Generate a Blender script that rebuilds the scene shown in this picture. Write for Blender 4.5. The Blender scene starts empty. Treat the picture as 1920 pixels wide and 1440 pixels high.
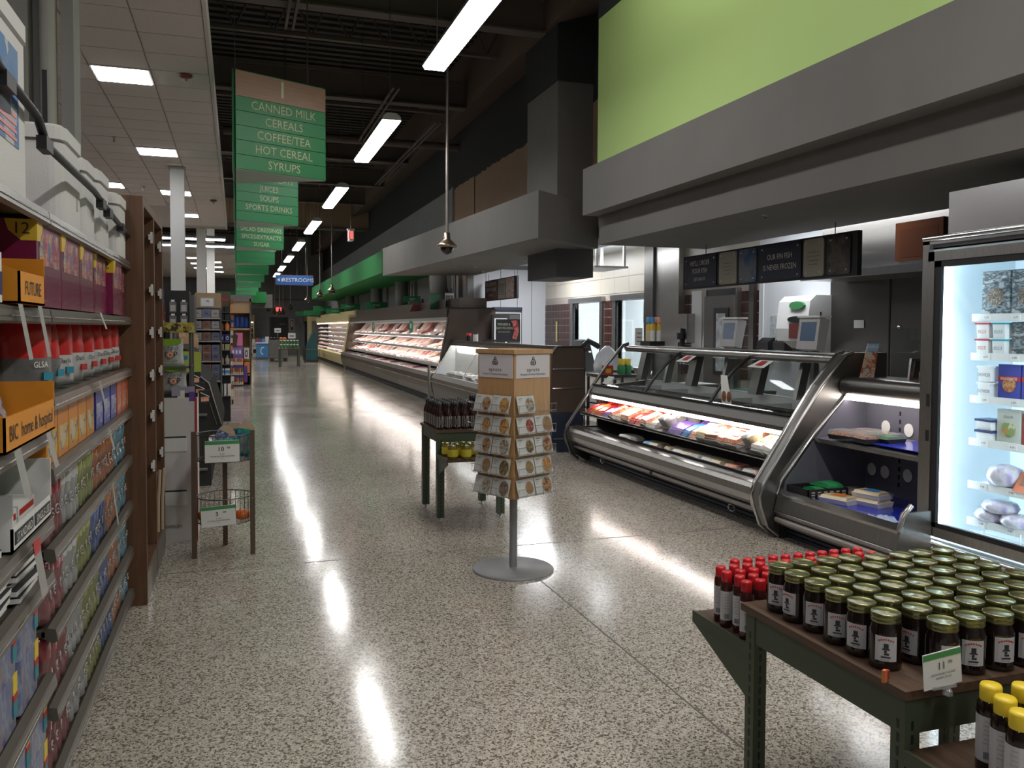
import bpy, bmesh, math, random
from mathutils import Vector, Matrix
R = math.radians
random.seed(7)
COL = bpy.context.scene.collection
SC = bpy.context.scene
# ------------------------------------------------------------ camera, world, exposure
def setup_camera():
    F, th, yaw, roll = 1560.0, math.atan(58.4/1560.0), R(18.3007), R(0.29)
    fwd = Vector((math.sin(yaw)*math.cos(th), math.cos(yaw)*math.cos(th), -math.sin(th)))
    right = Vector((math.cos(yaw), -math.sin(yaw), 0)); up = right.cross(fwd)
    r2 = right*math.cos(roll)+up*math.sin(roll); u2 = -right*math.sin(roll)+up*math.cos(roll)
    cam = bpy.data.cameras.new('camera'); o = bpy.data.objects.new('camera', cam)
    COL.objects.link(o)
    o.matrix_world = Matrix((( r2.x, u2.x, -fwd.x, 0), (r2.y, u2.y, -fwd.y, 0), (r2.z, u2.z, -fwd.z, 1.6), (0, 0, 0, 1)))
    cam.sensor_fit = 'HORIZONTAL'; cam.sensor_width = 36.0; cam.lens = 36.0*F/1920.0
    cam.shift_y = -45.0/1920.0; cam.clip_start = 0.05; cam.clip_end = 200
    SC.camera = o
setup_camera()
w = bpy.data.worlds.new('world'); SC.world = w; w.use_nodes = True
w.node_tree.nodes['Background'].inputs[0].default_value = (0.9, 0.93, 1.0, 1)
w.node_tree.nodes['Background'].inputs[1].default_value = 0.05
SC.view_settings.view_transform = 'Standard'; SC.view_settings.look = 'None'
SC.view_settings.gamma = 1.0; SC.view_settings.use_curve_mapping = False
SC.view_settings.exposure = 0.32
PENDANT_W, PANEL_W, CASE_W = 19.0, 18.0, 12.0
# soft area lamps: the ceiling rows of the store outside the frame (behind and left of the camera)
def area(name, loc, sx, sy, power, col=(1, .97, .93), rot=(0, 0, 0)):
    l = bpy.data.lights.new(name, 'AREA'); l.shape = 'RECTANGLE'; l.size = sx; l.size_y = sy
    l.energy = power; l.color = col
    o = bpy.data.objects.new(name, l); o.location = loc; o.rotation_euler = rot; COL.objects.link(o); return o
area('store_row_lamp', (2.0, 1.7, 4.4), .25, 2.8, 80)
area('store_row_lamp', (2.0, -3.2, 4.4), .25, 2.8, 80)
area('wall_washer', (3.3, 4.5, 6.3), .3, 7.0, 95, (1, .97, .93), (0, R(-38), 0))
area('kitchen_lamp', (5.75, 14.6, 3.0), .6, 4.0, 50, (.95, .97, 1))
area('back_room_lamp', (7.7, 14.3, 3.0), .8, 3.0, 260, (.9, .96, 1))
area('kitchen_lamp', (5.95, 7.9, 3.0), .5, 2.5, 42, (.95, .97, 1))

# ------------------------------------------------------------ materials
MATS = {}
def mat(name, col, rough=.5, metal=0., emit=0., ecol=None, spec=.5, noise=0., nscale=20., bump=0., alpha=None, coat=0., aniso=None):
    if name in MATS: return MATS[name]
    m = bpy.data.materials.new(name); m.use_nodes = True; MATS[name] = m
    nt = m.node_tree; b = nt.nodes['Principled BSDF']
    b.inputs['Base Color'].default_value = (*col, 1); b.inputs['Roughness'].default_value = rough
    b.inputs['Metallic'].default_value = metal; b.inputs['Specular IOR Level'].default_value = spec
    if coat: b.inputs['Coat Weight'].default_value = coat; b.inputs['Coat Roughness'].default_value = .06
    if emit:
        b.inputs['Emission Color'].default_value = (*(ecol or col), 1); b.inputs['Emission Strength'].default_value = emit
    if noise or bump:
        tc = nt.nodes.new('ShaderNodeTexCoord'); n = nt.nodes.new('ShaderNodeTexNoise')
        n.inputs['Scale'].default_value = nscale; n.inputs['Detail'].default_value = 4
        nt.links.new(tc.outputs['Object'], n.inputs['Vector'])
        if aniso:
            mp = nt.nodes.new('ShaderNodeMapping'); mp.inputs['Scale'].default_value = aniso
            nt.links.new(tc.outputs['Object'], mp.inputs[0]); nt.links.new(mp.outputs[0], n.inputs['Vector'])
        if noise:
            r = nt.nodes.new('ShaderNodeValToRGB')
            r.color_ramp.elements[0].position = .3; r.color_ramp.elements[1].position = .7
            r.color_ramp.elements[0].color = (*[max(0, c*(1-noise)) for c in col], 1)
            r.color_ramp.elements[1].color = (*[min(1, c*(1+noise)) for c in col], 1)
            nt.links.new(n.outputs[0], r.inputs[0]); nt.links.new(r.outputs[0], b.inputs['Base Color'])
        if bump:
            bp = nt.nodes.new('ShaderNodeBump'); bp.inputs['Strength'].default_value = bump; bp.inputs['Distance'].default_value = .01
            nt.links.new(n.outputs[0], bp.inputs['Height']); nt.links.new(bp.outputs[0], b.inputs['Normal'])
    return m
def printed(name, base, cols, scale=14, rough=.45, emit=0., mode='voronoi', stretch=(1, 1, 1), cover=None):
    """flat packaging print: irregular patches of several inks"""
    if name in MATS: return MATS[name]
    m = bpy.data.materials.new(name); m.use_nodes = True; MATS[name] = m
    nt = m.node_tree; b = nt.nodes['Principled BSDF']; b.inputs['Roughness'].default_value = rough
    tc = nt.nodes.new('ShaderNodeTexCoord'); mp = nt.nodes.new('ShaderNodeMapping'); mp.inputs['Scale'].default_value = stretch
    nt.links.new(tc.outputs['Object'], mp.inputs[0])
    if mode == 'voronoi':
        v = nt.nodes.new('ShaderNodeTexVoronoi'); v.inputs['Scale'].default_value = scale
        nz = nt.nodes.new('ShaderNodeTexNoise'); nz.inputs['Scale'].default_value = scale*1.5
        mx = nt.nodes.new('ShaderNodeVectorMath'); mx.operation = 'MULTIPLY_ADD'
        mx.inputs[1].default_value = (.09, .09, .09)
        nt.links.new(mp.outputs[0], nz.inputs['Vector']); nt.links.new(nz.outputs['Color'], mx.inputs[0]); nt.links.new(mp.outputs[0], mx.inputs[2])
        nt.links.new(mx.outputs[0], v.inputs['Vector'])
        sp = nt.nodes.new('ShaderNodeSeparateColor'); nt.links.new(v.outputs['Color'], sp.inputs[0]); fac = sp.outputs[0]
    else:
        v = nt.nodes.new('ShaderNodeTexNoise'); v.inputs['Scale'].default_value = scale; v.inputs['Detail'].default_value = 6
        nt.links.new(mp.outputs[0], v.inputs['Vector']); fac = v.outputs[0]
    r = nt.nodes.new('ShaderNodeValToRGB'); r.color_ramp.interpolation = 'CONSTANT' if mode == 'voronoi' else 'LINEAR'
    allc = [base]+list(cols); n = len(allc); el = r.color_ramp.elements
    lo, hi = (0., 1.) if mode == 'voronoi' else (.3, .7)
    while len(el) < n: el.new(.5)
    for i, c in enumerate(allc):
        el[i].position = lo+(hi-lo)*i/n if cover is None or i == 0 else lo+(hi-lo)*(cover+(1-cover)*(i-1)/max(1, n-1)); el[i].color = (*c, 1)
    nt.links.new(fac, r.inputs[0]); nt.links.new(r.outputs[0], b.inputs['Base Color'])
    return m
def glass(name, tint=(1, 1, 1), refl=.12, rough=.02, body=0.):
    if name in MATS: return MATS[name]
    m = bpy.data.materials.new(name); m.use_nodes = True; MATS[name] = m
    nt = m.node_tree; nt.nodes.clear()
    o = nt.nodes.new('ShaderNodeOutputMaterial'); t = nt.nodes.new('ShaderNodeBsdfTransparent'); g = nt.nodes.new('ShaderNodeBsdfGlossy')
    t.inputs[0].default_value = (*tint, 1); g.inputs['Roughness'].default_value = rough
    f0 = nt.nodes.new('ShaderNodeLayerWeight'); f0.inputs[0].default_value = .5
    f = nt.nodes.new('ShaderNodeMath'); f.operation = 'POWER'; f.inputs[1].default_value = 4.5; nt.links.new(f0.outputs['Facing'], f.inputs[0])
    mm = nt.nodes.new('ShaderNodeMath'); mm.operation = 'MULTIPLY_ADD'; mm.inputs[1].default_value = .35; mm.inputs[2].default_value = refl*.6; mm.use_clamp = True
    mx = nt.nodes.new('ShaderNodeMixShader')
    nt.links.new(f.outputs[0], mm.inputs[0]); nt.links.new(mm.outputs[0], mx.inputs[0])
    nt.links.new(t.outputs[0], mx.inputs[1]); nt.links.new(g.outputs[0], mx.inputs[2])
    out = mx
    if body:
        d = nt.nodes.new('ShaderNodeBsdfDiffuse'); d.inputs[0].default_value = (*[min(1, c*1.0) for c in tint], 1)
        m2 = nt.nodes.new('ShaderNodeMixShader'); m2.inputs[0].default_value = body
        nt.links.new(mx.outputs[0], m2.inputs[1]); nt.links.new(d.outputs[0], m2.inputs[2]); out = m2
    nt.links.new(out.outputs[0], o.inputs[0])
    return m
def terrazzo():
    m = bpy.data.materials.new('terrazzo'); m.use_nodes = True; nt = m.node_tree; b = nt.nodes['Principled BSDF']
    tc = nt.nodes.new('ShaderNodeTexCoord')
    def vor(scale, seed):
        v = nt.nodes.new('ShaderNodeTexVoronoi'); v.inputs['Scale'].default_value = scale
        mp = nt.nodes.new('ShaderNodeMapping'); mp.inputs['Location'].default_value = (seed, seed*1.7, 0)
        nt.links.new(tc.outputs['Object'], mp.inputs[0]); nt.links.new(mp.outputs[0], v.inputs['Vector'])
        s = nt.nodes.new('ShaderNodeSeparateColor'); nt.links.new(v.outputs['Color'], s.inputs[0]); return v, s
    v1, s1 = vor(105, 0)
    r1 = nt.nodes.new('ShaderNodeValToRGB'); r1.color_ramp.interpolation = 'CONSTANT'; e = r1.color_ramp.elements
    for _ in range(3): e.new(.5)
    for i, (p, c) in enumerate([(0, (.50, .46, .40)), (.42, (.42, .385, .33)), (.60, (.60, .56, .49)), (.80, (.15, .13, .115)), (.92, (.29, .23, .19))]):
        e[i].position = p; e[i].color = (*c, 1)
    nt.links.new(s1.outputs[0], r1.inputs[0])
    v2, s2 = vor(190, 3)
    r2 = nt.nodes.new('ShaderNodeValToRGB'); r2.color_ramp.interpolation = 'CONSTANT'; e = r2.color_ramp.elements
    e[0].color = (0, 0, 0, 1); e[1].position = .84; e[1].color = (1, 1, 1, 1)
    nt.links.new(s2.outputs[1], r2.inputs[0])
    mx = nt.nodes.new('ShaderNodeMix'); mx.data_type = 'RGBA'
    mx.inputs[7].default_value = (.14, .12, .10, 1)
    nt.links.new(r2.outputs[0], mx.inputs[0]); nt.links.new(r1.outputs[0], mx.inputs[6])
    # large soft staining
    nz = nt.nodes.new('ShaderNodeTexNoise'); nz.inputs['Scale'].default_value = .7; nz.inputs['Detail'].default_value = 5
    nt.links.new(tc.outputs['Object'], nz.inputs['Vector'])
    r3 = nt.nodes.new('ShaderNodeValToRGB'); r3.color_ramp.elements[0].color = (.82, .80, .77, 1); r3.color_ramp.elements[1].color = (1, 1, 1, 1)
    r3.color_ramp.elements[0].position = .3; r3.color_ramp.elements[1].position = .7
    nt.links.new(nz.outputs[0], r3.inputs[0])
    mu = nt.nodes.new('ShaderNodeMix'); mu.data_type = 'RGBA'; mu.blend_type = 'MULTIPLY'; mu.inputs[0].default_value = 1
    nt.links.new(mx.outputs[2], mu.inputs[6]); nt.links.new(r3.outputs[0], mu.inputs[7])
    nt.links.new(mu.outputs[2], b.inputs['Base Color'])
    b.inputs['Roughness'].default_value = .13; b.inputs['Specular IOR Level'].default_value = .62
    n2 = nt.nodes.new('ShaderNodeTexNoise'); n2.inputs['Scale'].default_value = 2.2; n2.inputs['Detail'].default_value = 3
    nt.links.new(tc.outputs['Object'], n2.inputs['Vector'])
    bp = nt.nodes.new('ShaderNodeBump'); bp.inputs['Strength'].default_value = .35; bp.inputs['Distance'].default_value = .004
    nt.links.new(n2.outputs[0], bp.inputs['Height']); nt.links.new(bp.outputs[0], b.inputs['Normal'])
    rr = nt.nodes.new('ShaderNodeMapRange'); rr.inputs['To Min'].default_value = .07; rr.inputs['To Max'].default_value = .2
    nt.links.new(nz.outputs[0], rr.inputs[0]); nt.links.new(rr.outputs[0], b.inputs['Roughness'])
    return m
M = {}
def defm():
    g = M
    g['floor'] = terrazzo()
    g['joint'] = mat('joint_strip', (.10, .09, .08), .4)
    g['tile_white'] = mat('ceiling_tile', (.62, .57, .55), .9, noise=.04, nscale=40)
    g['grid'] = mat('ceiling_grid', (.40, .37, .36), .7)
    g['deck'] = mat('roof_deck', (.065, .056, .049), .8)
    g['beam'] = mat('roof_steel', (.125, .103, .088), .7)
    g['black'] = mat('black_plastic', (.012, .012, .013), .45)
    g['blackpaint'] = mat('black_paint', (.028, .030, .032), .85)
    g['greypaint'] = mat('grey_paint', (.155, .148, .138), .75, noise=.05, nscale=2)
    g['greydark'] = mat('dark_grey_paint', (.085, .085, .085), .8)
    g['greywall'] = mat('grey_wall', (.27, .28, .28), .75, noise=.05, nscale=3)
    g['beige'] = mat('tan_wall', (.34, .235, .155), .85, noise=.05, nscale=3)
    g['brownbeam'] = mat('brown_paint', (.15, .105, .078), .85)
    g['lime'] = mat('lime_wall', (.46, .64, .22), .7)
    g['green'] = mat('green_soffit', (.028, .21, .060), .8, spec=.2)
    g['greensign'] = mat('green_sign', (.018, .20, .065), .45)
    g['greensign2'] = mat('green_sign_slat', (.025, .245, .085), .45)
    g['copper'] = mat('copper_panel', (.36, .21, .15), .4, noise=.12, nscale=8, aniso=(.5, .5, 12))
    g['white'] = mat('white_plastic', (.75, .75, .74), .45)
    g['foam'] = mat('white_foam', (.62, .61, .60), .7, bump=.15, nscale=150)
    g['whitewall'] = mat('white_panel_wall', (.66, .69, .73), .5)
    g['cream'] = mat('cream_tile', (.62, .58, .49), .35)
    g['brick'] = mat('dark_red_tile', (.060, .020, .014), .3, noise=.5, nscale=60, aniso=(1, 1, .12))
    g['grout'] = mat('grout', (.45, .40, .36), .8)
    g['steel'] = mat('brushed_steel', (.42, .41, .39), .28, .95, noise=.12, nscale=10, aniso=(1, 20, 1))
    g['steeld'] = mat('dark_steel', (.17, .165, .155), .33, .9)
    g['steell'] = mat('bright_steel', (.62, .61, .60), .22, 1.0)
    g['chrome'] = mat('chrome', (.75, .75, .75), .12, 1.0)
    g['shelf'] = mat('shelf_metal', (.13, .115, .095), .4, .5)
    g['shelflip'] = mat('price_channel', (.135, .12, .10), .3, .3)
    g['shelfback'] = mat('shelf_back', (.028, .024, .02), .7)
    g['wood'] = mat('brown_wood', (.115, .053, .024), .5, noise=.25, nscale=6, aniso=(6, 6, .5))
    g['woodlight'] = mat('maple_wood', (.46, .27, .12), .4, noise=.12, nscale=8, aniso=(6, 6, .6))
    g['woodtop'] = mat('table_top_wood', (.080, .047, .029), .45, noise=.3, nscale=8, aniso=(6, .7, 6))
    g['tablegreen'] = mat('olive_steel', (.062, .082, .050), .45, .2)
    g['brownlam'] = mat('brown_laminate', (.060, .042, .031), .5, spec=.3)
    g['brownlam2'] = mat('taupe_laminate', (.090, .070, .054), .4, spec=.4)
    g['yellowlam'] = mat('cream_laminate', (.50, .42, .20), .5)
    g['navy'] = mat('navy_panel', (.014, .020, .040), .45)
    g['kick'] = mat('kick_plate', (.02, .022, .022), .5)
    g['caseint'] = mat('case_interior', (.62, .60, .57), .5)
    g['caseblack'] = mat('case_deck_black', (.035, .035, .04), .4)
    g['darkint'] = mat('deli_interior', (.17, .17, .21), .3, .3)
    g['blueliner'] = mat('blue_liner', (.015, .03, .42), .2, coat=.5)
    g['lamp'] = mat('lamp_diffuser', (1, 1, 1), .5, emit=PENDANT_W, ecol=(1, .985, .965))
    g['panel'] = mat('panel_diffuser', (1, 1, 1), .5, emit=PANEL_W, ecol=(.97, .96, 1.0))
    g['tube'] = mat('case_tube', (1, 1, 1), .5, emit=CASE_W, ecol=(1, .90, .84))
    g['tubew'] = mat('case_tube_warm', (1, 1, 1), .5, emit=7, ecol=(1, .88, .80))
    g['tubec'] = mat('freezer_tube', (1, 1, 1), .5, emit=16, ecol=(.72, .90, 1.0))
    g['frzint'] = mat('freezer_liner', (.80, .88, .92), .5)
    g['glass'] = glass('clear_glass', (.90, .93, .92), .10)
    g['glassf'] = glass('freezer_glass', (.93, .97, .98), .10)
    g['film'] = glass('clear_film', (.85, .85, .85), .16, .12, .12)
    g['textw'] = mat('white_ink', (.75, .75, .70), .6)
    g['textc'] = mat('cream_ink', (.60, .62, .42), .6)
    g['textd'] = mat('dark_ink', (.03, .03, .035), .6)
    g['tagcard'] = mat('grey_tag', (.33, .33, .31), .4)
    g['railgrey'] = mat('rail_grey', (.36, .35, .33), .4)
    g['card'] = mat('white_card', (.70, .71, .69), .5)
    g['green_ink'] = mat('green_ink', (.06, .27, .09), .5)
    g['gold'] = mat('gold_lid', (.27, .27, .125), .22, .85)
    g['honey'] = mat('dark_honey', (.012, .006, .005), .08, spec=.7)
    g['amber'] = mat('amber_honey', (.10, .028, .008), .08, spec=.7)
    g['redcap'] = mat('red_cap', (.50, .012, .018), .35)
    g['yellowcap'] = mat('yellow_cap', (.75, .55, .03), .4)
    g['label'] = mat('paper_label', (.52, .52, .53), .6)
    g['labelp'] = printed('label_print', (.55, .55, .55), [(.55, .55, .55), (.25, .12, .08), (.1, .1, .1)], 90, .6)
    g['exitred'] = mat('exit_red', (.8, .05, .05), .5, emit=.9, ecol=(1, .16, .14))
    g['signblue'] = mat('sign_blue', (.02, .12, .42), .5)
    g['signnavy'] = mat('sign_navy', (.022, .030, .062), .5)
    g['signcream'] = mat('sign_cream', (.42, .41, .34), .6)
    g['maroon'] = mat('sign_maroon', (.14, .028, .022), .6)
    g['brass'] = mat('aged_brass', (.34, .26, .19), .3, .9)
    g['pole'] = mat('grey_pole', (.32, .29, .27), .4, .6)
    g['wire'] = mat('wire', (.16, .15, .14), .4, .7)
    g['rack'] = mat('rack_metal', (.11, .08, .055), .45, .3)
defm()

# ------------------------------------------------------------ mesh builder
class MB:
    def __init__(s): s.v = []; s.f = []; s.m = []; s.mats = []; s.sm = []
    def mi(s, m):
        if isinstance(m, str): m = M[m]
        if m not in s.mats: s.mats.append(m)
        return s.mats.index(m)
    def add(s, vs, fs, m, smooth=False):
        b = len(s.v); k = s.mi(m); s.v += [tuple(v) for v in vs]
        for f in fs: s.f.append([b+i for i in f]); s.m.append(k); s.sm.append(smooth)
        return s
    def box(s, x0, x1, y0, y1, z0, z1, m):
        v = [(x0, y0, z0), (x1, y0, z0), (x1, y1, z0), (x0, y1, z0), (x0, y0, z1), (x1, y0, z1), (x1, y1, z1), (x0, y1, z1)]
        return s.add(v, [(0, 3, 2, 1), (4, 5, 6, 7), (0, 1, 5, 4), (1, 2, 6, 5), (2, 3, 7, 6), (3, 0, 4, 7)], m)
    def prism(s, pts, a, b, m, axis='y', caps=True, smooth=False):
        """pts: closed polygon; axis y: pts=(x,z); axis x: pts=(y,z); axis z: pts=(x,y)"""
        def p(q, t): return (q[0], t, q[1]) if axis == 'y' else ((t, q[0], q[1]) if axis == 'x' else (q[0], q[1], t))
        n = len(pts); v = [p(q, a) for q in pts]+[p(q, b) for q in pts]
        s.add(v, [(i, (i+1) % n, n+(i+1) % n, n+i) for i in range(n)], m, smooth)
        if caps: s.add(v, [tuple(range(n))[::-1], tuple(range(n, 2*n))], m)
        return s
    def strip(s, pts, a, b, t, m, smooth=True):
        """open profile in xz extruded along y, with thickness t"""
        n = len(pts); q = []
        for i in range(n):
            p0 = Vector(pts[max(0, i-1)]); p1 = Vector(pts[min(n-1, i+1)]); d = (p1-p0).normalized(); q.append((pts[i][0]-d.y*t, pts[i][1]+d.x*t))
        return s.prism(list(pts)+q[::-1], a, b, m, smooth=False)
    def lathe(s, prof, m, n=16, c=(0, 0, 0), smooth=True, cap=True):
        v = []; f = []; k = len(prof)
        for r, z in prof:
            for i in range(n):
                a = 2*math.pi*i/n; v.append((c[0]+r*math.cos(a), c[1]+r*math.sin(a), c[2]+z))
        for j in range(k-1):
            for i in range(n): f.append((j*n+i, j*n+(i+1) % n, (j+1)*n+(i+1) % n, (j+1)*n+i))
        s.add(v, f, m, smooth)
        if cap: s.add(v, [tuple(range(n))[::-1], tuple(range((k-1)*n, k*n))], m)
        return s
    def tube(s, path, r, m, n=8, closed=False):
        P = [Vector(p) for p in path]; v = []; k = len(P)
        for i, p in enumerate(P):
            if closed: d = (P[(i+1) % k]-P[i-1]).normalized()
            else: d = (P[min(k-1, i+1)]-P[max(0, i-1)]).normalized()
            ref = Vector((0, 0, 1)) if abs(d.z) < .9 else Vector((0, 1, 0))
            a = d.cross(ref).normalized(); b = d.cross(a).normalized()
            for j in range(n):
                t = 2*math.pi*j/n; v.append(p+a*r*math.cos(t)+b*r*math.sin(t))
        f = []
        for i in range(k if closed else k-1):
            i2 = (i+1) % k
            for j in range(n): f.append((i*n+j, i*n+(j+1) % n, i2*n+(j+1) % n, i2*n+j))
        s.add(v, f, m, True)
        if not closed: s.add(v, [tuple(range(n)), tuple(range((k-1)*n, k*n))[::-1]], m)
        return s
    def quad(s, a, b, c, d, m): return s.add([a, b, c, d], [(0, 1, 2, 3)], m)
    def mesh(s, name):
        me = bpy.data.meshes.new(name); me.from_pydata(s.v, [], s.f)
        for m in s.mats: me.materials.append(m)
        me.polygons.foreach_set('material_index', s.m); me.polygons.foreach_set('use_smooth', s.sm)
        bm = bmesh.new(); bm.from_mesh(me); bmesh.ops.recalc_face_normals(bm, faces=bm.faces); bm.to_mesh(me); bm.free()
        me.update(); return me
    def build(s, name, parent=None, world=True, loc=None):
        """world=True: vertices given in world coords, shifted into the parent's (unrotated) frame"""
        if parent is not None and world:
            o = wloc(parent); s.v = [(x-o.x, y-o.y, z-o.z) for x, y, z in s.v]
        ob = bpy.data.objects.new(name, s.mesh(name)); COL.objects.link(ob)
        if parent is not None: setp(ob, parent)
        if loc: ob.location = loc
        return ob
CH = {}
def setp(o, p): o.parent = p; CH.setdefault(p.name, []).append(o)
def wloc(o):
    p = Vector((0, 0, 0))
    while o is not None: p += o.location; o = o.parent
    return p
def tag(o, label=None, cat=None, group=None, kind=None):
    if label: o['label'] = label
    if cat: o['category'] = cat
    if group: o['group'] = group
    if kind: o['kind'] = kind
    return o
def thing(name, label, cat, loc=(0, 0, 0), rz=0, group=None):
    o = bpy.data.objects.new(name, None); COL.objects.link(o); o.location = loc; o.rotation_euler = (0, 0, rz)
    o.empty_display_size = .1
    return tag(o, label, cat, group)
def struct(name, mb, label=None, parent=None):
    o = mb.build(name, parent); 
    if parent is None: tag(o, label, None, None, 'structure')
    return o
def one(name, mb, label, cat, loc=None, rz=0, group=None):
    """a thing that is one mesh; mesh is in local coords"""
    o = mb.build(name, None, loc=loc); o.rotation_euler = (0, 0, rz); return tag(o, label, cat, group)
def dup(root, loc, rz=0, label=None, group=None, scale=None):
    def cp(o, par):
        c = o.copy(); COL.objects.link(c)
        if par is not None: setp(c, par)
        for ch in list(CH.get(o.name, [])): cp(ch, c)
        return c
    r = cp(root, None); r.location = loc; r.rotation_euler = (0, 0, rz)
    if scale: r.scale = scale
    if label: r['label'] = label
    if group: r['group'] = group
    return r
TXT = {}
def text(s, size, m, pos, right, up, parent, name='lettering', align='CENTER', ext=.001, sx=1.0, spacing=1.0):
    key = (s, align, m.name if not isinstance(m, str) else m, spacing)
    if key not in TXT:
        cu = bpy.data.curves.new('t', 'FONT'); cu.body = s; cu.align_x = align; cu.align_y = 'CENTER'; cu.size = 1; cu.resolution_u = 2
        cu.space_character = spacing; cu.extrude = .01
        to = bpy.data.objects.new('t', cu); COL.objects.link(to)
        bpy.context.view_layer.update()
        me = bpy.data.meshes.new_from_object(to.evaluated_get(bpy.context.evaluated_depsgraph_get()))
        bpy.data.objects.remove(to); bpy.data.curves.remove(cu)
        me.materials.clear(); me.materials.append(M[m] if isinstance(m, str) else m); TXT[key] = me
    o = bpy.data.objects.new(name, TXT[key]); COL.objects.link(o)
    r = Vector(right).normalized(); u = Vector(up).normalized(); n = r.cross(u)
    p = Vector(pos)+n*.0015
    mw = Matrix(((r.x*size*sx, u.x*size, n.x*size*.1, p.x), (r.y*size*sx, u.y*size, n.y*size*.1, p.y), (r.z*size*sx, u.z*size, n.z*size*.1, p.z), (0, 0, 0, 1)))
    if parent is not None:
        setp(o, parent); mw = Matrix.Translation(-wloc(parent)) @ mw
    o.matrix_local = mw
    return o
ORD = ['first', 'second', 'third', 'fourth', 'fifth', 'sixth', 'seventh', 'eighth', 'ninth', 'tenth', 'eleventh', 'twelfth', 'thirteenth', 'fourteenth', 'fifteenth', 'sixteenth', 'seventeenth', 'eighteenth', 'nineteenth', 'twentieth', 'twenty-first', 'twenty-second', 'twenty-third', 'twenty-fourth', 'twenty-fifth', 'twenty-sixth', 'twenty-seventh', 'twenty-eighth', 'twenty-ninth', 'thirtieth', 'thirty-first', 'thirty-second', 'thirty-third', 'thirty-fourth', 'thirty-fifth', 'thirty-sixth']
XR, YR, ZU = (1, 0, 0), (0, 1, 0), (0, 0, 1); YL = (0, -1, 0)
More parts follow.
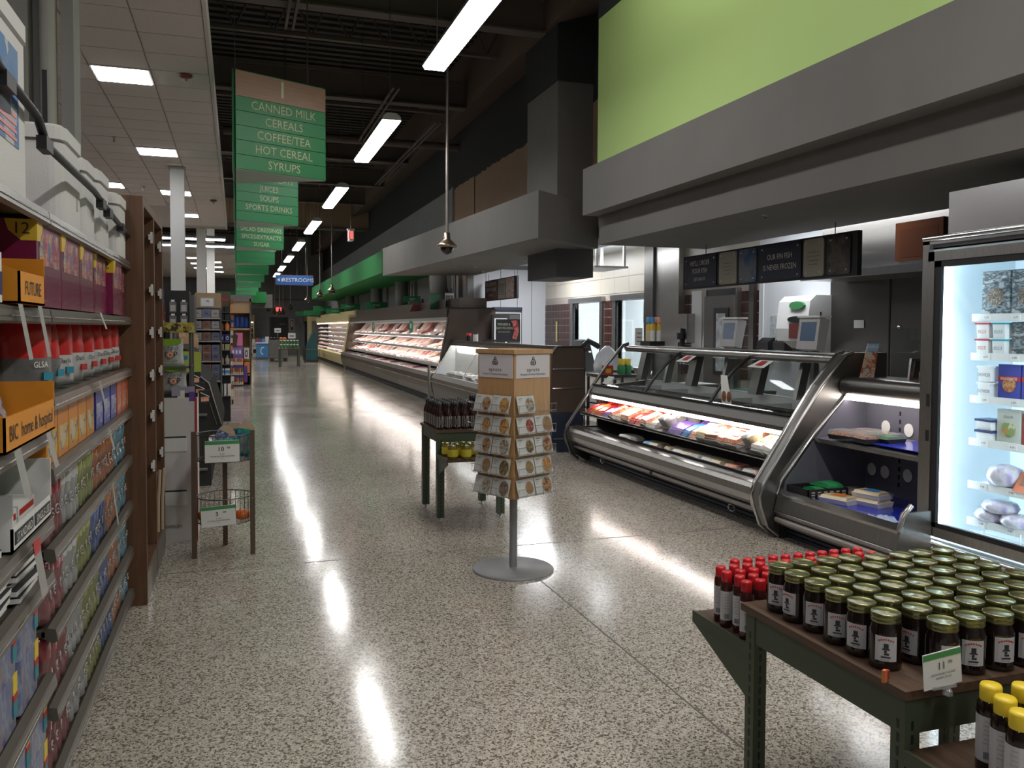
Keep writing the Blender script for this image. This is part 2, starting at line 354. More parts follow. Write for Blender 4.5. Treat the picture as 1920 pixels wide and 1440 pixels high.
# ============================================================ THE SETTING
def setting():
    b = MB().box(-14, 8, -5, 56, -.1, 0, 'floor'); fl = struct('floor', b, 'polished speckled terrazzo shop floor')
    b = MB().box(-.6, 7, 5.768, 5.778, -.01, .0012, 'joint'); struct('trim_1', b, 'dark divider strip running across the terrazzo floor')
    b = MB().box(1.822, 1.83, -3, 5.768, -.01, .0012, 'joint'); struct('trim_2', b, 'dark divider strip running along the terrazzo floor')
    # dropped tile ceiling over the aisles, left
    b = MB().box(-14, -.27, -4, 25.2, 4.425, 4.5, 'grid'); c = struct('ceiling', b, 'white suspended tile ceiling over the grocery aisles')
    t = MB().box(-.298, .298, -.298, .298, 0, .02, 'tile_white'); me = t.mesh('ceiling_tile')
    # panel lights occupy some cells
    x0, y0 = -.27-.305, 3.55
    lights = {(1, 11), (1, 18), (1, 25), (3, 24), (1, 31), (5, 11), (5, 18), (5, 25), (3, 31)}
    for i in range(7):
        for j in range(35):
            if (i, j) in lights or (i == 2 and j > 28): continue
            o = bpy.data.objects.new('ceiling_tile', me); COL.objects.link(o); setp(o, c)
            o.location = (x0-.61*i, y0+.61*j, 4.405)
    b = MB().box(-14, x0-.61*6.5, -4, 25.2, 4.40, 4.43, 'tile_white').box(x0-.61*6.5, -.27, -4, y0-.305, 4.40, 4.43, 'tile_white')
    b.build('ceiling_field', c)
    MB().box(-.27, -.235, -4, 25.25, 4.39, 4.62, 'tile_white').box(-14, -.235, 25.2, 25.235, 4.39, 4.62, 'tile_white').build('edge_trim', c)
    # second dropped ceiling beyond
    b = MB().box(-14, .02, 33.5, 50, 4.4, 4.5, 'tile_white').box(-14, .05, 33.47, 33.5, 4.38, 4.75, 'tile_white'); struct('ceiling_far', b, 'second white ceiling patch beyond the dark gap')
    k = 0
    for (i, j) in sorted(lights):
        panel((x0-.61*i, y0+.61*j, 4.4), 'square light panel in the white tile ceiling, '+('row by the dark edge' if i < 2 else 'row deeper in')+', '+ORD[k]+' one'); k += 1
    kk = 0
    # lights of the aisles to the left and behind the camera, in the same grid
    for (x, y) in [(-4.2, 3.5), (-7, 9), (-7, 16), (-1.2, -1.0), (-1.2, 3.0), (-4.2, -1.5), (-10, 12), (-10, 20), (-7, 22), (-4.2, 6.5)]:
        panel((x, y, 4.395), 'square light panel left of and behind the view, %s' % ORD[kk]); kk += 1
    for (x, y) in [(-1.6, 36), (-1.6, 39), (-1.6, 42), (-.9, 38), (-.9, 41), (-.9, 44.5)]:
        panel((x, y, 4.395), 'small light panel in the far white ceiling, %s column, %s' % ('left' if x < -1.2 else 'right', 'nearest' if y < 38.5 else 'middle' if y < 41.5 else 'farthest'))
    # roof deck, ribs, girders, joists
    b = MB().box(-14, 8, -5, 56, 7.2, 7.3, 'deck'); rf = struct('ceiling_open', b, 'dark open roof deck with steel framing above the wide aisle')
    b = MB()
    for i in range(110): b.box(-3, 6, 5+i*.3, 5.14+i*.3, 7.14, 7.2, 'deck')
    o = b.build('deck_rib', rf); o['kind'] = 'stuff'
    for y in (7.5, 11.9, 16.4, 22.3, 26.2, 30.2):
        MB().box(-14, 4.4, y-.12, y+.12, 6.0, 6.03, 'beam').box(-14, 4.4, y-.01, y+.01, 6.03, 6.5, 'beam').box(-14, 4.4, y-.12, y+.12, 6.5, 6.53, 'beam').build('girder', rf)
    MB().tube([(-.25, 19.6, 5.95), (5.1, 19.6, 5.95)], .09, 'beam', 10).build('pipe', rf)
    MB().box(-14, 5.1, 34, 34.5, 5.6, 7.2, 'beige').box(-14, 5.1, 33.9, 34.6, 5.55, 5.6, 'beam').build('girder', rf)
    for y in (9.7, 14.2, 18.2, 24.3, 28.2, 38, 44):
        q = MB()
        for (z, h) in ((6.35, .06), (7.0, .06)): q.box(-3, 5.1, y-.05, y+.05, z, z+h, 'beam')
        x = -3.
        while x < 4.9:
            q.tube([(x, y, 6.4), (x+.3, y, 7.02)], .018, 'beam', 5); q.tube([(x+.3, y, 7.02), (x+.6, y, 6.4)], .018, 'beam', 5); x += .6
        q.build('joist', rf)
    for (x, ya, yb, z) in [(.75, 6.5, 12.6, 5.9), (2.0, 5.5, 10.5, 5.9), (3.05, 8., 13.8, 5.9), (2.75, 15, 19.5, 5.9), (4.0, 17, 25, 5.85), (1.7, 21, 26, 5.9)]:
        for dx in (-.05, .05): MB().box(x+dx-.018, x+dx+.018, ya, yb, z, z+.04, 'beam').build('strut', rf)
    q = MB().tube([(3.1+.16*math.cos(a*.5), 8.6, 5.75+.16*math.sin(a*.5)) for a in range(14)], .006, 'wire', 5); q.build('cable_coil', rf)
    # right-hand wall behind the cases
    b = MB().box(5.1, 5.3, 18.21, 20, 2.6, 5.08, 'beige').box(5.1, 5.3, 20, 54, 0, 5.08, 'greywall').box(5.1, 5.3, 18.21, 20, 0, 2.6, 'greywall')
    b.box(5.05, 5.3, 20, 20.12, 2.6, 5.08, 'greywall')
    b.box(5.1, 5.3, 9.4, 18.1, 2.95, 5.08, 'beige').box(5.1, 5.3, 9.4, 54, 5.08, 7.2, 'blackpaint')
    struct('wall_right', b, 'tall side wall, tan then grey below a ragged black paint line')
    # ragged lower edge of the black paint: thin skin of paint on the wall
    b = MB(); y = 10.; pz = 5.04
    while y < 20:
        z = 5.02+random.uniform(-.03, .03); b.quad((5.096, y, pz), (5.096, y+.14, z), (5.096, y+.14, 5.1), (5.096, y, 5.1), 'blackpaint'); pz = z; y += .14
    struct('trim_3', b, 'ragged lower edge of the black paint on the side wall')
    b = MB().prism([(4.4, 6.05), (5.1, 6.3), (5.1, 7.2), (4.4, 7.2)], 9.4, 54, 'brownbeam'); struct('trim_4', b, 'brown bulkhead under the roof along the side wall')
    # far end wall
    b = MB().box(-14, 8, 53, 53.2, 0, 3.4, 'greywall').box(-14, 8, 53.02, 53.2, 3.4, 7.2, 'greywall').box(-14, 8, 52.97, 53.0, 3.28, 3.36, 'greypaint'); struct('wall_far', b, 'grey end wall at the far end of the aisle')
    b = MB().box(-14.2, -14, -5, 56, 0, 7.2, 'greywall'); struct('wall_left', b, 'grey wall at the far left of the store')
    b = MB().box(-14, 8, -5.2, -5, 0, 7.2, 'greywall'); struct('wall_near', b, 'grey wall behind the viewer')
    b = MB().box(8.6, 8.7, -5, 18.1, 0, 3.2, 'whitewall').box(6.9, 8.6, 17.6, 17.7, 0, 3.1, 'whitewall').box(6.9, 8.6, 11.0, 11.1, 0, 3.1, 'whitewall').box(6.9, 8.6, 11, 17.7, 3.05, 3.12, 'whitewall').box(8.58, 8.6, 14.6, 14.62, 0, 3, 'greywall'); struct('wall_outer', b, 'white walls of the lit back room seen through the windows')
    # door in end wall
    b = MB().box(1.9, 3.0, 52.93, 53, 0, 2.25, 'greydark').box(1.98, 2.92, 52.9, 52.94, .02, 2.17, 'kick').box(2.5, 2.85, 52.88, 52.9, 1.8, 1.84, 'steeld')
    struct('door_1', b, 'dark double door in the far grey wall')
    # ---- soffits on the right
    b = MB().box(4.0, 4.6, -3, 9.39, 2.98, 3.535, 'greypaint'); struct('trim_5', b, 'upper grey ledge over the seafood counter')
    b = MB().box(4.2, 5.7, -3, 9.35, 2.63, 2.98, 'greypaint').box(4.6, 5.7, -3, 9.35, 2.98, 3.5, 'greypaint'); struct('trim_6', b, 'lower recessed grey soffit over the seafood counter')
    b = MB().box(4.2, 4.3, -3, 9.41, 3.535, 5.36, 'lime'); struct('wall_lime', b, 'lime green upper wall above the grey ledge')
    b = MB().box(4.3, 5.1, 9.41, 9.46, 2.98, 5.3, 'greypaint').box(4.22, 5.1, -3, 9.46, 5.36, 7.2, 'blackpaint'); struct('trim_7', b, 'black band above the lime wall')
    pts = [(3.76, 10.3), (3.18, 19.07), (5.1, 18.1), (5.1, 11.38)]
    b = MB().prism(pts, 2.8, 3.42, 'greypaint', 'z'); struct('trim_8', b, 'grey soffit over the meat service counter')
    b = MB().box(4.53, 5.12, 11.6, 12.9, 2.38, 2.8, 'greydark').box(4.53, 5.12, 11.6, 12.95, 3.42, 5.27, 'greypaint').box(4.50, 5.12, 11.55, 12.98, 5.27, 7.2, 'blackpaint')
    struct('trim_9', b, 'grey boxed column hanging through the soffit')
    # green soffit, far end rounded
    pts = [(5.1, 21.7), (3.6, 21.7)]+[(3.6, 43.0)]+[(5.1-1.5*math.cos(a), 43+2.2*math.sin(a)) for a in [R(x) for x in (15, 30, 45, 60, 75, 90)]]
    b = MB().prism(pts, 3.04, 3.62, 'green', 'z'); struct('trim_10', b, 'green soffit running along the meat wall')
    b = MB().box(-1.2, 1.55, 47.5, 48.3, 2.95, 3.55, 'green').box(-1.2, 1.9, 48.3, 49, 2.7, 3.45, 'greypaint'); struct('trim_11', b, 'green soffit on the far left end')
    # kitchen room
    b = MB().box(6.8, 6.9, 5.4, 18.1, 2.26, 3.05, 'cream')
    struct('wall_kitchen', b, 'cream upper tile wall of the preparation room')
    b = MB().box(5.0, 6.9, 18.1, 18.2, 0, 2.95, 'whitewall')
    for x in (5.35, 5.7, 6.1, 6.45): b.box(x, x+.012, 18.09, 18.1, 0, 2.95, 'greywall')
    b.box(4.9, 5.04, 18.0, 18.2, 0, 2.9, 'greywall'); struct('wall_meat_room', b, 'white panel end wall of the meat room')
    b = MB().box(5.3, 6.9, -2, 18.2, 3.05, 3.12, 'whitewall').box(5.1, 5.3, 9.4, 18.1, 2.85, 3.12, 'whitewall'); struct('ceiling_kitchen', b, 'white ceiling behind the counters')
    b = MB().box(5.62, 6.1, 15.4, 16.6, 3.035, 3.048, 'panel'); tag(b.build('light_panel'), 'bright ceiling light panel peeking over the red menu board', 'ceiling light')
def panel(loc, label):
    if 'pnl' not in PROTO:
        t = thing('light_panel', label, 'ceiling light', loc, 0, 'square light panels in the tile ceiling')
        MB().box(-.3, .3, -.3, .3, -.006, .02, 'tile_white').build('frame', t, False)
        MB().box(-.275, .275, -.275, .275, -.012, -.006, 'panel').build('diffuser', t, False)
        PROTO['pnl'] = t; return t
    return dup(PROTO['pnl'], loc, 0, label)
PROTO = {}
setting()

# kitchen side wall pieces, brick by brick
def kitchen_wall():
    X = 6.8
    # cream tiles (large, only joints)
    cw = bpy.data.objects['wall_kitchen']
    segs = [(16.55, 18.1), (14.42, 14.83), (9.94, 10.2), (11.5, 11.77), (9.73, 9.83)]
    k = MB()
    for (a, c) in ((5.4, 13.01), (14.27, 14.98), (16.37, 18.1)): k.box(X, X+.1, a, c, 0, 2.26, 'grout')
    for (a, c) in ((13.01, 14.27), (14.98, 16.37)): k.box(X, X+.1, a, c, 0, .9, 'grout').box(X, X+.1, a, c, 2.14, 2.26, 'grout')
    br = struct('wall_kitchen_lower', k, 'dark red stacked tile wall behind the counters')
    t = MB().box(-.008, 0, -.083, .083, 0, .142, 'brick'); me = t.mesh('tile')
    def tiles(y0, y1, z0=.9, z1=2.2):
        n = max(1, round((y1-y0)/.175)); dy = (y1-y0)/n; z = z0
        while z < z1-.1:
            for i in range(n):
                o = bpy.data.objects.new('tile', me); COL.objects.link(o); setp(o, br); o.location = (X-.001, y0+dy*(i+.5), z); o.scale = (1, dy/.178, 1)
            z += .158
    for s in segs: tiles(*s)
    t = MB().box(-.012, 0, -.305, .305, 0, .29, 'cream'); me2 = t.mesh('cream_tile')
    for i in range(8):
        for j in range(2):
            o = bpy.data.objects.new('cream_tile', me2); COL.objects.link(o); setp(o, cw); o.location = (X, 17.75-.615*i, 2.28+.3*j)
    # windows: steel surround, glass, bright room behind
    for i, (ya, yb) in enumerate([(14.85, 16.5), (12.88, 14.4)]):
        b = MB()
        for (a, c) in ((ya, ya+.13), (yb-.13, yb)): b.box(X-.05, X+.12, a, c, .9, 2.24, 'steel')
        b.box(X-.08, X+.12, ya-.03, yb+.03, 2.14, 2.24, 'steel').box(X-.1, X+.12, ya-.03, yb+.03, .86, .92, 'steel')
        o = struct('window_%d' % (i+1), b, ('left' if i == 0 else 'right')+' steel-framed window into the back room')
        MB().box(X-.02, X-.012, ya+.13, yb-.13, .92, 2.14, 'glass').build('pane', o)
        MB().box(X-.03, X+.0, ya+.13, ya+.17, .92, 2.14, 'tile_white').box(X-.03, X+.0, yb-.17, yb-.13, .92, 2.14, 'black').build('mullion', o)
    # stainless column
    b = MB().box(6.68, 6.8, 11.77, 12.56, 0, 3.05, 'steel').box(6.64, 6.8, 12.56, 12.88, 0, 3.05, 'steeld'); struct('trim_12', b, 'stainless steel clad column behind the seafood counter')
    # walk in door
    b = MB().box(X-.06, X, 10.22, 11.08, 2.1, 2.2, 'black').box(X-.07, X, 11.03, 11.13, 0, 2.2, 'steel').box(X-.07, X, 10.2, 10.25, 0, 2.2, 'steel')
    d = struct('door_2', b, 'taupe walk-in cooler door with black-gasketed window')
    MB().box(X-.1, X-.03, 10.25, 11.03, .05, 2.1, 'coolerdoor').build('door_leaf', d)
    MB().box(X-.12, X-.1, 10.36, 10.74, .95, 1.92, 'black').build('window_gasket', d)
    MB().box(X-.125, X-.12, 10.43, 10.66, 1.0, 1.84, 'frost').build('window_pane', d)
    b = MB().box(X-.06, X, 9.83, 9.94, .9, 2.3, 'steeld'); struct('trim_13', b, 'grey metal post between red tile strips')
    b = MB().box(X-.04, X, 8.27, 9.73, 0, 3.05, 'whitewall'); struct('wall_wash', b, 'white wall panel behind the hand wash dispensers')
    MB().tube([(X-.06, 9.6, .9), (X-.06, 9.6, 2.5)], .012, 'white', 6).build('conduit', b and bpy.data.objects['wall_wash'])
    # stainless wall and hood
    b = MB().box(X-.06, X, 5.4, 8.27, 0, 3.05, 'steeld').box(X-.065, X-.06, 7.3, 7.32, 0, 2.2, 'kick').box(6.1, X, 5.0, 8.0, 2.16, 2.24, 'steel').box(6.35, X, 5.0, 7.95, 2.24, 3.05, 'steell').box(X-.07, X, 5.2, 6.4, 2.0, 2.04, 'steell')
    struct('wall_steel', b, 'stainless steel wall panels under a hood')
    b = MB().box(5.1, 6.9, 4.2, 4.3, 0, 3.05, 'steeld'); struct('wall_kitchen_near', b, 'stainless partition wall beside the freezer')
    b = MB().box(5.15, 5.35, -2, 4.2, 0, 3.05, 'greypaint'); struct('wall_freezer', b, 'grey wall behind the upright freezer')
    b = MB().box(6.76, 6.8, 11.2, 11.5, .95, 2.2, 'white'); struct('trim_14', b, 'white vertical guard board beside the steel column')
mat('cooler_door', (.13, .115, .10), .5); M['coolerdoor'] = MATS['cooler_door']
M['frost'] = printed('frosted_pane', (.55, .58, .6), [(.7, .73, .76), (.4, .43, .46)], 9, .5, mode='noise')
kitchen_wall()
# ============================================================ LEFT: SHELVING AND GOODS
SX = -.58
Y = lambda y: y*.967
def bottle_shape(R_, H, kind='soap'):
    if kind == 'soap': return [(R_*.86, 0), (R_, .008), (R_, H*.22), (R_*.80, H*.42), (R_*.95, H*.62), (R_*.9, H*.76), (R_*.45, H*.86), (R_*.35, H*.9)]
def left_unit():
    t = thing('shelf_unit', 'tall brown metal gondola shelving stacked with goods along the left edge', 'shelving', (-.6, 2.2, 0))
    MB().box(-1.16, -1.13, 1.6, 5.14, 0, 1.97, 'shelfback').build('back_panel', t)
    MB().box(-1.16, SX-.01, 1.6, 5.14, 0, .07, 'shelf').build('base_deck', t)
    MB().box(SX-.03, SX-.01, 1.6, 5.14, .0, .06, 'shelflip').build('kick_rail', t)
    def shelf(z, y0, y1, sub=None):
        b = MB().box(-1.13, SX-.02, y0, y1, z-.03, z-.012, 'shelf')
        b.prism([(SX-.03, z-.012), (SX-.012, z), (SX+.012, z-.006), (SX+.018, z-.045), (SX+.004, z-.052), (SX-.03, z-.03)], y0, y1, 'shelflip')
        o = b.build('shelf', t)
        MB().box(SX+.016, SX+.019, y0+.01, y1-.01, z-.032, z-.028, 'steell').build('highlight_bead', o)
        for y in (y0+.01, y1-.03): MB().prism([(-1.13, z-.03), (SX-.03, z-.03), (SX-.2, z-.07), (-1.13, z-.13)], y, y+.012, 'shelf').build('bracket', o)
    shelf(1.972, 1.7, 3.0); shelf(1.972, 3.01, 5.14)
    for z in (1.66, 1.373, 1.143, .88, .618, .355): shelf(z, 3.012, 5.14)
    for z in (1.66, 1.276, .993, .817, .481): shelf(z, 1.7, 2.995)
    shelf(.113, 1.7, 2.995); shelf(.113, 3.012, 5.14)
    for y in (1.7, 3.0, 5.1): MB().box(-1.13, -1.10, y-.015, y+.015, 0, 1.97, 'kick').build('upright', t)
    # price tags hanging from the rails
    for (y, z, w_, h) in [(Y(a_), b_, c_, d_) for a_, b_, c_, d_ in [(2.62, 1.66, .05, .15), (2.86, 1.66, .05, .15), (4.05, 1.66, .05, .07), (4.0, 1.373, .05, .12), (2.95, 1.276, .06, .11), (2.56, 1.276, .07, .13), (4.25, 1.143, .05, .1), (2.75, .993, .08, .17), (4.35, .88, .04, .2)]]:
        o = MB().quad((SX+.03, y-w_/2, z-.0), (SX+.03, y+w_/2, z-.0), (SX+.05, y+w_/2+.02, z-h), (SX+.05, y-w_/2+.02, z-h), 'tagcard').build('price_tag', t)
        if z == .993:
            MB().quad((SX+.033, y-w_/2, z-.0), (SX+.033, y+w_/2, z-.0), (SX+.037, y+w_/2, z-.04), (SX+.037, y-w_/2, z-.04), 'redcap').build('red_strip', o)
left_unit()
def rbox(b, x0, x1, y0, y1, z0, z1, r, m, n=4):
    """box with rounded vertical edges"""
    pts = []
    for (cx, cy, a0) in ((x1-r, y0+r, -90), (x1-r, y1-r, 0), (x0+r, y1-r, 90), (x0+r, y0+r, 180)):
        for k in range(n+1):
            a = R(a0+90*k/n); pts.append((cx+r*math.cos(a), cy+r*math.sin(a)))
    return b.prism(pts, z0, z1, m, 'z')
# foam coolers on the top shelf
def cooler(y0, y1, xf, h, label, art=False, tops=.06):
    y0, y1, xf, h = Y(y0), Y(y1), xf+.02, h*.967
    t = thing('foam_cooler', label, 'cooler', (xf-.2, (y0+y1)/2, 1.974), 0, 'white foam coolers on the top shelf')
    b = MB(); z = 1.974
    rbox(b, xf-.4, xf, y0, y1, z, z+h-tops-.012, .05, 'foam'); b.build('body', t)
    b = MB(); rbox(b, xf-.41, xf+.006, y0-.006, y1+.006, z+h-tops, z+h-.012, .055, 'foam'); rbox(b, xf-.39, xf-.012, y0+.015, y1-.015, z+h-.012, z+h, .05, 'foam'); rbox(b, xf-.39, xf-.01, y0+.01, y1-.01, z+h-tops-.012, z+h-tops, .045, 'grid'); b.build('lid', t)
    if art:
        o = MB().box(xf, xf+.002, y0+.17, y1-.13, z+.14, z+.42, 'artblue').build('label', t)
        MB().prism([(y0+.22, z+.28), (y0+.30, z+.38), (y1-.24, z+.30), (y1-.22, z+.22), (y0+.28, z+.2)], xf+.002, xf+.004, 'artdark', 'x').build('printed_figure', o)
        for i in range(4): MB().box(xf+.002, xf+.0035, y0+.26, y1-.16, z+.155+i*.022, z+.165+i*.022, 'redcap').build('printed_stripe', o)
    else: MB().box(xf, xf+.002, (y0+y1)/2+.06, (y0+y1)/2+.09, z+.1, z+.16, 'grid').build('embossed_mark', t)
M['artblue'] = printed('cooler_art', (.08, .20, .42), [(.35, .42, .48), (.5, .5, .5), (.12, .22, .40)], 12, .6)
M['artdark'] = mat('figure_ink', (.05, .06, .08), .6)
cooler(2.30, 3.0, -.62, .55, 'largest white foam cooler with a blue picture on its front, nearest on the top shelf', True)
cooler(3.68, 4.08, -.64, .41, 'white foam cooler just past the pictured one on the top shelf')
cooler(4.12, 4.42, -.635, .37, 'third white foam cooler, wedged between two others on the top shelf')
cooler(4.56, 4.92, -.64, .40, 'white foam cooler second from the wooden shelving on the top shelf')
cooler(4.98, 5.31, -.605, .345, 'farthest white foam cooler against the wooden shelving')
t = thing('strap', 'black webbing strap stretched across the fronts of the foam coolers', 'strap', (-.58, 2.2, 2.28))
pts = [(-.575, Y(y), 1.6+(z-1.6)*.967) for y, z in ((2.0, 2.36), (2.6, 2.285), (3.0, 2.265), (3.12, 2.2), (3.6, 2.2), (4.1, 2.2), (4.5, 2.17), (5.31, 2.13))]
MB().tube(pts, .014, 'black', 6).build('webbing', t)
for (y, z) in ((2.53, 2.253), (3.0, 2.185), (4.16, 2.16), (4.37, 2.146), (4.84, 2.13)): MB().box(-.59, -.56, y-.05, y+.05, z-.03, z+.012, 'black').build('buckle', t)
# snack multipack boxes
M['plumprint'] = printed('snack_print', (.24, .012, .07), [(.45, .30, .15), (.12, .12, .22), (.5, .1, .1), (.4, .4, .38)], 30, .35, cover=.3)
M['plum'] = mat('plum_carton', (.17, .008, .055), .3, coat=.3)
M['plumlow'] = mat('plum_gloss', (.20, .02, .075), .25, coat=.5)
M['cornery'] = mat('yellow_corner', (.62, .42, .03), .4)
def snack(y0, y1, xf, i, lab):
    y0, y1, xf = Y(y0), Y(y1), xf+.02
    t = thing('snack_carton', lab, 'box', (xf-.15, (y0+y1)/2, 1.662), 0, 'plum snack cartons on the second shelf')
    z = 1.662; MB().box(xf-.3, xf, y0, y1, z, z+.265, 'plum').build('carton', t)
    MB().box(xf, xf+.0015, y0+.04, y1-.04, z+.13, z+.24, 'plumprint').build('printed_panel', t)
    MB().box(xf, xf+.001, y0+.02, y1-.02, z+.02, z+.1, M['plumlow']).build('printed_foot', t)
    o = MB().prism([(y0-.001, z+.265), (y0-.001, z+.2), (y0+.03, z+.2), (y0+.07, z+.23), (y0+.08, z+.265)], xf-.001, xf+.003, 'cornery', 'x').prism([(xf, z+.265), (xf, z+.2), (xf-.04, z+.2), (xf-.075, z+.23), (xf-.085, z+.265)], y0-.002, y0, 'cornery').build('yellow_corner', t)
    text('12', .05, 'textd', (xf-.04, y0-.003, z+.235), XR, ZU, o)
ys = [(2.98, 3.36, -.60), (3.37, 3.74, -.6), (3.75, 4.08, -.6), (4.22, 4.6, -.618), (4.61, 4.95, -.59), (4.99, 5.31, -.618)]
for i, (a, c, x) in enumerate(ys): snack(a, c, x, i, 'plum snack carton with a yellow corner, '+('nearest the viewer' if i == 0 else 'farthest, by the wooden shelving' if i == 5 else ORD[i]+' from the near end')+' on the second shelf')
# orange counter trays, near section
M['orangecard'] = mat('orange_card', (.70, .27, .015), .5)
def tray(y0, y1, z, h, txt, lab, depth=.28, cards=True, size=.045):
    y0, y1 = Y(y0), Y(y1)
    t = thing('display_tray', lab, 'tray', (SX-.1, (y0+y1)/2, z)); m = 'orangecard'
    b = MB().box(SX-depth, SX+.03, y0, y1, z, z+.006, m).box(SX+.024, SX+.03, y0, y1, z, z+h*.62, m).box(SX-depth, SX+.03, y1-.006, y1, z, z+h, m)
    b.prism([(SX-depth, z), (SX+.03, z), (SX+.03, z+h*.62), (SX-depth, z+h*1.4)], y0, y0+.006, m); b.build('carton_tray', t)
    text(txt, size, 'textd', (SX+.03, (y0+y1)/2, z+h*.3), YR, ZU, t)
    if cards:
        for k in range(3): MB().prism([(SX-.25+k*.08, z+.01), (SX-.245+k*.08, z+.01), (SX-.285+k*.08, z+.15), (SX-.29+k*.08, z+.15)], y0+.03, y1-.03, 'packprint').build('blister_card', t)
M['packprint'] = printed('blister_print', (.45, .44, .46), [(.1, .1, .2), (.3, .25, .4), (.6, .6, .6)], 25, .4)
tray(2.62, 2.93, 1.662, .14, 'FUTURE', 'small orange cardboard tray marked FUTURE beside the plum cartons', cards=False, size=.055)
tray(2.44, 3.05, 1.278, .15, 'BIC  home & hospital', 'open orange cardboard tray of blister cards on the near shelf', size=.06)

M['navyband'] = mat('navy_band', (.02, .04, .14), .4)
one('first_aid_box', MB().box(-.14, 0, -.14, .12, 0, .13, 'card').box(-.1401, .001, -.141, .121, .02, .08, 'navyband'), 'white box with a navy band at the left edge beside the small orange tray', 'box', (SX, Y(2.44), 1.662))
# pouches of coffee-like snack, red top and grey or white base
def pouch(W, D, H, m1, m2, m3):
    b = MB(); v = []; f = []; nx, nz = 8, 9
    for side in (1, -1):
        for k in range(nz+1):
            s = k/nz; z = H*s; bul = D*.5*(math.sin(math.pi*min(.97, s*.86+.14))**.45) if s < .9 else D*.5*.12
            bul = max(bul, .004)
            wv = W*(1-.10*math.sin(math.pi*s))*(1 if s < .8 else .94)
            for i in range(nx+1):
                u = i/nx*2-1; v.append((side*bul*(1-u*u*.75)+random.uniform(-.003, .003), u*wv/2, z))
    q = (nx+1)*(nz+1)
    for sd in range(2):
        for k in range(nz):
            for i in range(nx):
                a = sd*q+k*(nx+1)+i; f.append(((a, a+1, a+nx+2, a+nx+1), k))
    for k in range(nz):
        for e in (0, nx): f.append(((k*(nx+1)+e, (k+1)*(nx+1)+e, q+(k+1)*(nx+1)+e, q+k*(nx+1)+e), k))
    f.append((tuple(range(nx+1))+tuple(range(q+nx, q-1, -1)), 0))
    base = len(b.v)
    for lo, hi, m in ((0, 4, m2), (4, 9, m1)):
        b.add(v, [x for x, k in f if lo <= k < hi], m, True)
    return b
M['redfoil'] = mat('red_foil', (.42, .015, .012), .28, noise=.3, nscale=12, bump=.8)
M['greyfoil'] = mat('smoky_foil', (.10, .10, .10), .3, noise=.4, nscale=10, bump=.8)
M['whitefoil'] = mat('white_foil', (.42, .42, .42), .3, noise=.15, nscale=10, bump=.8)
M['cyan'] = mat('cyan_ink', (.02, .22, .32), .5); M['redink'] = mat('red_ink', (.42, .025, .018), .5)
def bag(y, w_, h, base, txt, lab, rot=0.):
    y, w_ = Y(y), w_*.967
    t = thing('snack_bag', lab, 'bag', (SX-.10, y, 1.375), 0, 'red-topped pouches on the third shelf'); 
    o = pouch(w_, .13, h, 'redfoil', base, None).build('pouch', t, False)
    MB().box(.058, .066, w_*.06, w_*.24, .045, .07, random.choice(['cyan', 'redink'])).build('flavour_panel', t, False)
    text(txt, .028, 'textw' if base == 'greyfoil' else 'textd', (SX-.10+.067, y+.0, 1.375+h*.36), YR, ZU, t)
    t.rotation_euler[2] = rot
for i, (y, w_, h, bs, tx) in enumerate([(3.26, .26, .27, 'greyfoil', 'GLSA'), (3.50, .2, .25, 'greyfoil', ''), (3.74, .18, .26, 'whitefoil', 'Dark'), (4.0, .22, .265, 'whitefoil', 'Dark'), (4.30, .2, .25, 'whitefoil', 'Oat'), (4.58, .2, .26, 'whitefoil', 'Date'), (4.86, .2, .255, 'whitefoil', 'Clean'), (5.13, .2, .26, 'whitefoil', 'Clean')]):
    bag(y, w_, h, bs, tx, ('smoky grey' if bs == 'greyfoil' else 'white')+' pouch with a red top, '+ORD[i]+' from the near end of the third shelf', random.uniform(-.75, -.35))
# small cartons on the fourth shelf
M['yelprint'] = printed('yellow_carton_print', (.52, .32, .04), [(.55, .4, .08), (.1, .1, .16), (.5, .42, .3)], 22, .4, cover=.35)
M['orangeside'] = mat('orange_side', (.55, .2, .02), .45)
M['bluecart'] = mat('blue_carton', (.02, .035, .25), .4); M['blueprint'] = printed('blue_carton_print', (.25, .25, .42), [(.4, .4, .5), (.04, .06, .3)], 30, .4)
M['salmon'] = mat('salmon_carton', (.50, .12, .05), .4); M['salprint'] = printed('salmon_carton_print', (.55, .18, .10), [(.3, .2, .25), (.6, .35, .25)], 30, .4)
def smallbox(y, w_, h, m, mp, lab, grp, z=1.145, d=.2, xo=0):
    y, w_ = Y(y), w_*.96
    t = thing('carton', lab, 'box', (SX-.01+xo, y, z), 0, grp)
    MB().box(-d, 0, -w_/2, w_/2, 0, h, m).build('carton_body', t, False)
    MB().box(0, .0012, -w_/2+.012, w_/2-.012, h*.12, h*.62, mp).build('printed_panel', t, False); return t
y = 3.22
for i in range(5):
    smallbox(y, .19, .175, 'orangeside' if i != 9 else 'orangeside', 'yelprint', 'yellow-orange carton, '+ORD[i]+' from the near end of the fourth shelf', 'yellow-orange cartons on the fourth shelf'); y += .2
for i in range(3):
    y += .02; smallbox(y+.03, .2, .185, 'bluecart', 'blueprint', 'blue carton, '+ORD[i]+' of the three between yellow and salmon cartons', 'blue cartons on the fourth shelf'); y += .215
for i in range(3):
    smallbox(y+.04, .17, .17, 'salmon', 'salprint', 'salmon red carton, '+ORD[i]+' of the three at the far end of the fourth shelf', 'salmon cartons on the fourth shelf'); y += .19
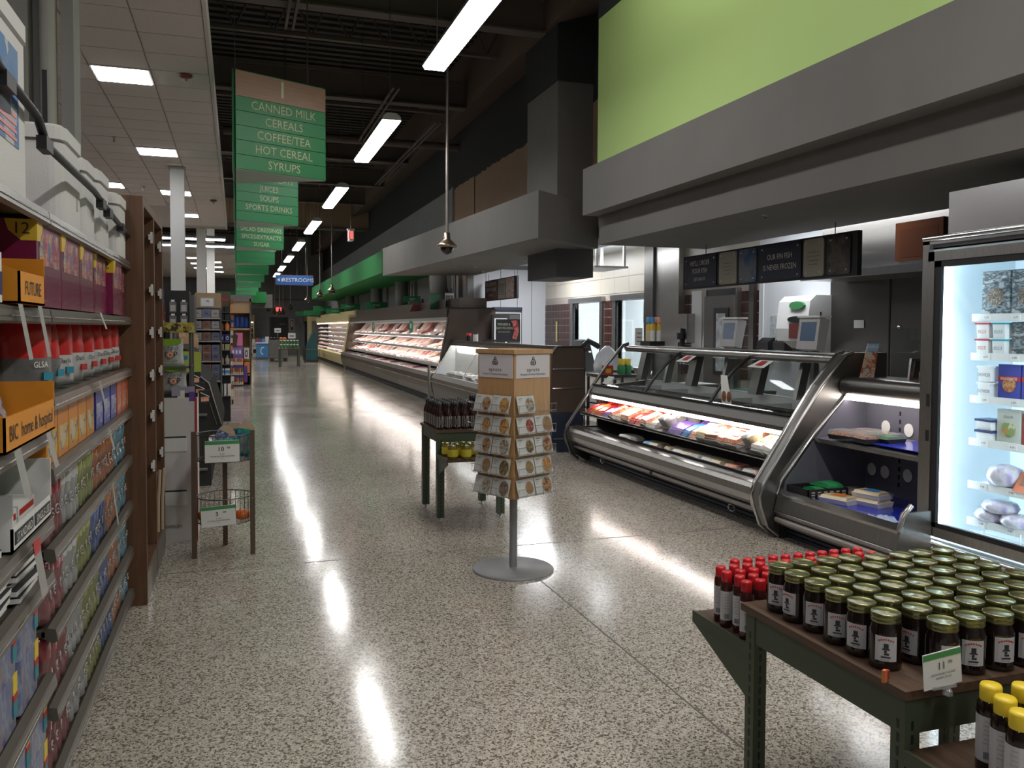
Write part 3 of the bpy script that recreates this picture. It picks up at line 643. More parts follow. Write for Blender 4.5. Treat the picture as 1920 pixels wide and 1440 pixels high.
# rows of clear hand soap bottles
def soap(colname, rgb):
    m = glass(colname+'_liquid', tuple(.10+c*.85 for c in rgb), .34, .06, .42); cap = mat(colname+'_cap', tuple(min(1, c*.9) for c in rgb), .12, coat=.8)
    return m, cap
KINDS = [('crimson', (.28, .03, .045)), ('clear', (.46, .47, .47)), ('yellow green', (.28, .32, .06)), ('orange', (.42, .13, .02)), ('deep blue', (.03, .10, .34)), ('sky blue', (.10, .30, .40))]
clearm = glass('bottle_plastic', (.60, .58, .58), .2, .05, .30); M['bottlem'] = clearm
def soap_proto(cn, rgb):
    t = thing('soap_bottle', '', 'bottle', (0, -3, -2)); t.location = (0, 0, 0)
    liq, cap = soap(cn, rgb); Rr = .037
    MB().lathe([(Rr*.85, 0), (Rr, .006), (Rr, .045), (Rr*.78, .085), (Rr*.92, .13), (Rr*.98, .145)], liq, 12).build('body', t, False)
    MB().lathe([(Rr*.98, .145), (Rr*1.0, .17), (Rr*.97, .20), (Rr*.78, .222), (Rr*.45, .234), (.004, .236)], cap, 12).build('cap', t, False)
    q = MB()
    for (a0, r_, x_) in ((60, .016, 0),): q.tube([(Rr*.9+.004, .016*math.cos(R(a)), .088+.016*math.sin(R(a))) for a in range(60, 340, 30)]+[(Rr*.9+.004, .002, .088)], .0026, 'grid', 5)
    q.build('printed_letter', t, False); return t
SO = {cn: soap_proto(cn, rgb) for cn, rgb in KINDS}
used = set()
def soap_row(z, zname, seq):
    y = 3.17; n = 0
    for cn, cnt in seq:
        for k in range(cnt):
            lab = '%s hand soap bottle, %s of that colour from the near end, %s' % (cn, ORD[k], zname); pos = (SX-.05+random.uniform(-.006, .004), Y(y), z)
            grp = 'soap bottles, '+zname
            if cn not in used: used.add(cn); o = SO[cn]; o.location = pos; o['label'] = lab; o['group'] = grp
            else: o = dup(SO[cn], pos, random.uniform(-.3, .3), lab, grp)
            y += .0795; n += 1
soap_row(.882, 'top soap shelf', [('crimson', 4), ('clear', 4), ('yellow green', 5), ('orange', 8), ('sky blue', 6)])
soap_row(.62, 'second soap shelf', [('crimson', 4), ('clear', 3), ('yellow green', 5), ('deep blue', 5), ('orange', 5), ('sky blue', 5)])
soap_row(.357, 'third soap shelf', [('crimson', 5), ('clear', 4), ('yellow green', 5), ('deep blue', 4), ('orange', 4), ('sky blue', 5)])
soap_row(.115, 'bottom soap shelf', [('crimson', 5), ('clear', 5), ('yellow green', 5), ('deep blue', 4), ('orange', 5), ('sky blue', 3)])
# near section: boxed goods, white pads, blue packs
Y2 = 3.09*.967; t = thing('display_box', 'white open display box lettered STANDARD holding folded cartons on the near shelf', 'box', (SX, 2.8, .995))
b = MB().box(SX-.3, SX+.01, 2.5, 2.985, .995, 1.0, 'card').box(SX+.004, SX+.01, 2.5, 2.985, .995, 1.06, 'card').box(SX-.3, SX+.01, 2.977, 2.985, .995, 1.18, 'card').box(SX-.3, SX+.01, 2.5, 2.51, .995, 1.15, 'card'); b.build('tray', t)
for (y, s_) in ((2.62, 'STANDARD'), (2.85, 'SINGLE-USE')):
    o = MB().box(SX+.01, SX+.012, y-.10, y+.11, 1.012, 1.047, 'textd').build('dark_band', t)
    text(s_, .034, 'textw', (SX+.0125, y, 1.029), YR, ZU, t)
for k in range(2):
    for j in range(2):
        smallbox(2.71+.23*j, .21, .035, 'card', 'redink', 'flat white carton in the lettered display box, %s layer, %s side' % (('lower', 'upper')[k], ('near', 'far')[j]), 'flat cartons in the display box', 1.003+.037*k, .22, -.02)
for s_i, (y, n) in enumerate([(2.56, 5), (2.84, 7), (2.98, 0)]):
    for k in range(n):
        one('paper_pad', MB().box(-.25, 0, -.12, .12, 0, .014, 'card').box(-.25, .0005, -.12, .12, .014, .0165, 'textd'), 'white paper pad, %s from the bottom of the %s stack below the display box' % (ORD[k], ('nearer', 'farther')[s_i]), 'pad', (SX-.015+random.uniform(-.015, .01), Y(y)+random.uniform(-.01, .01), .819+k*.0205), random.uniform(-.06, .06), 'white pads in stacks')
for k in range(5):
    one('paper_pad', MB().box(-.25, 0, -.11, .11, 0, .018, 'card').box(-.25, .0005, -.11, .11, .018, .0205, 'bluecart'), 'white pad, %s from the bottom of the stack left of the lettered display box' % ORD[k], 'pad', (SX-.015, 2.36, .995+k*.022), random.uniform(-.05, .05), 'white pads beside the display box')
M['bluepack'] = printed('blue_pack_print', (.02, .035, .22), [(.02, .04, .26), (.22, .25, .32), (.06, .1, .25), (.25, .19, .17), (.03, .05, .25)], 14, .3, mode='noise', stretch=(1, 1, .5))
M['tealink'] = mat('teal_ink', (.03, .22, .25), .5)
def bluepack(y, z, lab):
    y = Y(y)
    t = thing('blue_pack', lab, 'pack', (SX-.015, y, z), 0, 'shrink-wrapped blue packs on the near shelves')
    b = MB(); rbox(b, -.2, 0, -.115, .115, 0, .155, .02, 'bluepack'); b.build('pack', t, False)
    o = MB().box(0, .002, .065, .11, .095, .15, 'yellowcap').build('price_flash', t, False)
    MB().box(.0, .0022, .065, .11, .075, .095, 'redink').build('red_flash', t, False); MB().box(0, .0021, .065, .11, .03, .075, 'tealink').build('teal_flash', t, False)
for zi, z in enumerate((.483, .64)):
    for yi, y in enumerate((2.34, 2.6, 2.87)): bluepack(y, z, 'blue pack with yellow flash, %s row of the lower near shelf, %s from left' % (('lower', 'upper')[zi], ORD[yi]))
for zi, z in enumerate((.115, .272)):
    for yi, y in enumerate((2.48, 2.74, 2.98)): bluepack(y, z, 'blue pack with yellow flash, %s row of the bottom shelf, %s from the left edge' % (('lower', 'upper')[zi], ORD[yi]))
# wooden shelving bays
t = thing('wooden_display', 'tall brown wooden display shelving with two empty open bays and clip strips', 'shelving', (-.7, 5.8, 0))
for (y0, y1) in ((5.15, 5.2), (5.78, 5.83), (6.4, 6.45)): MB().box(-1.0, -.5, y0, y1, 0, 2.34, 'wood').build('side_panel', t)
MB().box(-1.0, -.97, 5.2, 6.4, .08, 2.3, 'wood').build('back_panel', t)
for (y0, y1) in ((5.2, 5.78), (5.83, 6.4)):
    MB().box(-.97, -.5, y0, y1, 2.29, 2.34, 'wood').build('top_board', t); MB().box(-.97, -.5, y0, y1, .17, .2, 'wood').build('shelf', t); MB().box(-.515, -.5, y0, y1, 0, .17, 'shelflip').build('kick_board', t)
for (y, x) in ((5.77, -.515), (6.39, -.515)):
    for z in (1.02, 1.28, 1.55, 1.82, 2.15, .7): 
        MB().box(x-.01, x+.012, y-.05, y-.005, z, z+.035, 'card').box(x, x+.012, y-.045, y-.02, z-.02, z+.05, 'card').build('clip', t)
M['kraft'] = mat('kraft_paper', (.42, .33, .22), .7)
for k in range(4):
    one('umbrella_stick', MB().tube([(0, 0, 0), (.0, .02, .2), (.01, .05, .42)], .012, 'kraft', 6), 'slim tan stick leaning in the far wooden bay, %s from the front' % ORD[k], 'stick', (-.56+.02*k, 5.95+.08*k, .2), .0, 'tan sticks in the far wooden bay')
# white display box with red stripe
t = thing('display_carton', 'tall white cardboard display carton with a red edge stripe standing behind the wooden shelving', 'display', (-.42, 6.75, 0))
M['cardgrey'] = mat('grey_white_card', (.60, .58, .57), .5); b = MB().box(-.66, -.29, 6.6, 7.0, 0, 1.08, 'cardgrey'); b.build('carton', t)
MB().box(-.30, -.285, 6.594, 6.6, 0, 1.08, 'redink').build('red_stripe', t)
for z in (.38, .78): MB().prism([(-.56, z), (-.365, z), (-.36, z-.012), (-.36, z-.10), (-.56, z-.10)], 6.592, 6.6, 'card').prism([(-.56, z+.012), (-.365, z+.012), (-.36, z), (-.56, z)], 6.596, 6.6, 'textd').build('hand_hole', t)
text('THIS DISPLAY', .032, 'textd', (-.49, 6.598, .12), XR, ZU, t)
M['cardgrey'] = mat('grey_white_card', (.60, .58, .57), .5)
# ============================================================ OVERHEAD: LAMPS, SIGNS, CAMERAS
M['greywhite'] = mat('lamp_housing', (.42, .42, .42), .4)
def pendants():
    t = thing('pendant_light', '', 'ceiling light', (2.0, 12.68, 4.4), 0, 'long pendant lights in a row over the wide aisle')
    b = MB().prism([(-.125, 0), (-.105, -.035), (.105, -.035), (.125, 0)], -1.42, 1.42, 'lamp'); d = b.build('diffuser', t, False)
    MB().box(-.127, .127, -.008, .008, -.038, .002, 'grid').build('joint_band', d)
    MB().prism([(-.13, 0), (-.115, .055), (-.06, .095), (.06, .095), (.115, .055), (.13, 0)], -1.44, 1.44, 'greywhite').build('housing', t, False)
    for y in (-1.3, 1.3):
        MB().tube([(0, y, .08), (.02, y, .16), (0, y, .25), (0, y, 2.8)], .006, 'wire', 5).build('hanging_cable', t, False)
    pos = [(2.03, 7.42), (2.0, 12.68), (2.02, 18.35), (2.02, 23.9), (2.03, 29.6), (2.03, 35.2), (2.03, 40.8), (2.03, 46.)]
    for i, (x, y) in enumerate(pos):
        lab = 'long white pendant strip light, '+('nearest, cut by the top of the photo' if i == 0 else ORD[i]+' in the row going away down the aisle')
        if i == 0: t.location = (x, y, 4.4); t['label'] = lab
        else: dup(t, (x, y, 4.4), 0, lab)
    # lamps over the aisles to the left, in the gap between the two tile ceilings
    for i, (x, y) in enumerate([(-1.75, 27.2), (-1.5, 29.5), (-5.0, 27.2), (-4.8, 29.5), (-8.5, 28)]):
        dup(t, (x, y, 4.3), R(90), 'pendant strip light set crosswise in the dark gap between tile ceilings, '+ORD[i])
M['greywhite'] = mat('lamp_housing', (.42, .42, .42), .4)
pendants()
M['domeglass'] = mat('smoked_dome', (.015, .012, .012), .08, coat=.5)
# ---- dome cameras on poles
def domes():
    t = thing('dome_camera', '', 'security camera', (0, 0, 0), 0, 'dome cameras hanging on poles over the wide aisle')
    MB().tube([(0, 0, .1), (0, 0, 4.4)], .022, 'pole', 8).build('pole', t, False)
    MB().lathe([(.02, .22), (.045, .21), (.05, .12), (.07, .10), (.12, .055), (.15, .03), (.155, .0), (.10, -.005)], 'brass', 20).build('housing', t, False)
    MB().lathe([(.1, 0), (.095, -.04), (.07, -.085), (.03, -.11), (.001, -.115)], 'domeglass', 16).build('dome', t, False)
    P = [(3.0, 12.2, 2.82), (3.02, 28.3, 2.83), (3.03, 32.6, 2.84), (3.05, 38.8, 2.84), (3.0, 50.5, 2.75), (2.6, 51, 2.5), (2.35, 50, 2.45), (2.1, 50.6, 2.5), (2.95, 44, 4.0)]
    names = ['nearest, in front of the grey soffit', 'second along the aisle, before the green soffit', 'third along the aisle, before the green soffit', 'fourth along the aisle, beside the restroom sign', 'right of the exit sign far down the aisle', 'just above right of the far exit sign', 'just above the far exit sign', 'above left of the far exit sign', 'higher one above the restroom sign']
    for i, p in enumerate(P):
        lab = 'domed security camera on a long pole, '+names[i]
        if i == 0: t.location = p; t['label'] = lab
        else: dup(t, p, i, lab, None, (1, 1, (7.2-p[2])/4.4))
M['domeglass'] = mat('smoked_dome', (.015, .012, .012), .08, coat=.5)
domes()
# ---- aisle signs
M['undersign'] = mat('green_grey_underside', (.30, .38, .30), .5); M['orangeedge'] = mat('sign_edge', (.35, .12, .05), .5)
M['colwhite'] = mat('column_white', (.62, .62, .60), .6); M['colgrey'] = mat('column_grey', (.30, .30, .28), .6); M['pipegrey'] = mat('pipe_pale', (.42, .42, .38), .5)
AISLES = [('1', ['CANNED MILK', 'CEREALS', 'COFFEE/TEA', 'HOT CEREAL', 'SYRUPS']), ('2', ['CANNED MEATS', 'JUICES', 'SOUPS', 'SPORTS DRINKS']), ('3', ['MIXES', 'OLIVES', 'SALAD DRESSINGS', 'SPICES/EXTRACTS', 'SUGAR']), ('4', ['PASTA', 'RICE/DRY BEANS', 'STUFFING/POTATOES']),
          ('5', ['COOKIES', 'SNACKS', 'CANDIES']), ('6', ['', '', '', '', '']), ('7', ['CLEANERS', 'DETERGENTS', 'PAPER', 'BAGS']), ('8', ['WATER', 'SODA', 'MIXERS', 'CHIPS']), ('9', ['ICE CREAM', 'FROZEN', 'PIZZA'])]
def aisle_sign(k, num, lines, y0):
    zt, zb = 4.40, 3.33
    x0 = 0.0; A = (x0, y0); T = (1.0, y0+.45); Bk = (x0, y0+.92)
    t = thing('aisle_sign', 'green hanging wedge-shaped aisle sign, '+('nearest, numbered 1 for canned milk' if k == 0 else '%s in the row going away, partly behind the nearer ones' % ORD[k]), 'sign', (x0, y0, zb), 0, 'hanging aisle signs')
    def face(P, Q, side, first):
        P = Vector((*P, 0)); Q = Vector((*Q, 0)); d = (Q-P).normalized(); n = d.cross(Vector((0, 0, 1)))*side
        L = (Q-P).length
        def slab(z0, z1, off0, off1, m, nm):
            b = MB(); v = [P+n*off0, Q+n*off0, Q+n*off1, P+n*off1]
            b.add([(q.x, q.y, z0) for q in v]+[(q.x, q.y, z1) for q in v], [(0, 1, 2, 3), (4, 5, 6, 7), (0, 1, 5, 4), (1, 2, 6, 5), (2, 3, 7, 6), (3, 0, 4, 7)], m); return b.build(nm, t)
        slab(zb, zt, -.02, .0, 'greensign', 'board')
        zz = zt-.012; slab(zz-.27, zz, 0, .012, 'copper', 'number_plate'); zz -= .27
        sp = (zz-zb)/max(5, len(lines)) if len(lines) > 3 else (zz-zb)/5
        for i in range(5):
            s = lines[i] if i < len(lines) else ''
            sl = slab(zz-sp*.985, zz-.004, 0, .012, 'greensign2', 'slat')
            if first and s:
                c = P+d*L*.52+n*.014
                text(s, .125 if k else .13, 'textc', (c.x, c.y, zz-sp*.52), d, ZU, t, sx=.92)
            zz -= sp
        if first:
            c = P+d*L*.5+n*.014; text(num, .26, 'textc', (c.x, c.y, zt-.14), d, ZU, t, sx=1.15)
        MB().box(Q.x-.012, Q.x+.004, Q.y-.012, Q.y+.012, zb, zt+.01, 'greensign').build('edge_post', t)
    face(A, T, 1, True); face(Bk, T, -1, False)
    MB().box(x0-.03, x0-.012, y0, y0+.92, zb, zt, 'greensign').box(x0-.035, x0-.028, y0+.3, y0+.34, zb, zt, 'steell').build('end_board', t)
    MB().prism([A, T, Bk], zb-.008, zb, 'undersign', 'z').build('bottom_board', t)
    for p in ((x0, y0+.02), (x0, y0+.9), (.8, y0+.38), (.8, y0+.5)):
        MB().tube([(p[0], p[1], zt), (p[0], p[1], 7.1)], .004, 'wire', 4).build('hanging_wire', t)
M['undersign'] = mat('green_grey_underside', (.30, .38, .30), .5)
for k, (n, l) in enumerate(AISLES): aisle_sign(k, n, l, 9.6+4.6*k)
# restroom sign
t = thing('restroom_sign', 'blue hanging restrooms sign with a white arrow', 'sign', (1.9, 30, 3.1))
MB().box(1.29, 2.54, 29.97, 30.03, 3.09, 3.42, 'signblue').box(1.28, 2.55, 29.975, 30.025, 3.08, 3.43, 'orangeedge').build('board', t)
text('RESTROOMS', .19, 'textw', (2.05, 29.968, 3.255), XR, ZU, t)
MB().prism([(1.34, 3.26), (1.42, 3.32), (1.42, 3.20)], 29.96, 29.968, 'textw').box(1.47, 1.49, 29.96, 29.968, 3.2, 3.31, 'textw').box(1.51, 1.53, 29.96, 29.968, 3.2, 3.31, 'textw').build('arrow_and_figures', t)
for x in (1.5, 2.3): MB().tube([(x, 30, 3.42), (x, 30, 7.1)], .005, 'wire', 4).build('hanging_wire', t)
M['orangeedge'] = mat('sign_edge', (.35, .12, .05), .5)
# exit signs
t = thing('exit_sign', 'red exit sign hanging edge-on from the dark roof', 'sign', (2.9, 22.5, 4.2))
MB().box(-.06, .06, -.18, .18, -.28, 0, 'card').box(-.09, .09, -.1, .1, 0, .04, 'card').build('housing', t, False); MB().box(-.065, -.06, -.15, .15, -.24, -.04, 'exitred').box(-.04, .04, -.183, -.18, -.24, -.04, 'exitred').build('red_face', t, False)
MB().tube([(0, 0, .04), (0, 0, 2.9)], .008, 'wire', 5).build('rod', t, False)
t = thing('exit_sign', 'small glowing red exit sign on the far grey wall above the door', 'sign', (2.44, 52.9, 2.7))
MB().box(2.28, 2.6, 52.9, 52.96, 2.56, 2.84, 'exitred').build('housing', t); text('EXIT', .15, 'textw', (2.44, 52.895, 2.7), XR, ZU, t)
MB().box(1.82, 1.9, 52.8, 52.97, 2.6, 2.7, 'black').tube([(1.86, 52.85, 2.65), (1.76, 52.7, 2.66)], .05, 'black', 8)
b = MB().box(3.1, 3.35, 52.93, 52.97, 1.42, 2.1, 'card').box(3.13, 3.32, 52.925, 52.93, 1.45, 2.07, 'maroon').box(3.19, 3.26, 52.92, 52.925, 1.65, 2.0, 'card')
one('arrow_poster', b, 'red and white vertical poster on the far wall right of the dark door', 'poster')
b = MB().box(-.05, .05, 0, .12, -.05, .05, 'black').tube([(0, 0, 0), (-.12, -.15, -.02)], .05, 'black', 8)
one('wall_camera', b, 'small black camera on the far wall left of the exit sign', 'security camera', (1.9, 52.85, 2.66))
# sprinklers / detectors on tile ceiling
M['redplate'] = mat('rust_red_plate', (.18, .035, .03), .5)
def sprink(i, x, y, red, lab):
    t = thing('sprinkler', lab, 'sprinkler', (x, y, 4.4), 0, 'sprinklers in the tile ceiling')
    MB().lathe([(.07, 0), (.072, -.02), (.05, -.032), (.03, -.035)] if red else [(.03, 0), (.03, -.01), (.015, -.012)], 'redplate' if red else 'grid', 14).build('escutcheon', t, False)
    MB().tube([(0, 0, -.02), (0, 0, -.07)], .012, 'brass', 6).lathe([(.03, -.07), (.03, -.074)], 'brass', 10).build('head', t, False)
M['redplate'] = mat('rust_red_plate', (.18, .035, .03), .5)
for i, (u, v, red) in enumerate([(0, 0, 0)]): pass
SPR = [(-.52, 10.02, 1, 'sprinkler with a rust-red round plate near the dark ceiling edge, nearest one'), (-.47, 19.6, 1, 'second sprinkler with a rust-red plate, farther along the ceiling edge'), (-1.7, 13.6, 0, 'small sprinkler head in the tile ceiling above the coolers'), (-1.75, 18.2, 0, 'small sprinkler head above the wooden shelving, farther back')]
for i, (x, y, r_, lab) in enumerate(SPR): sprink(i, x, y, r_, lab)
# columns on the left
b = MB().box(-1.09, -.86, 15.75, 15.98, 0, 4.4, 'colwhite').box(-1.11, -.84, 15.73, 16.0, 4.36, 4.4, 'grid'); struct('column_near', b, 'white square column reaching the tile ceiling')
b = MB().box(-1.08, -.83, 25.5, 25.75, 0, 4.6, 'colwhite'); struct('column_far', b, 'white square column at the edge of the dark gap')
b = MB().box(-.98, -.72, 31.0, 31.26, 0, 6, 'colwhite'); struct('column_distant', b, 'pale column beyond the dark gap')
b = MB().box(-1.50, -1.33, 6.45, 6.75, 0, 4.4, 'colgrey').box(-1.33, -1.23, 6.6, 6.75, 0, 4.4, 'colgrey').box(-1.14, -1.06, 6.5, 6.75, 0, 4.4, 'colgrey'); b.tube([(-1.22, 6.52, 0), (-1.22, 6.52, 4.4)], .055, 'pipegrey', 12)
o = struct('column_steel', b, 'grey steel column with a pipe behind the foam coolers')
M_ = MB().box(-1.25, -1.22, 6.455, 6.462, 2.95, 3.35, 'textd'); M_.build('pipe_marking', o)
# ============================================================ RIGHT: REFRIGERATED CASES
def pack_mesh(kind, m, m2=None):
    b = MB()
    if kind == 'tray':      # foam tray with rounded filmed top
        b.prism([(-.08, 0), (.08, 0), (.095, .03), (-.095, .03)], -.11, .11, 'foam'); b.prism([(-.09, .03), (.09, .03), (.07, .052), (-.07, .052)], -.105, .105, m)
        if m2: b.box(-.03, .05, -.05, .04, .0525, .054, m2)
    elif kind == 'pouch': b.prism([(-.1, 0), (.1, 0), (.09, .02), (.03, .035), (-.05, .035), (-.095, .015)], -.07, .07, m).box(-.1, .1, -.078, -.07, .004, .008, m2 or m).box(-.1, .1, .07, .078, .004, .008, m2 or m)
    elif kind == 'tub': b.lathe([(.045, 0), (.055, .06), (.058, .06), (.058, .07), (.001, .072)], m, 14)
    elif kind == 'fillet': b.prism([(-.13, 0), (.13, 0), (.12, .015), (.04, .03), (-.06, .028), (-.125, .012)], -.05, .05, m)
    return b
MEAT = [printed('meat_'+n, a, c, 16, .3, mode='noise') for n, a, c in [('red', (.50, .06, .05), [(.62, .22, .20), (.35, .03, .03)]), ('pink', (.62, .33, .30), [(.72, .50, .46), (.55, .2, .2)]), ('pale', (.70, .60, .50), [(.72, .52, .42), (.75, .68, .6)]), ('dark', (.16, .04, .04), [(.08, .02, .02), (.3, .08, .07)]), ('fat', (.68, .5, .47), [(.6, .28, .26), (.75, .68, .62)])]]
COLS = {n: mat('pack_'+n, c, .3) for n, c in dict(orange=(.65, .20, .04), red=(.5, .03, .02), purple=(.14, .06, .32), blue=(.06, .25, .55), white=(.65, .63, .6), cream=(.62, .52, .33), salmon=(.70, .30, .20), black=(.02, .02, .02), green=(.05, .22, .06), yellow=(.62, .42, .05), brown=(.22, .09, .04)).items()}
# ---- long brown meat case
def meat_case():
    t = thing('meat_case', 'long brown open refrigerated meat case, brightly lit inside', 'display case', (4.3, 17.1, 0))
    y0, y1 = 17.1, 33.0
    MB().box(4.05, 5.0, y0, y1, 0, .13, 'kick').build('kick_plate', t)
    for k in range(4): MB().box(4.04, 4.05, y0, y1, .02+k*.028, .035+k*.028, 'greydark').build('kick_rib', t)
    L = (y1-y0)/4
    for i in range(4):
        a, c = y0+L*i, y0+L*(i+1)-.02
        MB().prism([(4.02, .13), (3.93, .17), (3.88, .32), (3.86, .46), (3.93, .5), (4.2, .5), (4.2, .13)], a, c, 'brownlam2').build('front_panel', t)
        MB().prism([(3.86, .47), (3.85, .58), (3.90, .66), (3.98, .665), (3.98, .5), (3.93, .47)], a, c, 'brownlam').build('bumper_rail', t)
        MB().box(3.852, 3.858, a, c, .455, .47, 'chrome').build('chrome_strip', t)
    MB().box(3.98, 4.85, y0, y1, .56, .61, 'caseint').box(4.82, 4.86, y0, y1, .5, 2.0, 'caseint').build('interior', t)
    MB().box(4.2, 5.0, y0, y1, 1.84, 2.02, 'brownlam').build('header', t); MB().box(4.45, 5.05, y0-.1, y1, 2.02, 2.25, 'brownlam').build('top_box', t)
    MB().box(4.2, 4.22, y0, y1, 1.775, 1.84, 'railgrey').build('header_lip', t)
    for (x, z) in ((4.25, 1.81), (4.38, 1.385), (4.34, 1.085)): MB().box(x, x+.045, y0+.05, y1-.05, z-.012, z, 'tube').build('light_tube', t)
    for (x, z) in ((4.34, 1.41), (4.30, 1.11), (4.15, .80)):
        o = MB().prism([(x, z-.02), (4.82, z+.06), (4.82, z+.08), (x, z)], y0, y1, 'caseint').build('shelf', t)
        MB().box(x-.012, x, y0, y1, z-.03, z+.035, 'railgrey').build('price_rail', o)
    MB().box(3.99, 3.995, y0, y1, .665, .70, 'glass').build('front_guard', t)
    # end panel towards the viewer
    MB().prism([(4.05, 0), (3.98, .25), (3.93, .5), (4.0, .69), (4.24, 1.98), (4.27, 2.02), (5.2, 2.03), (5.23, 1.98), (5.23, 0)], 16.95, 17.1, 'brownlam').build('end_panel', t)
    MB().tube([(4.0, 16.94, .69), (4.235, 16.94, 1.98), (4.27, 16.94, 2.03), (5.2, 16.94, 2.04), (5.235, 16.94, 1.99)], .012, 'black', 6).build('edge_trim', t)
    MB().prism([(4.0, .5), (3.93, .5), (4.0, .69), (4.24, 1.98), (5.0, 1.98), (5.0, .5)], y1-.03, y1, 'brownlam').build('far_end_panel', t)
meat_case()
M['tealgreen'] = mat('teal_green', (.01, .22, .14), .5); M['palegreen'] = mat('pale_green_card', (.07, .22, .12), .5)
def goods(y0, y1, pitch, x, z, tilt, seq, lab, grp, cat='meat pack', xs=1.0, name='meat_pack', back=None):
    n = int((y1-y0)/pitch)
    for i in range(n):
        key, kind, m, m2 = seq[i % len(seq)] if random.random() < .75 else random.choice(seq)
        if key not in PROTO: PROTO[key] = pack_mesh(kind, m, m2).mesh(name)
        o = bpy.data.objects.new(name, PROTO[key]); COL.objects.link(o)
        o.location = (x+random.uniform(-.02, .02), y0+pitch*(i+.5), z); o.rotation_euler = (0, -tilt, random.uniform(-.12, .12)); o.scale = (1.6*xs, pitch/.235*.94, 1.15)
        tag(o, lab % (key.replace('_', ' ').replace('packed', 'film').replace(' labelled', ''), ORD[min(i, 35)]), cat, grp)
        if back:
            o2 = o.copy(); COL.objects.link(o2); o2.location = (x+back[0], y0+pitch*(i+.35), z+back[1]); o2.rotation_euler = (0, -back[2], 0); o2['label'] = 'standing back-row '+o['label']
def seqm(*names):
    out = []
    for n in names:
        out.append({'red': ('red_meat', 'tray', MEAT[0], COLS['white']), 'pink': ('pink_meat', 'tray', MEAT[1], None), 'pale': ('pale_poultry', 'tray', MEAT[2], COLS['cream']), 'dark': ('dark_wrapped', 'tray', MEAT[3], COLS['black']), 'fat': ('marbled_meat', 'tray', MEAT[4], None),
                    'blk': ('black_labelled', 'pouch', COLS['black'], COLS['white']), 'yel': ('yellow_packed', 'pouch', COLS['yellow'], None), 'wh': ('white_wrapped', 'pouch', COLS['white'], None), 'blu': ('blue_packed', 'pouch', COLS['blue'], None)}[n])
    return out
goods(17.2, 32.9, .52, 4.52, 1.46, .3, seqm('dark', 'pink', 'pale', 'blk', 'fat', 'wh'), '%s pack, top shelf of the brown meat case, %s from near end', 'packs on the top meat shelf', back=(.20, .16, .9))
goods(17.2, 32.9, .50, 4.50, 1.16, .3, seqm('blk', 'fat', 'pink', 'wh', 'pale', 'dark'), '%s pack, middle shelf of the brown meat case, %s from near end', 'packs on the middle meat shelf', back=(.22, .10, .6))
goods(17.2, 32.9, .50, 4.40, .86, .3, seqm('pink', 'red', 'fat', 'pale', 'dark', 'wh'), '%s pack, lower shelf of the brown meat case, %s from near end', 'packs on the lower meat shelf', back=(.25, .10, .6))
goods(17.2, 32.9, .52, 4.16, .63, .12, seqm('red', 'wh', 'pale', 'pink', 'blu', 'red'), '%s pack, bottom deck of the brown meat case, %s from near end', 'packs on the bottom meat deck')
for i, y in enumerate((20.4, 26.4)):
    t = thing('shelf_talker', 'round green hanging tag in the meat case opening, '+('nearer and larger one' if i == 0 else 'farther and smaller one'), 'tag', (4.12, y, 1.64))
    b = MB(); b.prism([(y+.27*math.cos(R(a)), 1.64+.16*math.sin(R(a))) for a in range(0, 360, 24)], 4.10, 4.105, 'tealgreen', 'x'); o = b.build('disc', t)
    b = MB(); b.prism([(y+.12*math.cos(R(a))*(1 if a % 48 else .6), 1.66+.08*math.sin(R(a))*(1 if a % 48 else .6)) for a in range(0, 360, 24)], 4.097, 4.10, 'textc', 'x'); b.build('printed_flower', o)
# green category blades on top of the cases
def blade(x, y, z, w_, h, txt, lab, m='greensign', post=True):
    t = thing('category_sign', lab, 'sign', (x, y, z), 0, 'small category signs on top of the cases')
    MB().box(x-w_/2, x+w_/2, y-.012, y+.012, z, z+h, m).build('board', t)
    if txt: text(txt, h*.42, 'textw', (x, y-.0125, z+h/2), XR, ZU, t)
    if post: MB().box(x+w_/2-.06, x+w_/2-.03, y-.01, y+.01, z-.25, z, 'rack').build('post', t)
bl = [(4.62, 22.8, 2.32, .46, .17, 'BEEF', 'green BEEF blade sign, nearest of the row over the meat case'), (4.5, 28.2, 2.26, .72, .22, 'PORK', 'green PORK blade sign over the meat case, second in the row'), (4.3, 33.5, 2.36, .75, .2, 'POULTRY', 'green POULTRY blade sign where the brown case meets the cream one'), (4.2, 38, 2.25, .8, .22, 'LUNCH', 'green LUNCH blade sign over the cream case'),
      (4.1, 43, 2.45, .9, .25, '', 'blank-looking dark green blade sign over the far cream case'), (3.95, 47, 2.3, .9, .25, '', 'dark green blade sign over the far glass doors'), (3.7, 50, 2.3, .9, .25, '', 'farthest dark green blade sign by the end wall')]
for (x, y, z, w_, h, s, lab) in bl: blade(x, y, z, w_, h, s, lab)
blade(4.4, 19.0, 2.04, .26, .38, '', 'upright pale green card on top of the brown meat case', 'palegreen', False)
t = thing('card_holder', 'wire-framed leaflet holder on top of the brown meat case', 'holder', (4.4, 17.9, 2.02)); MB().box(4.36, 4.56, 17.9, 17.92, 2.03, 2.38, 'grid').build('frame', t); 
for k in range(3): MB().box(4.375+.06*k, 4.42+.06*k, 17.89, 17.9, 2.08, 2.33, 'greydark').build('leaflet', t)
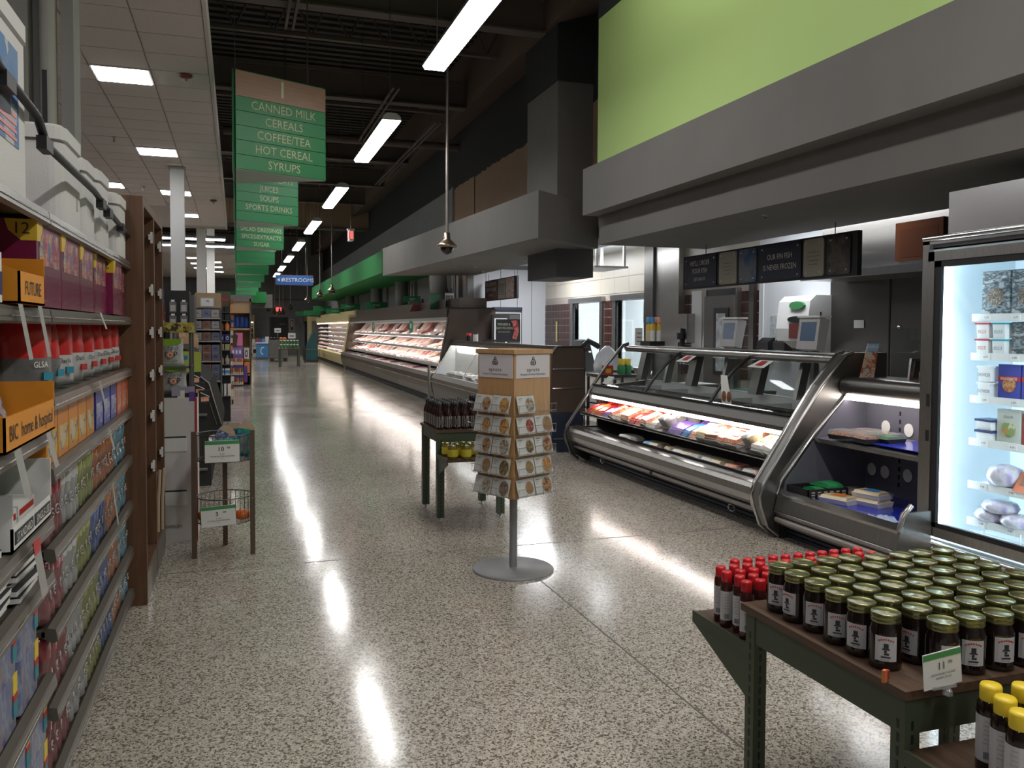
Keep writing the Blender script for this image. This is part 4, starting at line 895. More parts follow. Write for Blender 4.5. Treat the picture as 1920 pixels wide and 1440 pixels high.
t = thing('info_board', 'red and dark folded board lying against the top of the meat case', 'sign', (4.4, 21.0, 2.05)); MB().prism([(4.18, 2.03), (4.52, 2.03), (4.52, 2.2), (4.28, 2.2)], 21.0, 21.03, 'maroon').prism([(4.15, 2.2), (4.5, 2.2), (4.5, 2.3), (4.15, 2.3)], 21.0, 21.03, 'greydark').build('board', t); MB().prism([(4.55, 2.03), (4.6, 2.03), (4.53, 2.36), (4.49, 2.36)], 20.95, 21.1, 'black').build('strut', t)
# ---- cream cases farther on
def cream_case(y0, y1, lab, doors=False):
    t = thing('cream_case', lab, 'display case', (4.3, y0, 0))
    MB().box(4.05, 5.0, y0, y1, 0, .13, 'kick').build('kick_plate', t)
    MB().prism([(4.02, .13), (3.93, .17), (3.88, .4), (3.88, .55), (4.0, .6), (4.3, .6), (4.3, .13)], y0, y1, 'yellowlam').build('front_panel', t)
    MB().box(4.82, 4.86, y0, y1, .5, 2.0, 'caseint').box(4.0, 4.85, y0, y1, .56, .6, 'caseint').build('interior', t)
    MB().box(4.15, 5.0, y0, y1, 1.86, 2.12, 'yellowlam').box(4.4, 5.0, y0, y1, 2.12, 2.3, 'yellowlam').build('header', t)
    MB().prism([(4.0, 0), (3.88, .4), (3.9, .62), (4.18, 1.9), (5.0, 1.9), (5.0, 0)], y0, y0+.04, 'yellowlam').build('end_panel', t)
    MB().box(4.2, 4.24, y0+.05, y1-.05, 1.8, 1.83, 'tubew').build('light_tube', t)
    for z in (.78, .98, 1.18, 1.38, 1.58): 
        MB().box(4.28, 4.82, y0, y1, z-.015, z, 'caseint').box(4.27, 4.28, y0, y1, z-.03, z+.02, 'card').build('shelf', t)
        MB().box(4.29, 4.32, y0+.05, y1-.05, z-.03, z-.018, 'tubew').build('light_tube', t)
    return t
cream_case(33.05, 47, 'cream-fronted open case with many lit shelves beyond the brown meat case')
for zi, z in enumerate((.6, .78, .98, 1.18, 1.38, 1.58)):
    goods(33.3, 46.9, .8, 4.45 if zi else 4.2, z+.005, 0, seqm('red', 'yel', 'wh', 'dark', 'pink', 'blu'), '%s pack, '+['bottom', 'second lowest', 'third', 'fourth', 'fifth', 'top'][zi]+' shelf of the cream case, %s from near end', 'packs in the cream case')
t = thing('glass_door_case', 'cream refrigerated case with dark glass doors near the end wall', 'display case', (4.2, 48.5, 0))
MB().box(3.9, 5.0, 49.2, 52.9, 0, .15, 'kick').box(4.1, 5.0, 49.2, 52.9, .15, 2.0, 'steeld').build('body', t); MB().box(3.85, 5.0, 49.2, 52.9, 2.0, 2.25, 'yellowlam').box(3.85, 4.1, 49.15, 49.3, 0, 2.25, 'yellowlam').build('header', t)
for k in range(3): MB().box(3.98, 4.0, 49.35+1.2*k, 50.45+1.2*k, .2, 1.95, 'signnavy').build('door', t)
# ---- service case with slanted glass
def service_case():
    t = thing('service_case', 'taupe meat service counter with slanted glass front, white lit inside', 'display case', (4.2, 13.5, 0))
    y0, y1 = 10.1, 16.93
    MB().box(4.02, 4.36, y0, y1, 0, .13, 'kick').build('kick_plate', t)
    MB().prism([(4.0, .13), (3.9, .18), (3.85, .4), (3.83, .58), (3.88, .66), (4.0, .66), (4.0, .13)], y0, y1, 'brownlam2').build('front_panel', t)
    MB().box(3.822, 3.828, y0, y1, .50, .52, 'chrome').build('chrome_strip', t)
    MB().box(3.95, 4.34, y0, y1, .6, .66, 'caseint').box(4.34, 4.36, y0, y1, .6, 1.3, 'caseint').prism([(3.95, .6), (3.92, .68), (4.27, 1.29), (4.36, 1.3), (4.36, .6)], y1-.02, y1, 'caseint').build('deck', t)
    for k in range(3):
        a = y0+.1+k*(y1-y0-.1)/3; c = a+(y1-y0-.1)/3-.02
        MB().quad((3.90, a, .665), (3.90, c, .665), (4.28, c, 1.30), (4.28, a, 1.30), 'glass').build('glass_pane', t)
        MB().tube([(3.90, c+.01, .67), (4.28, c+.01, 1.31)], .012, 'steell', 6).build('glass_clip', t)
    MB().box(4.26, 4.40, y0, y1, 1.31, 1.36, 'brownlam').box(4.25, 4.28, y0, y1, 1.25, 1.31, 'steel').build('top_ledge', t)
    MB().box(4.285, 4.33, y0+.1, y1-.1, 1.28, 1.305, 'tubec2').build('light_tube', t)
    # end panel facing the viewer: brown top, bright seams, navy foot
    P = [(3.86, .52), (3.80, .66), (3.84, .85), (3.86, 1.30), (3.92, 1.37), (4.27, 1.37), (4.30, 1.34), (4.30, .52)]
    MB().prism(P, 10.0, 10.1, 'brownlam').build('end_panel', t); MB().prism([(3.95, 0), (3.86, .15), (3.86, .52), (4.30, .52), (4.30, 0)], 10.01, 10.1, 'navy').build('end_foot', t)
    for z in (1.08, .83): MB().box(3.86, 4.30, 9.99, 10.0, z, z+.012, 'steell').build('seam_strip', t)
    MB().box(3.88, 4.30, 9.995, 10.01, .17, .185, 'shelflip').build('foot_strip', t)
    MB().tube([(3.85, 9.99, 1.28), (3.92, 9.99, 1.375), (4.27, 9.99, 1.375), (4.305, 9.99, 1.34), (4.305, 9.99, .3)], .008, 'black', 6).build('edge_trim', t)
M['tubec2'] = mat('white_case_tube', (1, 1, 1), .5, emit=22, ecol=(.92, .95, 1))
service_case()
for r_ in range(3):
    for i in range(9):
        y = 10.7+i*.66; b = MB(); z = .67+.0
        k = 'st%d' % r_
        if k not in PROTO: PROTO[k] = MB().prism([(-.035, 0), (.035, 0), (.046, .04), (-.046, .04)], -.25, .25, 'caseint').prism([(-.04, .042), (.04, .042), (.02, .075), (-.02, .07)], -.22, .22, [COLS['white'], MEAT[4], 'steel'][r_]).mesh('serving_tray')
        o = bpy.data.objects.new('serving_tray', PROTO[k]); COL.objects.link(o); o.location = (4.05+.10*r_, y, z); o.rotation_euler = (0, 0, random.uniform(-.1, .1)); tag(o, 'steel serving tray in the slanted glass counter, %s row, %s from the near end' % (['front', 'middle', 'back'][r_], ORD[i]), 'tray', 'serving trays in the meat counter')
t = thing('spice_jar', 'red-topped spice jar on the meat counter ledge', 'jar', (4.33, 15.8, 1.36)); MB().lathe([(.05, 0), (.05, .1)], COLS['black'], 12).build('jar', t, False); MB().lathe([(.052, .1), (.052, .15), (.001, .15)], 'redcap', 12).build('lid', t, False)
t = thing('spice_jar', 'white-labelled spice jar beside the red-topped one on the ledge', 'jar', (4.34, 15.35, 1.36)); MB().lathe([(.05, 0), (.05, .13)], 'card', 12).build('jar', t, False); MB().lathe([(.052, .13), (.052, .15), (.001, .15)], COLS['black'], 12).build('lid', t, False)
t = thing('chalk_sign', 'black PREPARED and READY TO COOK sign standing on the meat counter', 'sign', (4.30, 13.0, 1.36))
MB().box(4.55, 5.02, 14.7, 14.73, 1.36, 1.78, 'textd').box(4.3, 4.56, 14.7, 14.73, 1.36, 1.40, 'textd').build('board', t)
for s_, z in (('PREPARED &', 1.68), ('READY-TO-COOK', 1.61)): text(s_, .06, 'textc', (4.70, 14.698, z), XR, ZU, t, sx=.75)
text('FROM OUR BUTCHERS', .028, 'textc', (4.70, 14.698, 1.54), XR, ZU, t, sx=.8)
MB().prism([(4.84, 1.75), (4.96, 1.76), (4.99, 1.55), (4.94, 1.4), (4.86, 1.42), (4.90, 1.58)], 14.69, 14.7, MEAT[0]).build('food_photo', t)
t = thing('black_door_cooler', 'black reach-in cabinet with white edging against the white end wall', 'cabinet', (5.3, 17.9, 0))
MB().box(5.35, 6.05, 17.6, 18.09, 0, 2.06, 'greydark').box(5.35, 6.05, 17.58, 17.6, 2.0, 2.08, 'navy').build('body', t); MB().box(5.35, 6.02, 17.57, 17.6, 1.94, 1.96, 'card').box(6.0, 6.02, 17.57, 17.6, .9, 1.96, 'card').build('edging', t); MB().box(5.4, 5.98, 17.575, 17.6, .1, 1.92, 'greydark').build('door', t)
t = thing('frame_sign', 'black framed stand with white edging behind the meat counter', 'frame', (5.35, 16.8, .9))
MB().box(5.1, 5.5, 16.8, 16.83, .9, 1.9, 'black').box(5.16, 5.44, 16.79, 16.8, 1.0, 1.82, 'card').box(5.2, 5.4, 16.785, 16.79, 1.0, 1.78, 'black').build('frame', t)
# green spray bottle style door fittings
t = thing('meat_menu_board', 'dark red hanging board reading WE\'LL CUSTOM CUT THE WAY YOU LIKE', 'sign', (5.3, 16.8, 2.2))
MB().box(5.28, 5.32, 15.68, 17.9, 2.21, 2.66, 'textd').build('board', t)
for (a, c, m, nm) in ((16.95, 17.88, 'maroon', 'text_panel'), (16.4, 16.9, 'signcream', 'cream_panel'), (15.85, 16.35, MEAT[4], 'photo_panel')): MB().box(5.27, 5.28, a, c, 2.23, 2.64, m).build(nm, t)
for s_, z in (("WE'LL CUSTOM CUT", 2.56), ('THE WAY YOU LIKE', 2.45), ('JUST ASK US', 2.33)): text(s_, .11 if z > 2.4 else .08, 'textw', (5.27, 17.42, z), YL, ZU, t, sx=.72)
for k in range(5): MB().box(5.268, 5.27, 16.46, 16.84, 2.32+.05*k, 2.33+.05*k, 'textd').build('small_print', t)
for y in (15.9, 17.7): MB().tube([(5.3, y, 2.66), (5.3, y, 2.8)], .006, 'wire', 4).build('hanging_wire', t)
# stanchion pole
t = thing('stanchion', 'slim steel post standing in front of the meat counter', 'post', (3.13, 14, 0)); MB().tube([(0, 0, 0), (0, 0, .96)], .025, 'steel', 10).build('post', t, False); MB().lathe([(.12, 0), (.12, .012), (.03, .02)], 'steel', 20).build('foot', t, False)
# ---- seafood case
M['pan'] = mat('pan_steel', (.60, .61, .61), .4, .15)
def fish_case():
    t = thing('seafood_case', 'stainless seafood display case with curved glass above and open lit deck below', 'display case', (4.4, 7.4, 0))
    y0, y1 = 5.5, 9.35
    MB().box(4.08, 4.95, y0+.05, y1-.1, 0, .14, 'kick').build('kick_plate', t)
    for k in range(3): MB().box(4.06, 4.08, y0+.05, y1-.1, .015+k*.035, .035+k*.035, 'navy').build('kick_rib', t)
    ym = 7.35
    for a, c in ((y0, ym-.01), (ym+.01, y1)):
        MB().prism([(3.97, .12), (3.93, .155), (3.93, .20), (4.05, .20), (4.05, .12)], a, c, 'steeld').build('lower_bumper', t)
        MB().tube([(3.905, a+.02, .178), (3.905, c-.02, .178)], .022, 'pole', 8).build('bumper_tube', t)
    MB().prism([(3.96, .20), (3.885, .215), (3.835, .255), (3.815, .31), (3.82, .365), (3.85, .405), (3.90, .425), (3.95, .43), (3.95, .2)], y0, y1, 'steel', smooth=False).build('front_panel', t)
    MB().prism([(3.84, .405), (3.90, .425), (3.945, .435), (3.945, .425), (3.905, .415), (3.85, .395)], y0, y1, 'steell').build('front_rim', t)
    MB().box(3.94, 4.88, y0, y1, .37, .405, 'caseblack').box(4.85, 4.88, y0, y1, .36, .86, 'caseblack').build('lower_deck', t)
    o = MB().prism([(3.985, .57), (4.55, .66), (4.55, .68), (3.985, .59)], y0, y1, 'caseblack').build('shelf', t)
    MB().box(3.975, 3.985, y0, y1, .565, .645, 'glass').box(3.972, 3.976, y0, y1, .565, .575, 'steell').box(3.972, 3.976, y0, y1, .64, .645, 'steell').build('shelf_guard', o)
    MB().prism([(4.10, .80), (4.10, .835), (4.125, .90), (4.15, .925), (4.24, .90), (4.24, .80)], y0, y1, 'steeld').build('hood', t)
    MB().box(4.105, 4.15, y0+.02, y1-.05, .765, .80, 'tube').build('light_tube', t)
    # upper well: pans
    MB().box(4.2, 4.9, y0, y1, .80, .84, 'pan').box(4.84, 4.9, y0, y1, .84, .98, 'pan').box(4.18, 4.24, y0, y1, .84, .92, 'pan').build('well', t)
    for k in range(6): MB().box(4.2, 4.9, y0+.62*(k+.5), y0+.62*(k+.5)+.015, .84, .93, 'steell').build('pan_divider', t)
    MB().box(4.5, 4.515, y0, y1, .84, .925, 'steell').build('pan_divider', t)
    for k in range(44): 
        if k == 0: fin = MB().box(-.01, .01, -.004, .004, 0, .02, 'black').mesh('fin')
        o = bpy.data.objects.new('vent_fin', fin); COL.objects.link(o); setp(o, t); o.location = Vector((4.22, y0+.1+k*.028, .925))-t.location
    # curved glass: three panes
    prof = [(4.135, .925), (4.20, 1.02), (4.29, 1.13), (4.40, 1.235), (4.52, 1.325), (4.56, 1.345)]
    ds = [y0, 6.69, 7.98, y1]
    for k in range(3):
        q = MB(); a, c = ds[k]+.01, ds[k+1]-.01
        for i in range(5): q.add([(prof[i][0], a, prof[i][1]), (prof[i][0], c, prof[i][1]), (prof[i+1][0], c, prof[i+1][1]), (prof[i+1][0], a, prof[i+1][1])], [(0, 1, 2, 3)], 'glass', True)
        q.build('curved_glass', t)
        MB().box(4.13, 4.15, a, c, .92, .935, 'black').build('glass_seal', t)
    for y in (6.69, 7.98): MB().tube([(x, y, z) for x, z in prof], .017, 'black', 8).build('glass_rib', t)
    MB().tube([(4.585, y0, 1.375), (4.585, y1, 1.375)], .032, 'steell', 12).box(4.57, 4.66, y0, y1, 1.33, 1.352, 'steeld').box(4.6, 4.92, y0, y1, 1.39, 1.405, 'steel').build('top_rail', t)
    for k in range(7):
        y = y0+.12+k*.6; MB().prism([(4.72, .98), (4.80, .98), (4.90, 1.39), (4.82, 1.39)], y, y+.05 if k % 2 else y+.14, 'steel' if k % 2 else 'steeld').build('rear_door_stile', t)
    MB().quad((4.78, y0, .98), (4.78, y1, .98), (4.88, y1, 1.39), (4.88, y0, 1.39), 'glass').build('rear_glass', t)
    # end panels
    out = [(4.05, 0), (3.97, .005), (3.86, .09), (3.79, .25), (3.78, .33), (3.81, .43), (4.11, .865), (4.33, 1.17), (4.55, 1.405), (4.62, 1.425), (4.95, 1.425), (4.95, 0)]
    MB().prism(out, 5.39, 5.5, 'steeld').build('end_panel', t)
    rim = [(3.95, 0.02), (3.86, .09), (3.79, .25), (3.78, .33), (3.81, .43), (4.11, .865), (4.33, 1.17), (4.55, 1.405), (4.62, 1.425)]
    MB().tube([(x, 5.5, z) for x, z in rim], .016, 'steell', 6).tube([(x, 5.39, z) for x, z in rim], .014, 'steel', 6).build('end_trim', t)
    MB().tube([(x, 9.36, z) for x, z in rim], .02, 'steeld', 6).build('end_trim', t)
    MB().prism([(4.05, 0), (3.86, .1), (3.8, .3), (3.83, .42), (4.2, .42), (4.2, 0)], 9.33, 9.37, 'steeld').prism([(4.2, 0), (4.95, 0), (4.95, .98), (4.2, .9)], 9.33, 9.37, 'steeld').build('end_panel', t)
    for y in (6.0, 8.6): MB().tube([(3.93, y+.05*math.cos(a*.9), .11+.03*math.sin(a*.9)) for a in range(8)], .004, 'steell', 5).build('hanging_clip', t)
fish_case()
def shelfgoods():
    S = 'on the lit shelf of the seafood case, '
    items = [('fish_pouch', 'pouch', 'red', 'orange', 9.2), ('fish_pouch', 'pouch', 'orange', 'red', 9.05), ('fish_pouch', 'pouch', 'red', None, 8.9), ('fish_pouch', 'pouch', 'purple', 'white', 8.72), ('fish_tray', 'tray', 'salmon', 'green', 8.52), ('fish_pouch', 'pouch', 'cream', None, 8.34), ('fish_tray', 'tray', 'salmon', 'orange', 8.2), ('fish_pouch', 'pouch', 'red', 'orange', 8.05), ('fish_pouch', 'pouch', 'red', None, 7.9), ('fish_tray', 'tray', 'salmon', None, 7.74), ('fish_pouch', 'pouch', 'white', None, 7.6), ('tub', 'tub', 'white', None, 7.45), ('tub', 'tub', 'white', None, 7.33),
             ('fish_pouch', 'pouch', 'purple', 'blue', 7.18), ('fish_pouch', 'pouch', 'purple', 'white', 7.05), ('fish_pouch', 'pouch', 'blue', None, 6.92), ('fish_pouch', 'pouch', 'salmon', 'blue', 6.78), ('fish_tray', 'tray', 'cream', None, 6.62), ('fish_tray', 'tray', 'brown', 'white', 6.47), ('fish_tray', 'tray', 'salmon', None, 6.32), ('fish_tray', 'tray', 'salmon', 'red', 6.17), ('tub', 'tub', 'white', None, 6.0), ('tub', 'tub', 'cream', None, 5.9), ('fish_tray', 'tray', 'white', 'yellow', 5.76), ('fish_tray', 'tray', 'white', 'yellow', 5.62)]
    for i, (nm, kd, c, c2, y) in enumerate(items):
        key = 'f'+kd+c+str(c2)
        if key not in PROTO: PROTO[key] = pack_mesh(kd, MATS['fishp_'+c] if c in ('salmon',) and 'fishp_'+c in MATS else COLS[c], COLS[c2] if c2 else None).mesh(nm)
        o = bpy.data.objects.new(nm, PROTO[key]); COL.objects.link(o)
        o.location = (4.13, y, .622); o.rotation_euler = (random.uniform(-.12, .12), -.42, random.uniform(-.3, .3)); o.scale = (1.3, .88, 1.7)
        tag(o, '%s %s %s%s from the left end' % (c, {'tray': 'filmed tray', 'pouch': 'pouch', 'tub': 'round tub'}[kd], S, ORD[i]), 'seafood pack', 'seafood packs on the lit shelf')
        if i % 2 == 0:
            o2 = o.copy(); COL.objects.link(o2); o2.location = (4.34, y-.05, .668); o2['label'] = '%s %s, back row of the lit seafood shelf, %s from left' % (c, {'tray': 'filmed tray', 'pouch': 'pouch', 'tub': 'round tub'}[kd], ORD[i//2])
    low = [('white', 'salmon', 8.2), ('white', None, 8.05), ('blue', 'white', 7.62), ('cream', None, 7.5), ('cream', 'white', 7.2), ('white', 'cream', 7.02), ('cream', None, 6.85), ('white', 'green', 6.68), ('white', 'cream', 6.5), ('cream', None, 6.35), ('salmon', 'red', 6.12), ('white', 'salmon', 5.85), ('salmon', None, 5.68)]
    for i, (c, c2, y) in enumerate(low):
        key = 'ftray'+c+str(c2)
        if key not in PROTO: PROTO[key] = pack_mesh('tray', COLS[c], COLS[c2] if c2 else None).mesh('fish_tray')
        o = bpy.data.objects.new('fish_tray', PROTO[key]); COL.objects.link(o); o.location = (4.06, y, .407); o.rotation_euler = (0, -.0, random.uniform(-.3, .3)); o.scale = (.9, .7, .9)
        tag(o, '%s filmed tray on the lowest deck of the seafood case, %s from the left end' % (c, ORD[i]), 'seafood pack', 'seafood packs on the lowest deck')
COLS['salmon'] = printed('salmon_flesh', (.72, .28, .16), [(.75, .42, .32), (.65, .2, .1)], 40, .3, mode='noise')
shelfgoods()
# things on and in the seafood case
t = thing('condiment_caddy', 'black caddy of yellow-topped sauce bottles on the seafood case rail', 'caddy', (4.8, 9.05, 1.406))
MB().box(4.7, 4.9, 8.95, 9.2, 1.406, 1.46, 'black').build('tray', t)
for i, (x, y) in enumerate([(4.76, 9.0), (4.84, 9.0), (4.76, 9.08), (4.84, 9.08), (4.78, 9.15)]):
    b = thing('sauce_bottle', 'tall clear sauce bottle with yellow contents, %s in the black caddy' % ORD[i], 'bottle', (x, y, 1.42), 0, 'sauce bottles in the caddy')
    MB().lathe([(.03, 0), (.03, .16), (.03, .17)], 'card' if i < 2 else COLS['cream'], 10).build('body', b, False); MB().lathe([(.03, .17), (.028, .23), (.015, .26)], COLS['yellow'], 10).build('contents', b, False); MB().lathe([(.028, .26), (.03, .30), (.02, .33), (.001, .335)], COLS['salmon'] if i % 2 else COLS['blue'], 10).build('cap', b, False)
t = thing('sign_card', 'small white framed card in front of the right window', 'sign', (4.9, 9.42, 1.2)); MB().box(4.68, 4.78, 9.30, 9.31, 1.406, 1.62, 'card').build('card', t)
for k in range(3): MB().box(4.70, 4.76, 9.295, 9.30, 1.45+.05*k, 1.46+.05*k, 'greydark').build('printed_line', t)
M['screen'] = mat('lcd_screen', (.02, .045, .09), .2, emit=.05, ecol=(.1, .25, .5))
def scale_disp(y, lab):
    t = thing('weighing_scale', lab, 'scale', (5.25, y, 0))
    MB().box(5.22, 5.28, y-.03, y+.03, .9, 1.5, 'steel').build('post', t)
    MB().prism([(5.15, 1.42), (5.24, 1.40), (5.30, 1.70), (5.19, 1.73)], y-.15, y+.15, 'greywhite').box(5.17, 5.31, y-.16, y+.16, 1.72, 1.74, 'card').build('head', t)
    MB().prism([(5.158, 1.48), (5.16, 1.48), (5.183, 1.68), (5.181, 1.68)], y-.11, y+.11, 'screen').build('screen', t)
    MB().box(5.05, 5.45, y-.2, y+.2, .85, .92, 'steel').build('platter', t)
scale_disp(8.0, 'weighing scale with tilted screen on a post, in front of the walk-in door'); scale_disp(6.65, 'weighing scale with tilted screen on a post, in front of the towel dispenser')
M['greenink2'] = mat('green_board', (.03, .12, .09), .5)
t = thing('prep_counter', 'steel work counter behind the seafood case', 'counter', (5.5, 7, 0)); MB().box(5.0, 5.6, 5.5, 9.2, .82, .86, 'steel').build('worktop', t); MB().box(5.02, 5.58, 5.5, 9.2, 0, .82, 'steeld').build('base', t)
for i, y in enumerate((6.0, 7.4, 8.5)): one('hotel_pan', MB().prism([(-.14, 0), (.14, 0), (.17, .09), (-.17, .09)], -.22, .22, 'steel').box(-.15, .15, -.2, .2, .085, .092, 'greenink2' if i == 1 else 'white'), 'steel pan on the work counter behind the glass, %s from the right' % ORD[i], 'pan', (5.3, y+.35, .862), 0)
b = MB().quad((4.16, 6.60, .98), (4.16, 6.48, .98), (4.30, 6.45, 1.2), (4.30, 6.66, 1.2), 'card')
t = thing('photo_card', 'white card with crab cake photo leaning inside the seafood case glass', 'card', (4.2, 6.5, .95))
MB().prism([(6.42, .93), (6.58, .93), (6.60, 1.19), (6.50, 1.19)], 4.19, 4.193, 'card', 'x').build('card', t); MB().prism([(6.54+.035*math.cos(R(a)), 1.0+.05*math.sin(R(a))) for a in range(0, 360, 40)], 4.187, 4.19, COLS['brown'], 'x').prism([(6.46+.035*math.cos(R(a)), 1.0+.05*math.sin(R(a))) for a in range(0, 360, 40)], 4.187, 4.19, COLS['brown'], 'x').build('food_photo', t)
for i, y in enumerate((7.75, 6.45)):
    t = thing('price_card', 'white card with orange salmon picture clipped high on the glass, %s rib' % ('left' if i == 0 else 'right'), 'card', (4.46, y, 1.25)); MB().quad((4.49, y-.02, 1.33), (4.49, y-.22, 1.33), (4.42, y-.17, 1.265), (4.42, y+.08, 1.265), 'card').build('card', t); MB().quad((4.476, y-.07, 1.325), (4.476, y-.15, 1.325), (4.43, y-.12, 1.285), (4.43, y-.02, 1.285), 'redink').build('picture', t)
t = thing('price_card', 'small blank white card inside the left pane of the seafood case', 'card', (4.2, 9.0, .95)); MB().quad((4.17, 9.15, .95), (4.17, 8.98, .95), (4.23, 8.93, 1.04), (4.23, 9.1, 1.04), 'card').build('card', t)
# ---- deli case
def deli_case():
    t = thing('self_serve_case', 'stainless self-serve chilled case with blue lined deck and one shelf', 'display case', (4.4, 4.85, 0))
    y0, y1 = 4.31, 5.38
    MB().box(4.05, 4.95, y0, y1, 0, .1, 'kick').box(4.05, 4.17, 4.15, y0, 0, .1, 'kick').build('kick_plate', t); yf = 4.15
    for k in range(3): MB().box(4.03, 4.05, yf, y1, .01+k*.03, .03+k*.03, 'navy').build('kick_rib', t)
    MB().prism([(4.02, .10), (3.93, .115), (3.93, .165), (4.02, .165)], yf, y1, 'steeld').tube([(3.91, yf+.02, .155), (3.91, y1-.02, .155)], .022, 'pole', 8).build('bumper', t)
    MB().prism([(3.93, .165), (3.90, .215), (3.905, .225), (3.93, .335), (4.0, .335), (4.0, .165)], yf, y1, 'steel').box(3.90, 3.904, yf, y1, .222, .226, 'black').build('front_panel', t)
    MB().prism([(3.925, .325), (3.925, .345), (3.99, .372), (3.995, .36)], yf, y1, 'steell').build('front_rim', t)
    MB().box(3.99, 4.75, y0, y1, .315, .335, 'blueliner').box(3.99, 4.165, yf, y0, .315, .335, 'blueliner').build('blue_deck_liner', t)
    MB().box(4.75, 4.78, y0, y1, .33, 1.2, 'darkint').prism([(3.97, .33), (4.0, .44), (4.3, .80), (4.56, 1.1), (4.78, 1.1), (4.78, .33)], y1-.006, y1-.001, 'darkint').build('interior', t)
    o = MB().prism([(4.262, .745), (4.72, .78), (4.72, .795), (4.262, .765)], y0, y1-.01, 'darkint').build('shelf', t); MB().box(4.25, 4.262, y0, y1-.01, .738, .768, 'steell').build('shelf_edge', o)
    MB().box(4.30, 4.72, y0+.02, y0+.5, .79, .796, 'blueliner').build('blue_liner', o)
    for y in (5.02, 5.06): 
        for z in range(10): MB().box(4.742, 4.75, y-.005, y+.005, .42+z*.06, .45+z*.06, 'black').build('slot', t) if z < 10 and y == 5.02 else None
    for (y, z) in ((5.30, .51), (5.16, .51), (4.93, .52), (4.93, .86), (5.16, .86), (4.7, .86)):
        MB().prism([(y+.045*math.cos(R(a)), z+.05*math.sin(R(a))) for a in range(0, 360, 24)], 4.742, 4.746, 'card', 'x').build('round_vent_cap', t)
    MB().tube([(4.56, y0, 1.165), (4.56, y1, 1.165)], .075, 'steeld', 14).build('top_roll', t)
    MB().box(4.52, 4.57, y0+.01, y1-.02, 1.06, 1.085, 'tube').build('light_tube', t)
    MB().box(4.55, 4.95, y0, y1, 1.2, 1.235, 'steeld').build('top_shelf', t)
    prof = [(3.93, .34), (3.96, .45), (4.28, .82), (4.58, 1.12)]
    MB().tube([(x, y1, z) for x, z in prof], .016, 'steell', 6).build('side_trim', t); MB().tube([(x, yf-.01, z) for x, z in prof[:2]]+[(4.02, yf-.01, .5)], .02, 'steel', 6).build('side_trim', t)
    MB().prism([(3.95, .0), (3.93, .34), (3.96, .45), (4.28, .82), (4.58, 1.14), (4.95, 1.2), (4.95, 0)], y1, y1+.01, 'steeld').build('side_wall', t)
    MB().prism([(3.92, .1), (3.90, .22), (3.93, .36), (3.97, .46), (4.17, .46), (4.17, .1)], yf-.02, yf, 'steel').build('side_plate', t)
deli_case()
def clam(x, y, z, m, lab, rz=0, s=1.0, lid=True):
    t = thing('food_container', lab, 'container', (x, y, z), 0, 'food containers in the self-serve case')
    MB().prism([(-.075, 0), (.075, 0), (.095, .035), (-.095, .035)], -.11, .11, 'foam' if not lid else 'black').build('tray', t, False)
    MB().prism([(-.085, .035), (.085, .035), (.06, .05), (-.065, .052)], -.10, .10, m).build('food', t, False)
    if lid: MB().prism([(-.093, .036), (.093, .036), (.075, .07), (-.075, .07)], -.112, .112, 'film').build('lid', t, False)
    else: MB().box(-.04, .045, -.05, .05, .053, .055, COLS['blue'] if s < 1.01 else COLS['orange']).build('label', t, False)
    t.rotation_euler[2] = rz; t.scale = (s, s, s)
FOODM = printed('crab_food', (.45, .12, .04), [(.2, .06, .04), (.6, .28, .12)], 45, .3, mode='noise')
clam(4.34, 5.10, .785, FOODM, 'clear clamshell of red-brown seafood, left on the blue case shelf', .2); clam(4.36, 4.93, .785, FOODM, 'clear clamshell of orange seafood, middle of the blue case shelf', -.1); clam(4.46, 4.86, .79, COLS['green'], 'clear clamshell of green salad, right on the blue case shelf', .1); clam(4.5, 5.05, .79, FOODM, 'clear clamshell behind the others on the blue case shelf', 0)
clam(4.20, 5.01, .336, COLS['cream'], 'white tray of pale fish cakes, front on the blue liner', .3, 1.05, False); clam(4.36, 4.86, .336, COLS['cream'], 'white tray under another at the right of the blue liner', .2, 1.0, False); clam(4.37, 4.87, .39, COLS['cream'], 'white tray topping the right pile on the blue liner', .25, 1.0, False); clam(4.45, 5.1, .336, COLS['brown'], 'clear-lidded tray behind the white trays on the blue liner', .1, 1.0)
t = thing('plastic_crate', 'black perforated crate of green bagged packs in the blue-lined case', 'crate', (4.15, 5.22, .336))
b = MB()
for (x0, x1, a, c) in ((4.0, 4.36, 5.11, 5.118), (4.0, 4.36, 5.35, 5.358), (4.0, 4.008, 5.11, 5.358), (4.352, 4.36, 5.11, 5.358)): b.box(x0, x1, a, c, .336, .42, 'black')
b.box(4.0, 4.36, 5.11, 5.358, .336, .34, 'black'); b.build('body', t)
for k in range(6):
    for j in range(3): MB().box(4.03+k*.055, 4.06+k*.055, 5.108, 5.11, .352+j*.02, .362+j*.02, 'grid').build('slot', t)
for i in range(3): one('green_pack', pack_mesh('pouch', 'greensign2', None), 'flat green pack in the black crate, %s from the front' % ORD[i], 'pack', (4.12+.07*i, 5.23, .345+.035*i), 1.3+.2*i, 'green packs in the crate')
t = thing('plastic_bag', 'crumpled clear plastic bag at the right front of the blue liner', 'bag', (4.1, 4.45, .34))
b = MB(); v = []; n = 9
for i in range(n):
    for j in range(n): v.append((4.0+.16*i/(n-1), 4.36+.2*j/(n-1), .338+.03*random.random()*(1 if 0 < i < n-1 and 0 < j < n-1 else .1)))
b.add(v, [(i*n+j, (i+1)*n+j, (i+1)*n+j+1, i*n+j+1) for i in range(n-1) for j in range(n-1)], mat('crinkled_film', (.45, .55, .75), .15, spec=.9), True); b.build('film', t)
